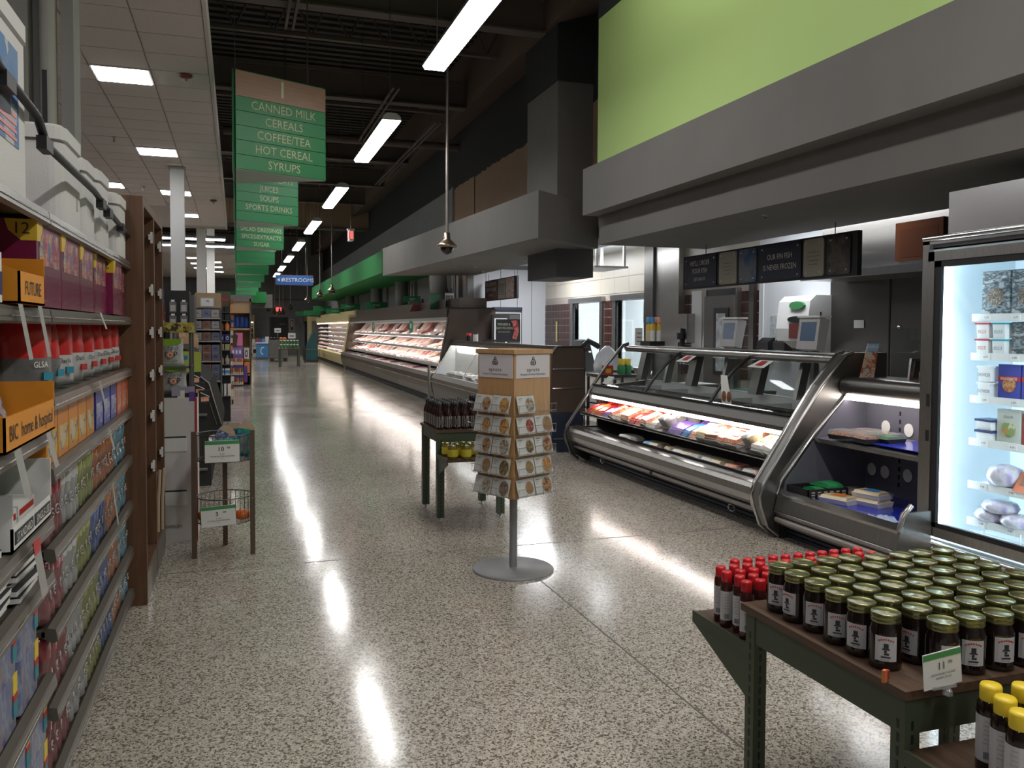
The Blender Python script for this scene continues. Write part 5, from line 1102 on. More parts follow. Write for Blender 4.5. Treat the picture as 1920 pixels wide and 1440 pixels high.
# card holder and pans on top of the self-serve case
t = thing('recipe_card_stand', 'tall colourful seafood leaflet clipped at the corner of the seafood case', 'leaflet', (4.62, 5.3, 1.2))
MB().prism([(4.60, 1.19), (4.74, 1.19), (4.79, 1.50), (4.68, 1.50)], 5.30, 5.304, printed('leaflet_print', (.45, .22, .10), [(.6, .42, .3), (.35, .1, .06), (.5, .5, .45)], 35, .4)).build('leaflet', t)
MB().prism([(4.67, 1.44), (4.775, 1.44), (4.79, 1.50), (4.68, 1.50)], 5.296, 5.30, mat('pale_blue_ink', (.25, .42, .6), .5)).build('blue_heading', t)
text('Seafood', .04, 'textw', (4.73, 5.295, 1.475), XR, ZU, t, sx=.8)
t = thing('steel_pan', 'shallow steel pan lying tilted on top of the self-serve case', 'pan', (4.85, 4.8, 1.24))
MB().prism([(4.66, 1.24), (4.95, 1.24), (4.91, 1.40), (4.68, 1.40)], 4.85, 4.87, 'steell').prism([(4.69, 1.26), (4.92, 1.26), (4.89, 1.38), (4.71, 1.38)], 4.845, 4.85, 'steeld').build('pan', t)
t = thing('plastic_tub', 'clear plastic tub of packets on top of the self-serve case', 'tub', (4.8, 4.6, 1.236))
MB().box(4.64, 4.9, 4.52, 4.74, 1.236, 1.31, 'film').build('tub', t); MB().box(4.66, 4.88, 4.54, 4.72, 1.24, 1.28, COLS['salmon']).build('packets', t)
t = thing('glass_guard', 'clear glass sneeze guard with steel clips behind the self-serve case', 'guard', (5.0, 4.9, 1.2))
MB().box(4.98, 4.988, 4.32, 5.38, 1.0, 1.62, 'glass').build('glass', t)
for y in (5.3, 4.95, 4.6): MB().lathe([(.014, 0), (.02, .015), (.001, .03)], 'chrome', 10, (4.984, y, 1.62)).build('clip', t)
# ---- upright freezer
M['frzglow'] = mat('freezer_led', (1, 1, 1), .5, emit=13, ecol=(.76, .91, 1.0))
def freezer():
    t = thing('upright_freezer', 'tall stainless glass-door freezer glowing cold white inside', 'freezer', (4.6, 3.85, 0))
    ya, yb = 3.30, 4.28; X = 4.2
    MB().box(X+.03, X+.8, ya, yb, 0, .22, 'steeld').build('base', t)
    for k in range(9): MB().box(X+.024, X+.03, ya+.55+.03*k, ya+.57+.03*k, .06, .2, 'grid').build('base_louvre', t)
    MB().box(X+.03, X+.8, yb-.02, yb, .22, 2.2, 'steeld').box(X+.76, X+.8, ya, yb, .22, 2.2, 'steeld').box(X+.03, X+.8, ya, ya+.02, .22, 2.2, 'steeld').box(X+.03, X+.8, ya, yb, 2.13, 2.2, 'steeld').build('cabinet', t)
    MB().box(X, X+.03, yb-.055, yb, .2, 2.2, 'steel').box(X, X+.03, ya, ya+.05, .2, 2.2, 'steel').box(X, X+.03, ya, yb, 2.15, 2.2, 'steell').box(X, X+.03, ya, yb, .2, .26, 'steel').build('outer_frame', t)
    MB().tube([(X-.01, ya, 2.185), (X-.01, yb-.02, 2.185)], .018, 'chrome', 8).build('top_trim', t); MB().tube([(X-.012, ya, .245), (X-.012, yb-.02, .245)], .022, 'steell', 8).build('bottom_trim', t)
    MB().box(X+.05, X+.8, ya, yb-.15, 2.2, 2.47, 'steell').build('top_cover', t)
    # door
    d = MB().box(X-.025, X+.005, yb-.12, yb-.07, .3, 2.1, 'steel').box(X-.025, X+.005, ya+.05, ya+.10, .3, 2.1, 'steel').box(X-.025, X+.005, ya+.05, yb-.07, 2.04, 2.10, 'steel').box(X-.025, X+.005, ya+.05, yb-.07, .3, .36, 'steel').build('door', t)
    MB().box(X-.02, X+.004, yb-.17, yb-.12, .36, 2.04, 'black').box(X-.02, X+.004, ya+.1, yb-.12, 2.0, 2.04, 'black').box(X-.02, X+.004, ya+.1, yb-.12, .36, .39, 'black').build('door_gasket', d)
    MB().quad((X-.01, ya+.1, .39), (X-.01, yb-.17, .39), (X-.01, yb-.17, 2.0), (X-.01, ya+.1, 2.0), 'glassf').build('door_glass', d)
    MB().box(X-.03, X-.024, yb-.105, yb-.085, 1.12, 1.2, 'black').box(X-.03, X-.024, yb-.105, yb-.085, .9, .97, 'black').build('door_catch', d)
    MB().box(X+.04, X+.76, yb-.04, yb-.025, .25, 2.12, 'frzint').box(X+.74, X+.76, ya+.02, yb-.03, .25, 2.12, 'frzint').box(X+.04, X+.76, ya+.02, yb-.03, .25, .27, 'frzint').box(X+.04, X+.76, ya+.02, yb-.03, 2.1, 2.12, 'frzint').box(X+.04, X+.76, ya+.02, ya+.03, .25, 2.12, 'frzint').build('liner', t)
    MB().box(X+.04, X+.10, yb-.10, yb-.045, .3, 2.05, 'frzglow').build('light_tube', t); MB().box(X+.04, X+.08, ya+.03, ya+.05, .3, 2.05, 'frzglow').build('light_tube', t)
    for i, z in enumerate((1.695, 1.455, 1.19, .925, .655, .425)):
        o = MB().box(X+.16, X+.72, ya+.04, 4.0, z-.02, z, 'frzint').build('shelf', t)
        MB().box(X+.15, X+.16, ya+.04, 4.03, z-.035, z+.012, 'card').build('price_rail', o)
        for y in (3.92, 3.72, 3.52):
            q = MB().box(X+.148, X+.15, y-.03, y+.03, z-.028, z+.004, 'white').build('price_label', o)
            text(['5.29', '6.99', '3.99', '4.79', '7.99', '9.99'][i], .018, 'textd', (X+.148, y, z-.012), YL, ZU, o)
    for y in (3.9, 3.65): MB().tube([(X+.15, y, .41), (X+.15, y, .30), (X+.12, y, .30)], .005, 'card', 6).build('wire_hook', t)
    for z in (.30, .33, .36): MB().tube([(X+.15, ya+.05, z), (X+.15, 4.0, z)], .003, 'card', 5).build('bottom_wire', t)
freezer()
PRI = dict(pasta=printed('pasta_print', (.12, .07, .05), [(.42, .36, .28), (.08, .05, .04), (.5, .45, .38)], 60, .3, mode='noise'), bowl=printed('frozen_bowl_print', (.02, .03, .04), [(.35, .42, .45), (.05, .06, .07), (.45, .5, .52)], 14, .3, mode='noise', stretch=(1, 1, 2)), bites=printed('bites_print', (.5, .22, .08), [(.35, .10, .05), (.6, .32, .14)], 40, .3, mode='noise'), veg=printed('veg_print', (.30, .38, .16), [(.62, .32, .10), (.60, .62, .4), (.2, .3, .1)], 30, .3), fishb=printed('fish_bag_print', (.45, .42, .50), [(.6, .58, .62), (.35, .3, .48)], 12, .25, mode='noise'))
def fbox(y, w_, h, z, m, lab, pic=None, band=None, txt=None, x=4.38, d=.04, tm='textw', grp=None):
    t = thing('frozen_pack', lab, 'frozen food', (x, y, z), 0, grp)
    MB().box(0, d, -w_/2, w_/2, 0, h, m).build('carton', t, False)
    if pic: MB().prism([(w_*.30*math.cos(R(a)), h*.42+w_*.30*math.sin(R(a))) for a in range(0, 360, 24)], -.002, 0, pic, 'x').build('food_photo', t, False)
    if band: MB().box(-.0015, 0, -w_/2, w_/2, h*.52, h*.66, band).build('title_band', t, False)
    if txt: text(txt, h*.10 if not band else h*.11, tm, (x-.003, y, z+h*(.59 if band else .78)), YL, ZU, t, sx=.7)
S6 = 'in the lit freezer, '
fbox(3.89, .19, .27, 1.697, PRI['bowl'], 'dark swirled box with a pasta bowl picture, top freezer shelf, left one', PRI['pasta'], None, 'BOWL'); fbox(3.68, .19, .27, 1.697, PRI['bowl'], 'dark swirled box with a bowl picture, top freezer shelf, right one', PRI['pasta'], None, 'BOWL'); fbox(3.48, .19, .27, 1.697, PRI['bowl'], 'dark swirled box at the photo edge on the top freezer shelf', PRI['pasta'])
def ftub(y, z, cap, lab, txt, tm):
    t = thing('frozen_tub', lab, 'tub', (4.40, y, z), 0, 'white tubs in the freezer')
    MB().prism([(-.045, 0), (.045, 0), (.052, .085), (-.052, .085)], -.042, .042, 'white').build('tub', t, False); MB().box(-.055, .055, -.052, .052, .085, .095, cap).build('lid', t, False); text(txt, .03, tm, (4.40-.051, y, z+.04), YL, ZU, t, sx=.6)
for k in range(2):
    ftub(3.95, 1.457+.1*k, 'redcap', 'white tub with red lid reading BISQUE, %s one of its pair' % ('lower' if k == 0 else 'upper'), 'BISQUE', 'redink')
    ftub(3.835, 1.457+.1*k, mat('teal_lid', (.02, .30, .33), .4), 'white tub with teal lid beside the red-lidded tubs, %s one' % ('lower' if k == 0 else 'upper'), 'BISQUE', 'tealink')
    ftub(3.93, 1.192+.1*k, 'white', 'plain white tub on the third freezer shelf, %s one' % ('lower' if k == 0 else 'upper'), 'CHOWDER', 'greydark')
    one('frozen_tub', MB().prism([(-.05, 0), (.05, 0), (.06, .06), (-.06, .06)], -.05, .05, 'white').box(-.061, .061, -.061, .061, .052, .066, 'navyband'), 'low white bowl tub with blue rim, fourth freezer shelf, %s one' % ('lower' if k == 0 else 'upper'), 'tub', (4.40, 3.92, .927+.068*k), 0, 'low bowl tubs')
fbox(3.70, .14, .2, 1.457, PRI['bowl'], 'black and white crinkled bag beside the teal-lidded tubs'); fbox(3.55, .14, .2, 1.457, PRI['bowl'], 'black and white bag at the photo edge on the second freezer shelf')
bl_ = mat('frozen_blue', (.07, .08, .36), .3)
fbox(3.78, .15, .21, 1.192, bl_, 'blue bag of breaded bites with a red band and moon, third freezer shelf, left one', PRI['bites'], 'redink', 'BREADED BITES'); fbox(3.62, .15, .21, 1.192, bl_, 'blue bag of breaded bites at the right on the third freezer shelf', PRI['bites'], 'redink', 'BREADED BITES')
fbox(3.775, .16, .205, .927, mat('pale_box', (.55, .58, .52), .4), 'pale carton with a scallop and vegetable bowl picture, fourth freezer shelf', PRI['veg'], None, 'SCALLOPS', tm='brownlam'); fbox(3.60, .16, .19, .927, 'redink', 'red frozen carton right of the pale vegetable box', PRI['bites'])
for i, (y, z, lab) in enumerate([(3.82, .657, 'large clear bag of pale fillets leaning on the fifth freezer shelf'), (3.9, .427, 'clear bag of grey-pink fillets on the bottom freezer shelf, left one'), (3.72, .427, 'clear bag of fillets on the bottom freezer shelf, right one'), (3.85, .49, 'clear bag of fillets piled on top on the bottom freezer shelf')]):
    o = MB(); 
    for k in range(1): o.lathe([(.02, 0), (.085, .01), (.10, .04), (.085, .075), (.03, .09), (.001, .092)], PRI['fishb'], 14)
    o = one('frozen_bag', o, lab, 'bag', (4.42, y, z), 0); o.scale = (1, 1.1, .9 if i else 1.5)
t = thing('frozen_tray', 'orange and brown frozen meal tray on the fifth freezer shelf', 'frozen food', (4.4, 3.62, .657)); MB().prism([(-.06, 0), (.10, 0), (.12, .12), (.02, .11)], -.09, .09, mat('orange_tray', (.55, .14, .05), .4)).build('carton', t, False); MB().prism([(-.035, .04), (-.028, .04), (.018, .112), (.01, .112)], -.06, .06, COLS['brown']).build('window', t, False)
# ---- menu board over the seafood counter
t = thing('seafood_menu_board', 'long dark blue hanging board reading OUR FIN FISH IS NEVER FROZEN', 'sign', (5.4, 7.8, 2.1))
X = 5.4
MB().box(X, X+.05, 6.27, 9.40, 2.11, 2.52, 'textd').build('board', t)
def pn(ya, yb, m, nm, rad=False):
    b = MB(); pts = []
    r = .03
    for (cy, cz, a0) in ((ya-r, 2.13+r, -90), (ya-r, 2.5-r, 0), (yb+r, 2.5-r, 90), (yb+r, 2.13+r, 180)):
        for k in range(4): a = R(a0+30*k); pts.append((cy+r*math.cos(a), cz+r*math.sin(a)))
    b.prism(pts, X-.012, X, m, 'x'); o = b.build(nm, t)
    for y in (ya-.05, yb+.05):
        for z in (2.17, 2.46): MB().box(X-.018, X-.012, y-.008, y+.008, z-.008, z+.008, 'card').build('bolt', o)
    return o
pn(9.36, 8.62, 'signnavy', 'text_panel'); pn(8.56, 8.20, 'signcream', 'cream_panel'); pn(8.15, 7.82, printed('sky_photo', (.03, .07, .16), [(.07, .13, .26), (.2, .22, .26)], 4, .5, mode='noise'), 'sky_photo_panel'); pn(7.76, 7.06, 'signnavy', 'text_panel'); pn(7.02, 6.72, 'signcream', 'cream_panel'); pn(6.67, 6.35, printed('fish_photo', (.02, .015, .015), [(.03, .02, .02), (.10, .08, .07), (.02, .015, .015)], 6, .4, mode='noise'), 'fish_photo_panel')
for s_, z, h in (("WE'LL ORDER", 2.415, .085), ('YOUR FISH', 2.32, .085), ('JUST ASK US', 2.22, .055)): text(s_, h, 'textw', (X-.013, 8.99, z), YL, ZU, t, sx=.85)
for s_, z in (('OUR FIN FISH', 2.37), ('IS NEVER FROZEN', 2.26)): text(s_, .082, 'textw', (X-.013, 7.41, z), YL, ZU, t, sx=.85)
for yc in (8.38, 6.87):
    for k, s_ in enumerate(('Our fresh fish is never', 'frozen, so you know you', 'are getting the very', 'freshest seafood')): text(s_, .022, 'textd', (X-.013, yc, 2.37-.04*k), YL, ZU, t, sx=.9)
for y in (6.6, 8.9): MB().tube([(X+.02, y, 2.52), (X+.02, y, 2.63)], .006, 'wire', 4).build('hanging_rod', t)
one('orange_board', MB().box(0, .03, -.30, .30, 0, .38, mat('rust_panel', (.055, .016, .005), .9, spec=.1)).box(-.002, 0, -.24, .24, .03, .31, mat('rust_panel2', (.045, .013, .004), .9, spec=.1)), 'rust orange board hanging by the steel hood above the freezer', 'sign', (6.319, 6.50, 2.30))
# hand wash dispensers
t = thing('towel_dispenser', 'white sloped paper towel dispenser with a green oval badge', 'dispenser', (6.7, 8.55, 1.45))
MB().prism([(6.76, 1.47), (6.42, 1.47), (6.40, 1.62), (6.44, 1.95), (6.52, 2.02), (6.76, 2.02)], 8.25, 8.85, 'white').build('body', t)
MB().prism([(8.46+.14*math.cos(R(a)), 1.90+.05*math.sin(R(a))) for a in range(0, 360, 30)], 6.40, 6.43, 'green_ink', 'x').build('badge', t); MB().prism([(8.46+.15*math.cos(R(a)), 1.73+.04*math.sin(R(a))) for a in range(0, 360, 30)], 6.385, 6.41, 'black', 'x').build('slot', t)
MB().box(6.39, 6.4, 8.30, 8.58, 1.50, 1.68, 'maroon').build('picture_panel', t); MB().prism([(6.76, 1.3), (6.5, 1.47), (6.76, 1.47)], 8.25, 8.85, 'white').build('bracket', t); MB().box(6.58, 6.60, 8.247, 8.25, 1.68, 1.82, 'textd').build('side_slot', t)
for i, y in enumerate((9.47, 9.12, 8.72)):
    t = thing('soap_dispenser', 'black wall dispenser under the towel dispenser, %s from the left' % ORD[i], 'dispenser', (6.7, y, 1.2), 0, 'black wall dispensers'); MB().prism([(0, 0), (.06, 0), (.06, .3), (.03, .3), (-.06, .24), (-.06, .1)], -.12, .12, 'black').build('body', t, False); MB().box(-.065, -.06, -.06, .06, .1, .14, 'card').build('label', t, False)
one('notice_sheet', MB().box(0, .002, -.13, .13, 0, .36, 'card').box(-.001, 0, -.11, .11, .03, .33, printed('notice_print', (.55, .6, .62), [(.35, .4, .42)], 60, .6)), 'pale printed notice sheet taped left of the towel dispenser', 'notice', (6.755, 9.36, 1.46), 0)
one('notice_sheet', MB().box(0, .002, -.08, .08, 0, .09, 'card'), 'small white card stuck on the stainless wall', 'notice', (6.73, 7.77, 1.63), 0)
one('notice_sheet', MB().box(0, .002, -.05, .05, 0, .45, mat('yellow_paper', (.6, .6, .25), .6)), 'narrow yellow paper strip on the dark red tiles', 'notice', (6.78, 17.35, 1.32), 0)
t = thing('phone_box', 'steel box with black handset fixed left of the walk-in door', 'telephone', (6.7, 11.5, 1.4)); MB().box(6.62, 6.8, 11.4, 11.68, 1.4, 1.85, 'steel').build('box', t); MB().tube([(6.6, 11.5, 1.62), (6.6, 11.55, 1.2), (6.62, 11.5, .9)], .03, 'black', 8).lathe([(.06, 0), (.06, .1)], 'black', 10, (6.57, 11.5, 1.45)).build('handset', t)
# items in the gap between meat counter and seafood case
t = thing('back_table', 'steel work table beyond the gap between the counters', 'table', (5.9, 12.2, 0)); MB().box(5.4, 6.1, 11.4, 14.2, .84, .88, 'steell').build('table_top', t)
for (x, y) in ((5.45, 11.5), (6.05, 11.5), (5.45, 14.1), (6.05, 14.1)): MB().box(x-.02, x+.02, y-.02, y+.02, 0, .84, 'steeld').build('leg', t)
MB().box(5.45, 6.05, 11.5, 14.1, .3, .33, 'steeld').build('lower_shelf', t)
t = thing('meat_slicer', 'grey and black slicing machine on the back table', 'slicer', (5.8, 13.6, .88)); MB().prism([(5.6, .88), (6.0, .88), (5.95, 1.05), (5.85, 1.42), (5.72, 1.40), (5.62, 1.05)], 13.4, 13.8, 'greydark').build('body', t); MB().lathe([(.17, 0), (.17, .02), (.02, .03)], 'steell', 20, (5.7, 13.38, 1.2)).tube([(5.65, 13.35, 1.25), (5.75, 13.2, 1.4), (5.95, 13.2, 1.3)], .05, 'black', 8).build('blade_guard', t)
M['film2'] = mat('crinkled_white_film', (.55, .58, .6), .2, spec=.8, bump=1.0, nscale=18)
o = MB(); o.lathe([(.05, 0), (.2, .02), (.22, .15), (.17, .32), (.08, .42), (.03, .46)], 'film2', 12)
one('ice_bag', o, 'large crumpled clear bag on the back table in the gap', 'bag', (5.55, 12.0, .88))
o = MB().prism([(-.15, 0), (.15, 0), (.12, .1), (-.1, .12)], -.15, .15, 'black').prism([(-.16, .1), (.13, .08), (.1, .17), (-.1, .19)], -.14, .14, 'film2')
one('wrapped_tray', o, 'black tray wrapped in white film beside the crumpled bag', 'tray', (5.6, 11.55, .88))
for i in range(4):
    t = thing('lime_juice_bottle', 'green bottle with a yellow cap behind the seafood case end, %s' % ORD[i], 'bottle', (4.95+.09*(i % 2), 10.2+.09*(i//2), 1.0), 0, 'green juice bottles'); MB().lathe([(.035, 0), (.037, .09), (.02, .13)], 'greensign2', 12).build('body', t, False); MB().lathe([(.025, .12), (.028, .2), (.001, .2)], 'yellowcap', 12).build('cap', t, False)
t = thing('wire_rack', 'wire rack of seasoning packs in the gap beside the seafood case', 'rack', (4.75, 10.4, 0)); MB().box(4.55, 5.1, 10.0, 10.5, .96, 1.0, 'steeld').box(4.55, 5.1, 10.0, 10.5, .60, .62, 'steeld').build('shelf', t)
for (x, y) in ((4.57, 10.02), (5.08, 10.02), (4.57, 10.48), (5.08, 10.48)): MB().box(x-.015, x+.015, y-.015, y+.015, 0, .96, 'wire').build('leg', t)
for i, (m, z) in enumerate(((COLS['brown'], .62), (COLS['red'], .82), (COLS['yellow'], .74), (COLS['green'], .40))): one('seasoning_pack', MB().prism([(-.09, 0), (.09, 0), (.08, .16), (-.07, .17)], -.04, .04, m).box(-.05, .05, -.042, -.04, .04, .1, 'card'), 'seasoning pack in the narrow gap left of the seafood case, %s' % ['brown at the bottom', 'red one', 'yellow one', 'green one lowest'][i], 'pack', (4.45 if i != 3 else 4.02, 9.75+.05*i, z), 0, 'seasoning packs') if i < 0 else None
one('round_roast', MB().lathe([(.04, 0), (.09, .02), (.1, .12), (.07, .22), (.03, .25)], printed('roast_print', (.10, .04, .02), [(.4, .3, .25), (.2, .08, .05)], 30, .3), 12), 'brown and white wrapped packet at the left end of the seafood case', 'pack', (4.66, 10.2, .62))
one('seasoning_box', MB().box(-.06, .06, -.05, .05, 0, .12, COLS['red']).box(-.05, .03, -.052, -.05, .02, .08, COLS['yellow']), 'small red and yellow box on the wire rack beside the seafood case', 'box', (4.68, 10.1, 1.0))
# ============================================================ FLOOR FIXTURES
# ---- recipe stand (built square at the origin, then turned)
def recipe_stand():
    t = thing('recipe_stand', 'four-sided maple recipe card stand on a grey pole and round base', 'stand', (0, 0, 0))
    MB().lathe([(.268, 0), (.27, .008), (.262, .016), (.04, .022)], 'greybase', 40).build('base_disc', t)
    MB().tube([(0, 0, .02), (0, 0, .52)], .026, 'greybase', 16).build('pole', t)
    h = .168
    MB().box(-h, h, -h, h, .515, 1.44, 'woodlight').build('body', t); MB().box(-h-.012, h+.012, -h-.012, h+.012, 1.44, 1.468, 'woodlight').build('top_board', t)
    for sx in (-1, 1):
        for sy in (-1, 1): MB().box(sx*h-.006*(sx > 0)-.0*(sx < 0), sx*h+.006*(sx < 0)+.0, sy*h-.006*(sy > 0), sy*h+.006*(sy < 0), .515, 1.44, 'woodlight')
    k = 0
    for fi, (n, r) in enumerate([((-1, 0, 0), (0, -1, 0)), ((0, -1, 0), (1, 0, 0))]):     # two faces towards the viewer
        n = Vector(n); r = Vector(r); base = n*h
        def P(u, z, off): q = base+r*u+n*off; return (q.x, q.y, z)
        def slab(u0, u1, z0, z1, o0, o1, m, nm, par=t):
            return MB().add([P(u0, z0, o0), P(u1, z0, o0), P(u1, z1, o0), P(u0, z1, o0), P(u0, z0, o1), P(u1, z0, o1), P(u1, z1, o1), P(u0, z1, o1)], [(0, 1, 2, 3), (4, 5, 6, 7), (0, 1, 5, 4), (1, 2, 6, 5), (2, 3, 7, 6), (3, 0, 4, 7)], m).build(nm, par)
        s = slab(-.155, .155, 1.285, 1.435, 0, .004, 'standsign', 'header_sign')
        text('aprons', .034, 'textd', P(0, 1.338, .005), r, ZU, s, spacing=1.25)
        text('Recipes & Product Information', .0195, 'greydark', P(0, 1.309, .005), r, ZU, s, sx=.95)
        # apron emblem: outline body, neck ring, letter
        b = MB(); out = [P(u, 1.392+z, .006) for u, z in [(-.012, .010), (-.018, .0), (-.016, -.022), (.016, -.022), (.018, .0), (.012, .010)]]
        b.tube(out, .0022, 'textd', 5, True); b.tube([P(.008*math.cos(R(a)), 1.408+.011*math.sin(R(a)), .006) for a in range(-20, 201, 22)], .002, 'textd', 5)
        for sg in (-1, 1): b.tube([P(sg*.017, 1.392, .006), P(sg*.024, 1.386, .006), P(sg*.022, 1.372, .006)], .0018, 'textd', 4)
        b.tube([P(.006*math.cos(R(a)), 1.384+.009*math.sin(R(a)), .006) for a in range(0, 360, 30)], .0016, 'textd', 4, True).build('apron_emblem', s)
        text('p', .016, 'textd', P(0, 1.385, .005), r, ZU, s)
        for row in range(5):
            z0 = 1.06-row*.1335; 
            o = MB(); 
            for zz in (z0+.055, z0+.012): o.tube([P(-.175, zz, .052), P(.175, zz, .052)], .0022, 'wire2', 5)
            for u in (-.17, -.09, -.02, .06, .13, .172): o.tube([P(u, z0+.055, .052), P(u, z0+.0, .05), P(u, z0, .004)], .0018, 'wire2', 4)
            o.tube([P(-.175, z0+.055, .052), P(-.2, z0+.06, .06)], .0022, 'wire2', 4); rk = o.build('wire_pocket', t)
            for c in range(2):
                if fi == 1 and row == 0 and c == 1: continue
                k += 1; u0 = -.165+.165*c; w_ = .157; tl = random.uniform(-.004, .004)
                v = [P(u0+tl, z0+.004, .010), P(u0+w_, z0+.004, .010), P(u0+w_+tl, z0+.112, .045), P(u0, z0+.112, .045)]
                # cards lean outwards at the top, held in the wire pocket
                v = [P(u0+tl, z0+.004, .040), P(u0+w_, z0+.002, .040), P(u0+w_, z0+.112+tl, .012), P(u0, z0+.112, .012)]
                nn = n*.004
                b = MB().add(v+[(x+nn.x, y+nn.y, z) for x, y, z in v], [(0, 1, 2, 3), (4, 5, 6, 7), (0, 1, 5, 4), (1, 2, 6, 5), (2, 3, 7, 6), (3, 0, 4, 7)], 'card2')
                cd = b.build('recipe_card', t)
                FP = FOODS[(k*k+row*2+fi*3) % len(FOODS)]; cu = u0+w_*.70; cz = z0+.056; rr = .042 if c else .036
                q = []
                for a in range(0, 360, 24):
                    uu = min(cu+rr*math.cos(R(a)), u0+w_); zz = cz+rr*1.12*math.sin(R(a)); f = (zz-z0)/.112; off = .040+(.012-.040)*f+.0052
                    q.append(P(uu, zz, off))
                MB().add(q, [tuple(range(len(q)))], FP).build('food_photo', cd)
                if k % 2: 
                    q2 = [P(min(cu+(rr+.006)*math.cos(R(a)), u0+w_), cz+(rr+.006)*1.12*math.sin(R(a)), .040+(.012-.040)*((cz+(rr+.006)*1.12*math.sin(R(a))-z0)/.112)+.0048) for a in range(0, 360, 24)]
                    MB().add(q2, [tuple(range(len(q2)))], 'plate').build('plate_rim', cd)
                for j in range(3): 
                    zz = z0+.095-.012*j; off = .040-.028*(zz-z0)/.112+.0046
                    MB().add([P(u0+.012, zz, off), P(u0+.05-.01*j, zz, off), P(u0+.05-.01*j, zz+.004, off), P(u0+.012, zz+.004, off)], [(0, 1, 2, 3)], 'green_ink' if j == 0 else 'grid').build('printed_line', cd)
    t.location = (1.735, 5.2, 0); t.rotation_euler = (0, 0, R(45-18.3))
M['greybase'] = mat('grey_powder_coat', (.22, .225, .23), .4); M['card2'] = mat('recipe_card', (.56, .57, .55), .5); M['plate'] = mat('plate_rim', (.35, .36, .36), .5); M['standsign'] = mat('stand_sign', (.62, .59, .60), .5); M['wire2'] = mat('thin_wire', (.38, .38, .36), .3, .8)
FOODS = [printed('food_%d' % i, a, b, 60, .5, mode='noise') for i, (a, b) in enumerate([((.12, .08, .03), [(.30, .22, .08), (.08, .06, .03)]), ((.30, .12, .04), [(.48, .28, .10), (.15, .05, .03)]), ((.28, .05, .03), [(.4, .12, .08), (.15, .03, .02)]), ((.05, .035, .03), [(.15, .1, .08), (.3, .22, .15)]), ((.45, .22, .05), [(.55, .32, .1), (.3, .12, .03)]), ((.35, .32, .22), [(.45, .4, .3), (.2, .15, .1)]), ((.25, .08, .05), [(.15, .2, .06), (.4, .15, .08)])])]
recipe_stand()
# ---- olive steel tables
def table(x0, x1, y0, y1, zt, lab, shelves, feet=False, leg=.045, apron=.09):
    t = thing('display_table', lab, 'table', ((x0+x1)/2, (y0+y1)/2, 0))
    MB().box(x0-.012, x1+.012, y0-.012, y1+.012, zt-.022, zt, 'woodtop').build('table_top', t)
    b = MB().box(x0+.002, x0+.03, y0+leg, y1-leg, zt-.022-apron, zt-.022, 'tablegreen').box(x1-.03, x1-.002, y0+leg, y1-leg, zt-.022-apron, zt-.022, 'tablegreen').box(x0+leg, x1-leg, y0+.002, y0+.03, zt-.022-apron, zt-.022, 'tablegreen').box(x0+leg, x1-leg, y1-.03, y1-.002, zt-.022-apron, zt-.022, 'tablegreen'); b.build('apron_rail', t)
    for x in (x0, x1-leg):
        for y in (y0, y1-leg):
            o = MB().box(x, x+leg, y, y+leg, .03 if feet else 0, zt-.022, 'tablegreen').build('leg', t)
            z = zt-.08
            q = MB()
            while z > .05:
                q.box(x+leg*.42, x+leg*.58, y-.001, y+.0, z-.022, z, 'black').box(x-.001, x, y+leg*.42, y+leg*.58, z-.022, z, 'black'); z -= .034
            s = q.build('slot_strip', o); s['kind'] = 'stuff'
            if feet: MB().lathe([(.02, 0), (.02, .008), (.008, .012), (.008, .035)], 'steel', 10, (x+leg/2, y+leg/2, 0)).build('foot', o)
    for (ya, yb, z, d) in shelves:
        s = MB().box(x0+.004, x1-.004, ya, yb, z-.02, z, 'woodtop').box(x0, x0+.006, ya, yb, z-.035, z+.004, 'tablegreen').build('side_shelf', t)
        for x in (x0+.006, x1-.02): MB().prism([(y0-.0 if d < 0 else y1, z-.02), (ya if d < 0 else yb, z-.02), (ya if d < 0 else yb, z-.04), (y0 if d < 0 else y1, z-.17)], x, x+.006, 'tablegreen', 'x').build('bracket', s)
    return t
M['labelw'] = mat('jar_label', (.50, .50, .52), .55)
HT = table(1.50, 2.32, 1.55, 2.2, .75, 'olive steel display table with a wood top full of dark honey jars', [(2.2, 2.52, .62, 1), (1.22, 1.55, .60, -1)])
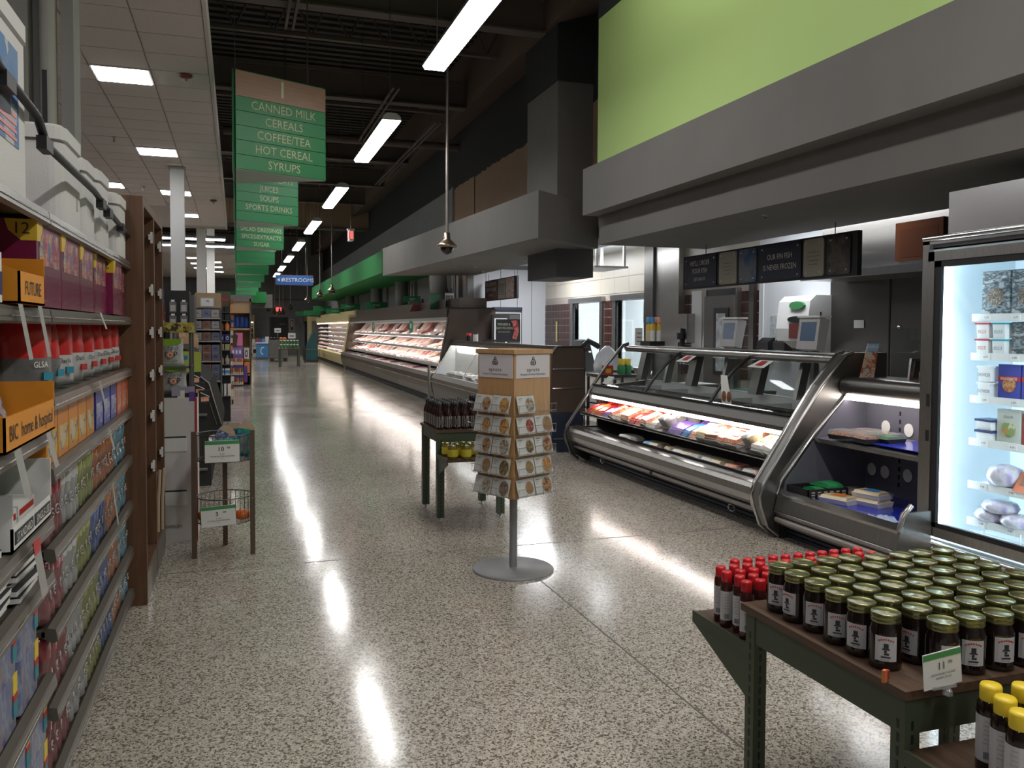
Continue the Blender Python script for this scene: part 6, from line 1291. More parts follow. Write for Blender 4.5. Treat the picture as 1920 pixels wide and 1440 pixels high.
def jar_proto():
    t = thing('honey_jar', '', 'jar', (0, 0, 0), 0, 'honey jars on the olive table')
    r = .0395
    MB().lathe([(r*.85, 0), (r, .006), (r*1.0, .018), (r*.99, .05), (r*1.0, .085), (r*.98, .10), (r*.86, .115), (r*.84, .125)], 'honey', 18).build('jar', t, False)
    MB().lathe([(r*.90, .117), (r*.93, .119), (r*.93, .124), (r*.90, .126), (r*.92, .128), (r*.92, .139), (r*.88, .141), (r*.84, .1395), (.002, .1395)], 'gold', 24).build('lid', t, False)
    # paper label curved round the front
    b = MB(); n = 6
    for i in range(n):
        a0, a1 = R(-38+76*i/n), R(-38+76*(i+1)/n)
        b.quad((r*1.012*math.cos(a0), r*1.012*math.sin(a0), .025), (r*1.012*math.cos(a1), r*1.012*math.sin(a1), .025), (r*1.012*math.cos(a1), r*1.012*math.sin(a1), .088), (r*1.012*math.cos(a0), r*1.012*math.sin(a0), .088), 'labelw')
    lb = b.build('label', t, False)
    q = MB()
    for k in range(7):
        a = R(-24+48*k/6); q.box(r*1.02*math.cos(a)-.0008, r*1.02*math.cos(a)+.001, r*1.02*math.sin(a)-.0016, r*1.02*math.sin(a)+.0016, .070+.009*math.cos(R(-60+20*k)), .0735+.009*math.cos(R(-60+20*k)), 'redink')
    q.box(r*1.01, r*1.022, -.005, .006, .058, .070, 'textd').box(r*1.01, r*1.022, -.009, .009, .054, .0575, 'textd').box(r*1.01, r*1.022, -.004, .002, .047, .053, 'textd').box(r*1.01, r*1.022, -.004, .007, .041, .046, 'textd')
    q.box(r*1.005, r*1.022, -.011, .011, .034, .0375, 'textd').box(r*1.005, r*1.021, -.009, .009, .029, .031, 'grid').build('printed_figure', lb)
    return t
JP = jar_proto(); first = True
for c in range(8):
    for r_ in range(7):
        if c == 0 and r_ == 0: continue
        x = 1.558+.0885*c+random.uniform(-.004, .004)+.01*(r_ % 2)*(c > 0); y = 1.592+.0875*r_-.012*(c > 3)+random.uniform(-.005, .005)
        if x > 2.27: continue
        rz = R(-112)+random.uniform(-.5, .5) if r_ == 0 else R(-150)+random.uniform(-.4, .4)
        lab = 'gold-lidded dark honey jar, %s row back from the near edge, %s from the aisle' % (ORD[r_], ORD[c])
        if first: JP.location = (x, y, .75); JP.rotation_euler[2] = rz; JP['label'] = lab; first = False
        else: dup(JP, (x, y, .75), rz, lab)
def sq(capm, r, h, sq_, body, name, cat, grp, lab0):
    t = thing(name, lab0, cat, (0, 0, 0), 0, grp)
    MB().lathe([(r*.9, 0), (r, .005), (r, h*.70), (r*.96, h*.78), (r*.7, h*.84)], body, 14).build('body', t, False)
    MB().lathe([(r*.80, h*.82), (r*.82, h*.83), (r*.82, h*.97), (r*.72, h), (.002, h)], capm, 16).build('cap', t, False)
    b = MB(); n = 8
    for i in range(n):
        a0, a1 = R(-75+150*i/n), R(-75+150*(i+1)/n); q = r*1.015
        b.quad((q*math.cos(a0), q*math.sin(a0), h*.14), (q*math.cos(a1), q*math.sin(a1), h*.14), (q*math.cos(a1), q*math.sin(a1), h*.66), (q*math.cos(a0), q*math.sin(a0), h*.66), 'labelw')
    lb = b.build('label', t, False); q = MB()
    for k in range(6): q.box(r*1.0, r*1.024, -.006-.003*(k % 2), .007, h*(.60-.05*k), h*(.615-.05*k), 'grid')
    for k in range(6): q.box(r*1.0, r*1.024, -.007+.0025*k, -.0058+.0025*k, h*.18, h*.26, 'textd')
    q.build('printed_text', lb); return t
RB = sq('redcap', .0205, .185, 0, mat('dark_syrup', (.05, .012, .01), .15), 'red_capped_bottle', 'bottle', 'red-capped bottles on the side shelf', '')
first = True
for c in range(13):
    for r_ in range(5):
        if c < 2 and r_ > 3: continue
        x = 1.53+.052*c+.012*(r_ % 2); y = 2.245+.056*r_
        lab = 'slim red-capped bottle behind the honey table, %s row back, %s from the aisle' % (ORD[r_], ORD[c])
        if first: RB.location = (x, y, .62); RB.rotation_euler[2] = R(-115); RB['label'] = lab; first = False
        else: dup(RB, (x, y, .62), R(-115)+random.uniform(-.7, .5), lab)
YB = sq('yellowcap', .0285, .20, 0, 'honey', 'yellow_capped_bottle', 'bottle', 'yellow-capped bottles on the near shelf', '')
first = True
for c in range(5):
    for r_ in range(3):
        x = 1.565+.066*c+.028*r_; y = 1.30+.062*r_-.025*c
        if y < 1.24: continue
        lab = 'squat yellow-capped bottle at the lower right, %s column, %s from the viewer' % (ORD[c], ORD[r_])
        if first: YB.location = (x, y, .60); YB.rotation_euler[2] = R(-160); YB['label'] = lab; first = False
        else: dup(YB, (x, y, .60), R(-160)+random.uniform(-.3, .3), lab)
# price sign on the honey table
def price_sign(c, rx, w_, h, price, cents, lines, lab, parent=None, tilt=0, loc=None, lean=0.0):
    """c: bottom-centre; rx: rightwards direction of the sign"""
    t = thing('price_sign', lab, 'sign', c)
    r = Vector(rx).normalized(); u = (Vector((0, 0, 1))*math.cos(tilt)+r*math.sin(tilt)).normalized(); r = (r*math.cos(tilt)-Vector((0, 0, 1))*math.sin(tilt)).normalized()
    n = r.cross(u); C = Vector(c)
    def P(a, b, o=0): q = C+r*a+u*b+n*o; return (q.x, q.y, q.z)
    MB().add([P(-w_/2, 0), P(w_/2, 0), P(w_/2, h), P(-w_/2, h), P(-w_/2, 0, -.002), P(w_/2, 0, -.002), P(w_/2, h, -.002), P(-w_/2, h, -.002)], [(0, 1, 2, 3), (4, 5, 6, 7), (0, 1, 5, 4), (1, 2, 6, 5), (2, 3, 7, 6), (3, 0, 4, 7)], 'card').build('card', t)
    MB().quad(P(-w_/2, h*.82, .001), P(w_/2, h*.82, .001), P(w_/2, h*.985, .001), P(-w_/2, h*.985, .001), 'green_ink').build('green_band', t)
    text(price, h*.30, 'textd', P(-w_*.04, h*.60, .001), r, u, t); text(cents, h*.15, 'textd', P(w_*.16+h*.04, h*.66, .001), r, u, t)
    for k, s_ in enumerate(lines): text(s_, h*(.085 if k < 2 else .05), 'greydark', P(0, h*(.38-.105*k), .001), r, u, t)
    return t
M['clipclear'] = glass('clear_clip', (.8,.8,.8), .25, .05, .2)
t = price_sign((1.562, 1.50, .770), (1, 0, 0), .112, .085, '11', '99', ['KEITH FAMILY HONEY', 'HONEY 32 OZ'], 'white price sign reading 11.99 with a green band, clipped to the honey table', tilt=R(-5))
MB().lathe([(.002, 0), (.012, .004), (.01, .016), (.003, .022)], 'clipclear', 10, (1.575, 1.50, .745)).box(1.53, 1.60, 1.497, 1.53, .765, .772, 'clipclear').build('clear_clip', t)

one('orange_tag', MB().box(-.014, .0, -.004, .004, 0, .03, mat('orange_ink', (.55, .16, .05), .5)).box(0, .012, -.004, .004, .004, .026, 'redink'), 'small orange tag lying by the price sign on the honey table', 'tag', (1.487, 1.60, .751), .4)
# ---- middle table with dark sauce bottles
MT = table(1.565, 2.15, 6.68, 7.30, .76, 'olive steel display table with dark sauce bottles behind the recipe stand', [(6.36, 6.68, .56, -1)], True, .06, .08)
def sauce():
    t = thing('sauce_bottle', '', 'bottle', (0, 0, 0), 0, 'dark sauce bottles on the middle table')
    MB().lathe([(.028, 0), (.032, .006), (.032, .12), (.028, .14), (.014, .175), (.013, .2)], 'sauce', 14).build('bottle', t, False); MB().lathe([(.015, .19), (.016, .2), (.016, .225), (.001, .226)], COLS['black'], 12).build('cap', t, False)
    b = MB(); n = 10
    for i in range(n):
        a0, a1 = R(360*i/n), R(360*(i+1)/n); q = .0328; b.quad((q*math.cos(a0), q*math.sin(a0), .02), (q*math.cos(a1), q*math.sin(a1), .02), (q*math.cos(a1), q*math.sin(a1), .11), (q*math.cos(a0), q*math.sin(a0), .11), 'saucelabel')
    lb = b.build('label', t, False); MB().box(-.012, .012, -.0345, -.033, .04, .085, 'greydark').build('printed_mark', lb); return t
M['sauce'] = mat('dark_sauce', (.03, .012, .01), .12); M['saucelabel'] = mat('sauce_label', (.26, .24, .23), .6)
SB = sauce(); first = True
for r_ in range(7):
    for c in range(5):
        x = 1.60+.072*c; y = 6.735+.082*r_
        lab = 'dark sauce bottle on the middle table, %s row back, %s from the left' % (ORD[r_], ORD[c])
        if first: SB.location = (x, y, .76); SB['label'] = lab; first = False
        else: dup(SB, (x, y, .76), random.uniform(-.4, .4), lab)
for i in range(8): dup(SB, (1.98+.06*(i % 3), 7.0+.08*(i//3), .76), 0, 'taller-standing dark sauce bottle at the far right of the middle table, %s' % ORD[i], 'dark sauce bottles at the right', (1, 1, 1.15))
def sjar(x, y, z, col, cap, labm, lab, r=.033, h=.1, grp=None):
    t = thing('relish_jar', lab, 'jar', (x, y, z), 0, grp)
    MB().lathe([(r*.9, 0), (r, .006), (r, h*.78), (r*.85, h*.85)], col, 14).build('jar', t, False); MB().lathe([(r*.9, h*.84), (r*.92, h*.86), (r*.92, h), (.001, h)], cap, 14).build('lid', t, False); MB().lathe([(r*1.02, h*.18), (r*1.02, h*.68)], labm, 14, cap=False).build('label', t, False)
for i, (x, y) in enumerate([(2.02, 6.72), (1.99, 6.80), (2.09, 6.73), (2.06, 6.82)]): sjar(x, y, .76, mat('red_jelly', (.35, .015, .02), .15), 'gold' if i > 1 else 'card', 'redink', 'red jelly jar on the middle table beside the dark bottles, %s' % ORD[i], .034, .095, 'red jelly jars')
for i in range(6): sjar(1.90+.05*(i % 3), 6.735+.07*(i//3), .76, 'sauce', 'foilcap', 'saucelabel', 'short jar with a foil top on the middle table, %s' % ORD[i], .03, .14, 'foil-topped jars') if i > 7 else None
for i, (x, y) in enumerate([(1.63, 6.42), (1.735, 6.40), (1.68, 6.50), (1.79, 6.5), (1.86, 6.42), (1.62, 6.58), (1.76, 6.60)]):
    sjar(x, y, .56, mat('relish', (.16, .12, .015), .2), 'gold', mat('yellow_label', (.55, .46, .03), .5), 'yellow-labelled relish jar on the low shelf of the middle table, %s' % ORD[i], .042, .115, 'yellow relish jars')
for i, (x, y) in enumerate([(1.98, 6.42), (1.99, 6.53)]): sjar(x, y, .56, 'sauce', 'gold', 'redink', 'red-labelled jar half behind the recipe stand on the low shelf, %s' % ORD[i], .04, .11, 'red-labelled jars')
price_sign((1.86, 6.34, .49), (1, 0, 0), .095, .06, '6', '49', ['RELISH'], 'small price sign clipped to the low shelf of the middle table')
# ---- wire basket stand
t = thing('basket_stand', 'round two-basket wire display stand on three brown metal legs', 'stand', (-.09, 6.2, 0))
C0 = (-.09, 6.22)
LG = [(-.288, 6.107, .88), (.097, 6.117, .88), (-.09, 6.42, .86)]
for (x, y, h) in LG:
    o = MB().box(x-.017, x+.017, y-.017, y+.017, 0, h, 'rack').build('leg', t); MB().lathe([(.006, 0), (.001, .004)], 'steel', 8, (x, y-.018, .40)).build('bolt', o)
for bi, (zt, zb) in enumerate(((.85, .67), (.41, .235))):
    o = MB(); rr = .19
    for z in (zt, zb): o.tube([(C0[0]+rr*math.cos(R(a)), C0[1]+rr*math.sin(R(a)), z) for a in range(0, 360, 15)], .004, 'wire', 6, True)
    o = o.build('basket', t)
    for k in range(32): 
        a = R(k*360/32); MB().tube([(C0[0]+rr*math.cos(a), C0[1]+rr*math.sin(a), zb), (C0[0]+rr*math.cos(a), C0[1]+rr*math.sin(a), zt)], .0018, 'wire', 4).build('upright_wire', o)
    q = MB()
    for k in range(13):
        d = -rr+.03*k; l = math.sqrt(max(0, rr*rr-d*d)); q.tube([(C0[0]+d, C0[1]-l, zb), (C0[0]+d, C0[1]+l, zb)], .0015, 'wire', 4).tube([(C0[0]-l, C0[1]+d, zb), (C0[0]+l, C0[1]+d, zb)], .0015, 'wire', 4)
    q.build('basket_floor', o)
price_sign((-.10, 6.015, .675), (1, 0, 0), .225, .15, '10', '99', ['JA-RU', 'WATER BLASTER ASSORTED', '1 EACH'], 'white price sign reading 10.99 on the upper wire basket', tilt=R(-.5))
price_sign((-.125, 6.015, .235), (1, 0, 0), .225, .14, '3', '99', ['JA-RU', 'TOY FOR LARGE ASSORTED', '1 EACH'], 'white price sign reading 3.99 on the lower wire basket', tilt=R(-3))
TOY1 = printed('toy_pack_blue', (.05, .07, .30), [(.5, .5, .62), (.02, .03, .12), (.2, .25, .5)], 22, .3, mode='noise'); TOY2 = printed('toy_pack_teal', (.0, .12, .12), [(.02, .05, .2), (.02, .3, .2)], 18, .3, mode='noise')
def toy(x, y, z, m, lab, lean, top='kraft', w_=.06):
    t = thing('toy_pack', lab, 'toy', (x, y, z), 0, 'toy packs in the basket stand')
    pts = [(-w_, 0), (w_, 0), (w_, .2)]+[(w_*math.cos(R(a)), .2+.05*math.sin(R(a))) for a in (30, 60, 90, 120, 150)]+[(-w_, .2)]
    MB().prism(pts, -.004, .004, m).build('backing_card', t, False); MB().prism([(-w_, .2)]+[(w_*math.cos(R(a)), .2+.05*math.sin(R(a))) for a in (150, 120, 90, 60, 30)]+[(w_, .2)], -.006, -.004, top).build('card_head', t, False)
    MB().prism([(-w_*.7, .03), (w_*.7, .03), (w_*.5, .15), (-w_*.5, .15)], -.035, -.004, 'film').build('bubble', t, False); t.rotation_euler = lean
toy(-.02, 6.30, .675, TOY1, 'blue and teal carded toy standing tallest at the right of the upper basket', (.1, 0, .1)); toy(.03, 6.24, .675, TOY2, 'teal carded toy in front of the tallest one in the upper basket', (-.1, .15, -.1))
toy(-.17, 6.22, .675, TOY1, 'blue carded toy leaning over at the left of the upper basket', (.0, .5, .2)); toy(-.13, 6.12, .675, TOY1, 'shiny purple-blue pack lying low in the upper basket', (-.9, .3, .3))
toy(-.05, 6.1, .675, TOY2, 'dark pack behind the price sign in the upper basket', (-.8, .1, 0.2))
for i, (x, y) in enumerate([(-.22, 6.2), (.03, 6.17), (-.15, 6.25), (-.19, 6.13)]):
    b = MB().lathe([(.02, 0), (.045, .012), (.055, .035), (.045, .06), (.015, .072), (.001, .073)], mat('orange_toy', (.60, .13, .02), .35), 12)
    one('toy_ball', b, 'orange toy ball in the lower wire basket, %s' % ['at the left edge', 'at the right edge', 'behind the price sign', 'front left one'][i], 'toy', (x, y, .238), 0, 'orange toys in the lower basket')
# ============================================================ MID LEFT: IMPULSE DISPLAYS
def poly_y(pts, y0, y1, m): return MB().prism(pts, y0, y1, m)
# popcorn bags on shelves above the white carton
t = thing('bag_rack', 'grey wire-sided rack of popcorn bags above the white carton', 'rack', (-.4, 6.8, 1.08))
MB().box(-.62, -.33, 6.62, 6.98, 1.10, 1.115, 'greydark').box(-.62, -.33, 6.62, 6.98, 1.295, 1.31, 'greydark').build('shelf', t); MB().box(-.34, -.32, 6.62, 6.66, 1.0, 1.62, 'greydark').box(-.34, -.32, 6.94, 6.98, 1.0, 1.62, 'greydark').build('post', t)
MB().box(-.62, -.30, 6.60, 6.62, 1.56, 1.635, printed('yellow_strip', (.30, .24, .03), [(.5, .42, .10), (.04, .03, .02), (.4, .33, .05)], 30, .5)).build('header_strip', t)
M['popfoil'] = mat('popcorn_foil', (.46, .47, .48), .3, noise=.2, nscale=14, bump=.8); M['limefoil'] = mat('lime_foil', (.22, .42, .02), .35); M['orangering'] = mat('ring_orange', (.50, .16, .05), .5)
def popbag(x, z, lab, w_=.19):
    t = thing('popcorn_bag', lab, 'bag', (x, 6.70, z), R(-90), 'popcorn bags in the rack')
    MB(); o = pouch(w_, .09, .2, 'popfoil', 'popfoil', None).build('pouch', t, False); t.rotation_euler = (0, 0, 0)
    o.rotation_euler = (0, 0, R(-90)); y = 6.70-.052
    MB().prism([(x-w_*.42, z+.2), (x+w_*.42, z+.2), (x+w_*.38, z+.165), (x-.02, z+.15), (x-w_*.40, z+.17)], y-.002, y, 'limefoil').build('lime_top', t)
    text('SKINNY', .042, 'greydark', (x, y-.004, z+.130), XR, ZU, t, sx=.85); text('P  P', .062, 'textd', (x+.005, y-.004, z+.083), XR, ZU, t, sx=.95); text('POPCORN', .022, 'green_ink', (x, y-.004, z+.040), XR, ZU, t)
    b = MB(); b.lathe([(.026, 0), (.026, .002)], 'orangering', 18).lathe([(.018, .0021), (.018, .004)], 'card', 16).lathe([(.012, .0041), (.012, .006)], 'orangering', 14)
    q = b.build('ring_emblem', t, False); q.rotation_euler = (R(90), 0, 0); q.location = (0, -.056, .083)
popbag(-.47, 1.312, 'silver popcorn bag with a lime top, upper of the two beside the wooden shelving'); popbag(-.45, 1.116, 'silver popcorn bag, lower of the two just above the white carton')
one('lilac_card', MB().box(-.08, .08, 0, .002, 0, .07, mat('lilac_card', (.30, .28, .36), .5)), 'lilac printed card under the lower popcorn bag', 'card', (-.38, 6.6, 1.09), .1)
# clip strips of hanging packs
hangm = {'cream': (.50, .36, .2), 'green': (.30, .38, .04), 'grey': (.16, .16, .16)}
for i in range(7):
    k = i % 3; b = MB().box(-.045, .045, -.008, .008, 0, .16, mat('hang_cream', (.45, .30, .17), .35, noise=.4, nscale=30)).box(-.045, .045, -.009, .009, .0, .04, 'greydark').box(-.04, .04, -.012, .012, .04, .1, mat('hang_tan', (.42, .24, .14), .4))
    one('hanging_pack', b, 'cream and brown hanging pack beside the popcorn rack, %s from the front' % ORD[i], 'pack', (-.425+.010*i, 7.5+.055*i, 1.42-.008*i), .5, 'cream hanging packs')
for i in range(5):
    b = MB().box(-.06, .06, -.008, .008, 0, .17, mat('hang_lime', (.34, .40, .05), .4)).box(-.05, .03, -.010, .010, .10, .135, mat('hang_blue', (.02, .16, .36), .4))
    one('lime_pack', b, 'lime green hanging pack with a blue tag, %s from the front' % ORD[i], 'pack', (-.42+.016*i, 7.4+.07*i, 1.23-.004*i), .3, 'lime hanging packs')
t = thing('peg_rack', 'dark grey pegged side rack holding hanging packs', 'rack', (-.3, 7.6, 0)); MB().box(-.50, -.48, 7.3, 8.1, .0, 1.62, 'greydark').box(-.49, -.36, 7.95, 8.0, .0, 1.3, 'greydark').build('panel', t)
for i, z in enumerate((1.20, 1.12, 1.02, .95)):
    b = MB().box(-.05, .05, -.01, .01, 0, .12, 'black').box(-.035, .035, -.014, -.01, .02, .06, COLS['salmon']).tube([(-.04, -.014, .1), (.04, -.014, .06)], .004, 'card', 5)
    one('dark_pack', b, 'black blister pack with a pinkish label, %s from the top on the slope' % ORD[i], 'pack', (-.40+.04*i, 7.9, z-.03), .4, 'black blister packs')
one('crushed_card', MB().box(-.12, .12, -.02, .02, 0, .03, 'black').box(-.02, .03, -.022, .0, -.01, .05, 'card').box(.06, .1, -.022, .0, -.03, .04, COLS['purple']), 'dark tray edge with small tags on top of the white carton', 'tray', (-.40, 6.62, 1.082))
# dark checkout counter with sloping end
M['counterdark'] = mat('counter_charcoal', (.040, .040, .038), .9, spec=.1)
t = thing('checkout_counter', 'dark grey checkout counter end with a sloping top', 'counter', (-.4, 9, 0))
P = [(-.62, 1.26), (-.53, 1.26), (-.27, 1.04), (-.155, .62), (-.15, .55), (-.17, .5), (-.255, .30), (-.255, 0), (-.62, 0)]
MB().prism(P, 8.9, 10.9, 'counterdark').build('body', t)
MB().tube([(-.53, 8.89, 1.26), (-.27, 8.89, 1.04), (-.155, 8.89, .62)], .006, 'grid', 5).tube([(-.47, 8.89, 1.17), (-.31, 8.89, .99), (-.2, 8.89, .62)], .004, 'greypaint', 5).build('edge_line', t)
for z in (.72, .17): MB().tube([(-.40, 8.88, z), (-.29, 8.88, z)], .015, 'greypaint', 8).build('bumper', t)
# blue framed black display with clear bags, red goods
t = thing('black_display', 'tall black peg display with clear hanging bags', 'display', (-.68, 11, 0)); MB().box(-.83, -.56, 11.0, 11.6, 0, 2.05, 'black').build('panel', t); MB().box(-.555, -.50, 11.0, 11.6, 0, 2.0, 'greydark').build('side_panel', t)
for i in range(3):
    for j in range(2):
        b = MB().box(-.04, .04, -.008, .008, 0, .13, 'film').box(-.03, .03, -.010, .0, .015, .09, 'grid').box(-.02, .02, -.012, 0, .13, .155, 'card')
        one('clear_bag', b, 'small clear hanging bag on the black display, %s row, %s' % (ORD[i], ('left', 'right')[j]), 'bag', (-.74+.125*j, 10.97, 1.78-.17*i), 0, 'clear bags on the black display')
t = thing('blue_board', 'blue board lettered BRI above red goods left of the black display', 'sign', (-.95, 10.9, 1.9)); MB().box(-1.1, -.835, 10.9, 10.93, 1.86, 2.03, mat('board_navy', (.06, .08, .16), .5)).build('board', t); text('BRI', .06, 'textw', (-.90, 10.898, 1.95), XR, ZU, t); MB().tube([(-1.0+.02*math.cos(R(a)), 10.895, 1.955+.025*math.sin(R(a))) for a in range(-60, 200, 30)], .004, 'textw', 5).build('logo_curl', t)
one('red_case', MB().box(-.12, .1, -.08, .08, 0, .17, mat('red_case', (.32, .01, .01), .4)).box(-.12, .1, -.09, -.08, .05, .06, COLS['black']).box(-.12, .1, -.09, -.08, .11, .12, COLS['black']).tube([(-.05, 0, .17), (-.05, 0, .22), (.03, 0, .22), (.03, 0, .17)], .01, mat('red_case', (.32, .01, .01)), 6), 'red ribbed case on a ledge under the blue board', 'case', (-.94, 10.95, 1.68)); one('white_box', MB().box(-.12, .1, -.08, .08, 0, .05, 'card'), 'flat white box under the red ribbed case', 'box', (-.94, 10.95, 1.62))
t = thing('side_ledge', 'dark ledge under the red case', 'shelf', (-.95, 11, 1.55)); MB().box(-1.15, -.84, 10.85, 11.4, 1.57, 1.62, 'greydark').box(-1.15, -.84, 11.3, 11.4, 0, 1.57, 'greydark').build('ledge', t)
# shelf of mustache-marked small boxes
t = thing('box_shelf', 'end shelf stacked with small grey, brown and blue boxes under a tan header', 'shelving', (-.37, 11.8, 0))
MB().box(-.56, -.20, 12.2, 12.6, 0, 1.95, 'greydark').box(-.58, -.56, 11.8, 12.6, 0, 1.95, 'greydark').box(-.215, -.20, 11.8, 12.6, 0, 1.85, 'greydark').build('carcase', t)
MB().box(-.53, -.20, 11.9, 11.94, 1.86, 2.06, mat('tan_header', (.36, .25, .14), .5)).build('header', t); o = MB().box(-.47, -.28, 11.88, 11.9, 1.87, 2.0, 'grid').box(-.45, -.30, 11.875, 11.88, 1.885, 1.985, 'card').build('header_card', t); MB().lathe([(.02, 0), (.02, .004)], 'textd', 10, (-.37, 11.87, 1.955)).build('logo_dot', o)
BC = {'w': (mat('box_pale', (.34, .33, .32), .5), 'pale grey'), 'r': (mat('box_brown', (.24, .10, .07), .5), 'reddish brown'), 'b': (mat('box_blue', (.13, .14, .26), .5), 'slate blue')}
def mbox(x, z, c, i, rn):
    t = thing('small_box', '%s small box with curl mark, %s, %s from left' % (BC[c][1], rn, ORD[i]), 'box', (x, 11.82, z), 0, 'small square boxes on the end shelf')
    MB().box(-.05, .05, 0, .1, 0, .10, 'grid').build('carton', t, False); MB().box(-.044, .044, -.002, 0, .006, .094, BC[c][0]).build('front_label', t, False)
    MB().tube([(-.017, -.004, .04), (-.014, -.004, .05), (-.004, -.004, .054), (.004, -.004, .054), (.014, -.004, .05), (.017, -.004, .04)], .0035, 'textd', 5).build('curl_mark', t, False)
rows = [(1.735, 'wbw'), (1.585, 'wrw'), (1.43, 'wrb'), (1.265, 'wrb'), (1.16, 'wrb'), (1.0, 'wrb'), (.895, 'wrb')]
for k, (z, s_) in enumerate(rows):
    for i, c in enumerate(s_): mbox(-.495+.112*i, z, c, i, ORD[k]+' row from the top')
for z in (1.73, 1.58, 1.425, 1.155, .89): MB().box(-.555, -.21, 11.79, 12.2, z-.022, z-.002, 'grid').build('shelf', bpy.data.objects['box_shelf'])
# narrow black tower of mixed goods
t = thing('goods_tower', 'narrow dark tower of mixed small goods topped by a red emblem board', 'display', (-.17, 14.9, 0))
MB().box(-.29, -.11, 14.95, 15.4, 0, 2.2, 'black').box(-.30, -.285, 14.9, 15.4, 0, 2.2, 'rack').build('frame', t); MB().box(-.29, -.10, 14.92, 14.95, 1.95, 2.2, 'rack').build('head_board', t); MB().prism([(-.25, 2.05), (-.22, 2.11), (-.20, 2.07), (-.195, 2.13), (-.185, 2.07), (-.165, 2.11), (-.14, 2.05)], 14.915, 14.92, 'redink').build('red_emblem', t)
for i, z in enumerate((1.86, 1.72, 1.55, 1.36, 1.22, .98, .80, .45)):
    MB().box(-.29, -.11, 14.75, 14.95, z-.012, z, 'greydark').build('shelf', t)
    for j in range(2 if i != 7 else 3):
        x = -.245+(.09 if i != 7 else .055)*j; nm = ['dark case', 'dark case', 'amber bottle', 'blue pack', 'tan pack', 'cream bottle', 'white and blue pack', 'white box'][i]
        m = [COLS['black'], COLS['black'], COLS['orange'] if j else COLS['brown'], mat('ink_blue', (.03, .03, .25), .4), mat('tan_pack', (.4, .33, .18), .5), mat('cream_bottle', (.36, .28, .22), .4), COLS['white'], COLS['white']][i]
        b = MB()
        if i in (2, 5): b.lathe([(.034, 0), (.036, .08), (.03, .1), (.012, .12), (.012, .15), (.001, .152)], m, 10)
        else:
            b.box(-.037, .037, -.04, .04, 0, [.08, .1, 0, .12, .1, 0, .11, .2][i], m)
            if i == 6: b.box(-.037, .037, -.042, -.04, .03, .08, COLS['blue'])
            if i == 3: b.tube([(.018*math.cos(R(a)), -.045, .06+.03*math.sin(R(a))) for a in range(0, 360, 40)], .005, 'textw', 5, True)
        one('small_goods', b, '%s on the narrow dark tower, %s level, %s' % (nm, ORD[i], ('left', 'right', 'far right')[j]), 'goods', (x, 14.83, z), 0, 'goods on the narrow tower')
b = MB()
for k in range(14): b.box(-.105+random.uniform(0, .02), -.075+random.uniform(0, .03), 14.8, 14.86, .3+.13*k, .38+.13*k, random.choice([COLS['brown'], COLS['cream'], COLS['black'], COLS['white'], COLS['orange']]))
t = thing('clip_strip', 'strip of small hung packs down the right edge of the narrow dark tower', 'strip', (-.09, 14.83, .3)); b.build('packs', t)['kind'] = 'stuff'
# pink and purple promotional display, wooden endcap behind it
t = thing('wood_endcap', 'tan wooden endcap with blue bags on its upper shelf', 'shelving', (.1, 25, 0))
MB().box(-.35, .38, 25.2, 25.3, 0, 2.35, mat('tan_panel', (.38, .25, .13), .5)).box(.34, .38, 24.3, 25.3, 0, 2.4, 'rack').build('carcase', t); MB().box(-.35, .34, 24.35, 25.2, 2.0, 2.32, MATS['tan_panel']).build('header', t); MB().box(-.35, .42, 24.3, 25.2, 2.32, 2.5, 'greypaint').build('top_cornice', t)
for z in (1.58, 1.05, .72, .3): MB().box(-.35, .34, 24.3, 25.2, z-.05, z, MATS['tan_panel']).build('shelf', t)
for i in range(5): one('blue_bag', pouch(.16, .12, .32, mat('royal_foil', (.02, .06, .26), .3), 'royal_white' if False else MATS['royal_foil'], None), 'shiny blue bag on the upper shelf of the tan endcap, %s from the left' % ORD[i], 'bag', (-.22+.125*i, 24.6, 1.59), R(-90), 'blue bags on the tan endcap')
PK = mat('pink_card', (.60, .16, .30), .5); PU = mat('purple_card', (.22, .14, .40), .5)
t = thing('promo_display', 'pink and purple cardboard display with rows of small cans', 'display', (0, 24, 0))
MB().box(-.16, .15, 24.0, 24.2, 0, 1.45, PU).build('body', t); MB().box(-.02, .15, 23.98, 24.0, 1.1, 1.45, PK).prism([(-.16, 1.1), (-.02, 1.05), (.02, 1.38), (-.12, 1.5)], 23.96, 23.99, 'brownlam').build('header', t); MB().box(-.16, .15, 23.97, 24.0, .84, 1.05, PU).build('purple_band', t)
for k in range(3): MB().prism([(-.1+.09*k+.025*math.cos(R(a)), .93+.06*math.sin(R(a))) for a in range(0, 360, 45)], 23.96, 23.97, 'card').build('printed_figure', t)
for r_ in range(3):
    MB().box(-.17, .16, 23.8, 24.0, .58-.27*r_, .60-.27*r_, 'grid').build('shelf', t)
    for i in range(6): one('small_can', MB().lathe([(.022, 0), (.022, .06)], COLS['cream'], 8).lathe([(.022, .06), (.022, .12), (.015, .16), (.001, .17)], [COLS['green'], COLS['red'], COLS['orange']][(i+r_) % 3], 8), 'small can on the purple display, %s shelf, %s from the left' % (ORD[r_], ORD[i]), 'can', (-.14+.055*i, 23.88, .60-.27*r_), 0, 'cans on the purple display')
t = thing('panda_box', 'white box with a black figure beside the pink display', 'box', (.25, 24, .8)); MB().box(.18, .32, 24.2, 24.3, .73, 1.03, 'card').build('box', t); MB().prism([(.25+.04*math.cos(R(a)), .88+.1*math.sin(R(a))) for a in range(0, 360, 36)], 24.19, 24.2, 'textd').prism([(.25+.022*math.cos(R(a)), .88+.06*math.sin(R(a))) for a in range(0, 360, 36)], 24.185, 24.19, 'card').build('printed_figure', t)
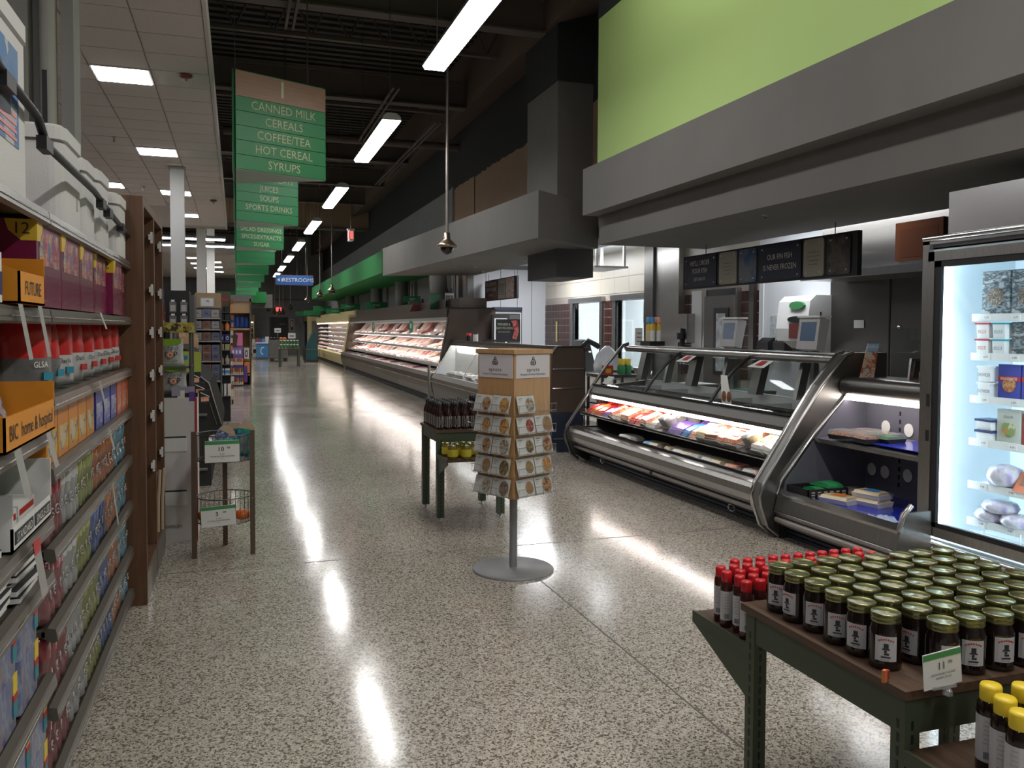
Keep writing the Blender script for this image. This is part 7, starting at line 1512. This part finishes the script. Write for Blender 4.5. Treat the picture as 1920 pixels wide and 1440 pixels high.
one('orange_stack', MB().box(-.06, .08, -.1, .1, 0, .3, COLS['orange']).box(-.08, .02, -.12, -.1, -.25, .2, COLS['purple']), 'orange and purple packs at the foot of the tan endcap', 'pack', (.25, 24.15, .35))
# plain grocery gondolas behind, bounding the aisles on the left
for i, (y, x1) in enumerate([(31, -.2), (36, -.1), (41, 0.0)]):
    t = thing('grocery_shelf', 'tall grocery shelving end far down the left side, %s' % ORD[i], 'shelving', (x1, y, 0)); MB().box(-5, x1, y, y+.9, 0, 2.1, 'rack').build('carcase', t); MB().box(-5, x1+.01, y-.02, y, 1.8, 2.1, MATS['tan_panel']).build('header', t)
for (i, (x0, x1, y)) in enumerate([(-6, -1.3, 9.5), (-6, -1.4, 14.5), (-6, -1.3, 19.5)]):
    t = thing('grocery_shelf', 'dark grocery gondola behind the left displays, %s from the front' % ORD[i], 'shelving', (x1, y, 0)); MB().box(x0, x1, y, y+.9, 0, 1.9, 'rack').build('carcase', t)
# ============================================================ FAR END
t = thing('dairy_case', 'lit cream case of pink and white cartons at the far left end', 'display case', (1.0, 50.5, 0))
MB().box(-1.6, .98, 51.2, 52.9, 0, .1, 'kick').box(-1.6, .98, 51.0, 52.9, .1, .7, 'yellowlam').box(-1.6, 1.0, 51.3, 52.9, 1.95, 2.35, 'yellowlam').box(-1.6, .98, 52.7, 52.9, .7, 1.95, 'caseint').box(.94, .98, 51.1, 52.9, .1, 2.0, 'yellowlam').build('case_body', t)
MB().box(-1.6, .9, 51.4, 51.5, 1.88, 1.93, 'tubew').build('light_tube', t)
for z in (1.0, 1.3, 1.6): MB().box(-1.6, .92, 51.7, 52.7, z-.03, z, 'caseint').build('shelf', t)
for zi, z in enumerate((.72, 1.0, 1.3, 1.6)):
    for i in range(9): one('milk_carton', MB().box(-.08, .08, -.1, .1, 0, .2, [COLS['white'], MEAT[1], COLS['red'], COLS['cream']][(zi*2+i//3) % 4]).prism([(-.08, .2), (.08, .2), (0, .25)], -.1, .1, 'white'), 'carton in the far lit cream case, %s shelf from the bottom, %s from the left' % (ORD[zi], ORD[i]), 'carton', (-.9+.2*i, 51.6 if zi == 0 else 51.9, z), 0, 'cartons in the far lit case')
t = thing('produce_bin', 'dark grey waist-high bin on dark feet in the far aisle', 'bin', (1.85, 41, 0)); MB().box(1.45, 2.3, 40.8, 41.9, .17, 1.02, 'greypaint').build('bin', t)
for x in (1.5, 2.1): MB().prism([(x, 0), (x+.15, 0), (x+.17, .17), (x-.03, .17)], 40.8, 40.95, 'black').build('foot', t)
for i in range(5): one('round_loaf', MB().lathe([(.05, 0), (.1, .03), (.09, .1), (.001, .14)], COLS['orange'] if i > 2 else COLS['black'], 10), 'round wrapped item on the dark bin, %s from the left' % ORD[i], 'goods', (1.55+.15*i, 41.1, 1.02), 0, 'items on the dark bin')
for i, (x, y, z, lab) in enumerate([(1.85, 41.2, 1.36, 'white price card standing above the dark bin'), (2.15, 35.4, 1.16, 'white price card standing above the small green table')]):
    one('price_card', MB().box(-.15, .15, -.01, .01, 0, .22, 'card').box(-.01, .01, -.01, .01, -.4, 0, 'grid').box(-.09, .09, -.012, -.01, .08, .12, 'textd'), lab, 'sign', (x, y, z-(.0 if i == 0 else .0)))
t = thing('jar_table', 'small wooden table of green-lidded jars in the far aisle', 'table', (2.05, 35.5, 0)); MB().box(1.62, 2.48, 35.2, 35.9, .70, .75, 'woodtop').build('table_top', t)
for (x, y) in ((1.68, 35.25), (2.42, 35.25), (1.68, 35.85), (2.42, 35.85)): MB().box(x-.04, x+.04, y-.04, y+.04, 0, .7, 'tablegreen').build('leg', t)
for i in range(6):
    for j in range(2): one('green_jar', MB().lathe([(.045, 0), (.045, .14)], COLS['green'], 10).lathe([(.047, .14), (.047, .17), (.001, .17)], 'card', 10), 'green jar on the far small table, %s level, %s from the left' % (ORD[j], ORD[i]), 'jar', (1.72+.13*i, 35.35, .75+.172*j), 0, 'green jars on the far table')
t = thing('freezer_bunker', 'low blue and white freezer display left of the dark bin', 'display', (1.1, 44, 0)); MB().box(.95, 1.5, 43.8, 44.8, .08, .8, 'navy').box(.95, 1.5, 43.78, 43.8, .1, .8, COLS['blue']).box(.9, 1.5, 43.7, 44.8, .8, .86, 'card').build('body', t); MB().tube([(1.25+.12*math.cos(R(a)), 43.77, .42+.18*math.sin(R(a))) for a in range(60, 300, 30)], .03, 'card', 5).build('crescent', t)
MB().box(.75, .95, 44.2, 44.9, .1, 1.0, COLS['white']).box(.78, .92, 44.19, 44.2, .3, .5, 'navy').build('side_box', t)
random.seed(3)
for i in range(10): one('boxed_goods', MB().box(-.09, .09, -.1, .1, 0, random.uniform(.15, .3), random.choice([COLS['purple'], COLS['white'], COLS['red'], COLS['black'], COLS['brown'], COLS['blue']])), 'small boxed goods on the low blue freezer display, %s from the left' % ORD[i], 'box', (.95+.055*i, 43.95+.15*(i % 3), .862), 0, 'goods on the blue freezer display')
t = thing('teal_chair', 'dark teal cart cover standing beside the cream case', 'cart', (3.35, 40, 0)); MB().prism([(3.0, .1), (3.6, .1), (3.58, .8), (3.5, 1.3), (3.4, 1.5), (3.32, 1.3), (3.15, .9)], 39.7, 40.4, mat('teal_cover', (.008, .07, .075), .6)).build('cover', t); MB().box(3.0, 3.6, 39.6, 40.4, 0, .1, 'black').box(2.95, 3.05, 39.8, 40.4, .1, .7, 'black').build('base', t); MB().tube([(3.05, 39.6, 0), (3.05, 39.6, .6), (3.65, 39.6, .6), (3.65, 39.6, 0)], .015, 'wire', 5).build('wire_guard', t)
# round ducts and pilasters on the side wall above the cases
M['greypaint2'] = mat('duct_grey', (.24, .24, .235), .6)
for i, (y, r_) in enumerate([(20.4, .22), (25.6, .2), (30.5, .2), (38, .2)]):
    t = thing('wall_duct', 'round grey duct rising from the case tops to the soffit, %s from the near end' % ORD[i], 'duct', (4.85, y, 2.2)); MB().tube([(4.85, y, 2.2), (4.85, y, 2.45), (4.78, y-.1, 2.6), (4.75, y-.15, 2.9), (4.75, y-.15, 3.04)] if i == 0 else [(4.85, y, 2.25), (4.85, y, 3.04)], r_, 'greypaint2', 18).build('pipe', t)
    MB().tube([(5.03, y-.6, 2.1), (5.03, y-.6, 3.04)], .035, 'pole', 8).tube([(5.03, y-.75, 2.1), (5.03, y-.75, 3.04)], .02, 'pole', 8).build('conduit', t); MB().box(5.0, 5.1, y-1.2, y-1.0, 0, 3.04, 'greywall').build('pilaster', t)
for i, (x, y) in enumerate([(4.6, 13.2), (4.4, 15.6), (4.5, 6.4), (4.9, 16.8)]):
    one('sprinkler', MB().lathe([(.035, 0), (.035, -.006), (.012, -.01), (.012, -.035), (.02, -.036)], 'grid', 12), 'small sprinkler head under the grey soffit, %s' % ['near the meat counter', 'over the meat counter middle', 'over the seafood case', 'far end over the meat counter'][i], 'sprinkler', (x, y, 2.8 if i != 2 else 2.63), 0, 'sprinklers under the soffits')
# bracket shelf near kitchen ceiling
t = thing('ceiling_bracket', 'white angular bracket frame hanging under the kitchen ceiling', 'bracket', (5.9, 13.2, 2.6)); MB().box(5.6, 6.2, 12.6, 13.6, 2.62, 2.65, 'white').build('plate', t)
for (x, y) in ((5.65, 12.65), (6.15, 12.65), (5.65, 13.55), (6.15, 13.55)): MB().box(x-.02, x+.02, y-.02, y+.02, 2.65, 3.05, 'white').build('hanger', t)
# hand truck seen through the left window
t = thing('hand_truck', 'white hand truck arch standing behind the left window', 'hand truck', (7.6, 15.9, 0)); MB().tube([(7.6, 16.3, 0), (7.6, 16.3, 1.3), (7.6, 16.2, 1.48), (7.6, 16.05, 1.53), (7.6, 15.9, 1.48), (7.6, 15.8, 1.3), (7.6, 15.8, 0)], .025, 'grid', 8).box(7.59, 7.61, 15.8, 16.3, 1.1, 1.14, 'grid').box(7.4, 7.62, 15.8, 16.3, 0, .03, 'grid').build('frame', t)
one('wall_picture', MB().box(0, .03, -.4, .4, 0, .45, 'greydark').box(-.003, 0, -.35, .35, .05, .4, 'grid'), 'grey framed panel on the white wall behind the right window', 'picture', (8.55, 16.2, 1.75))
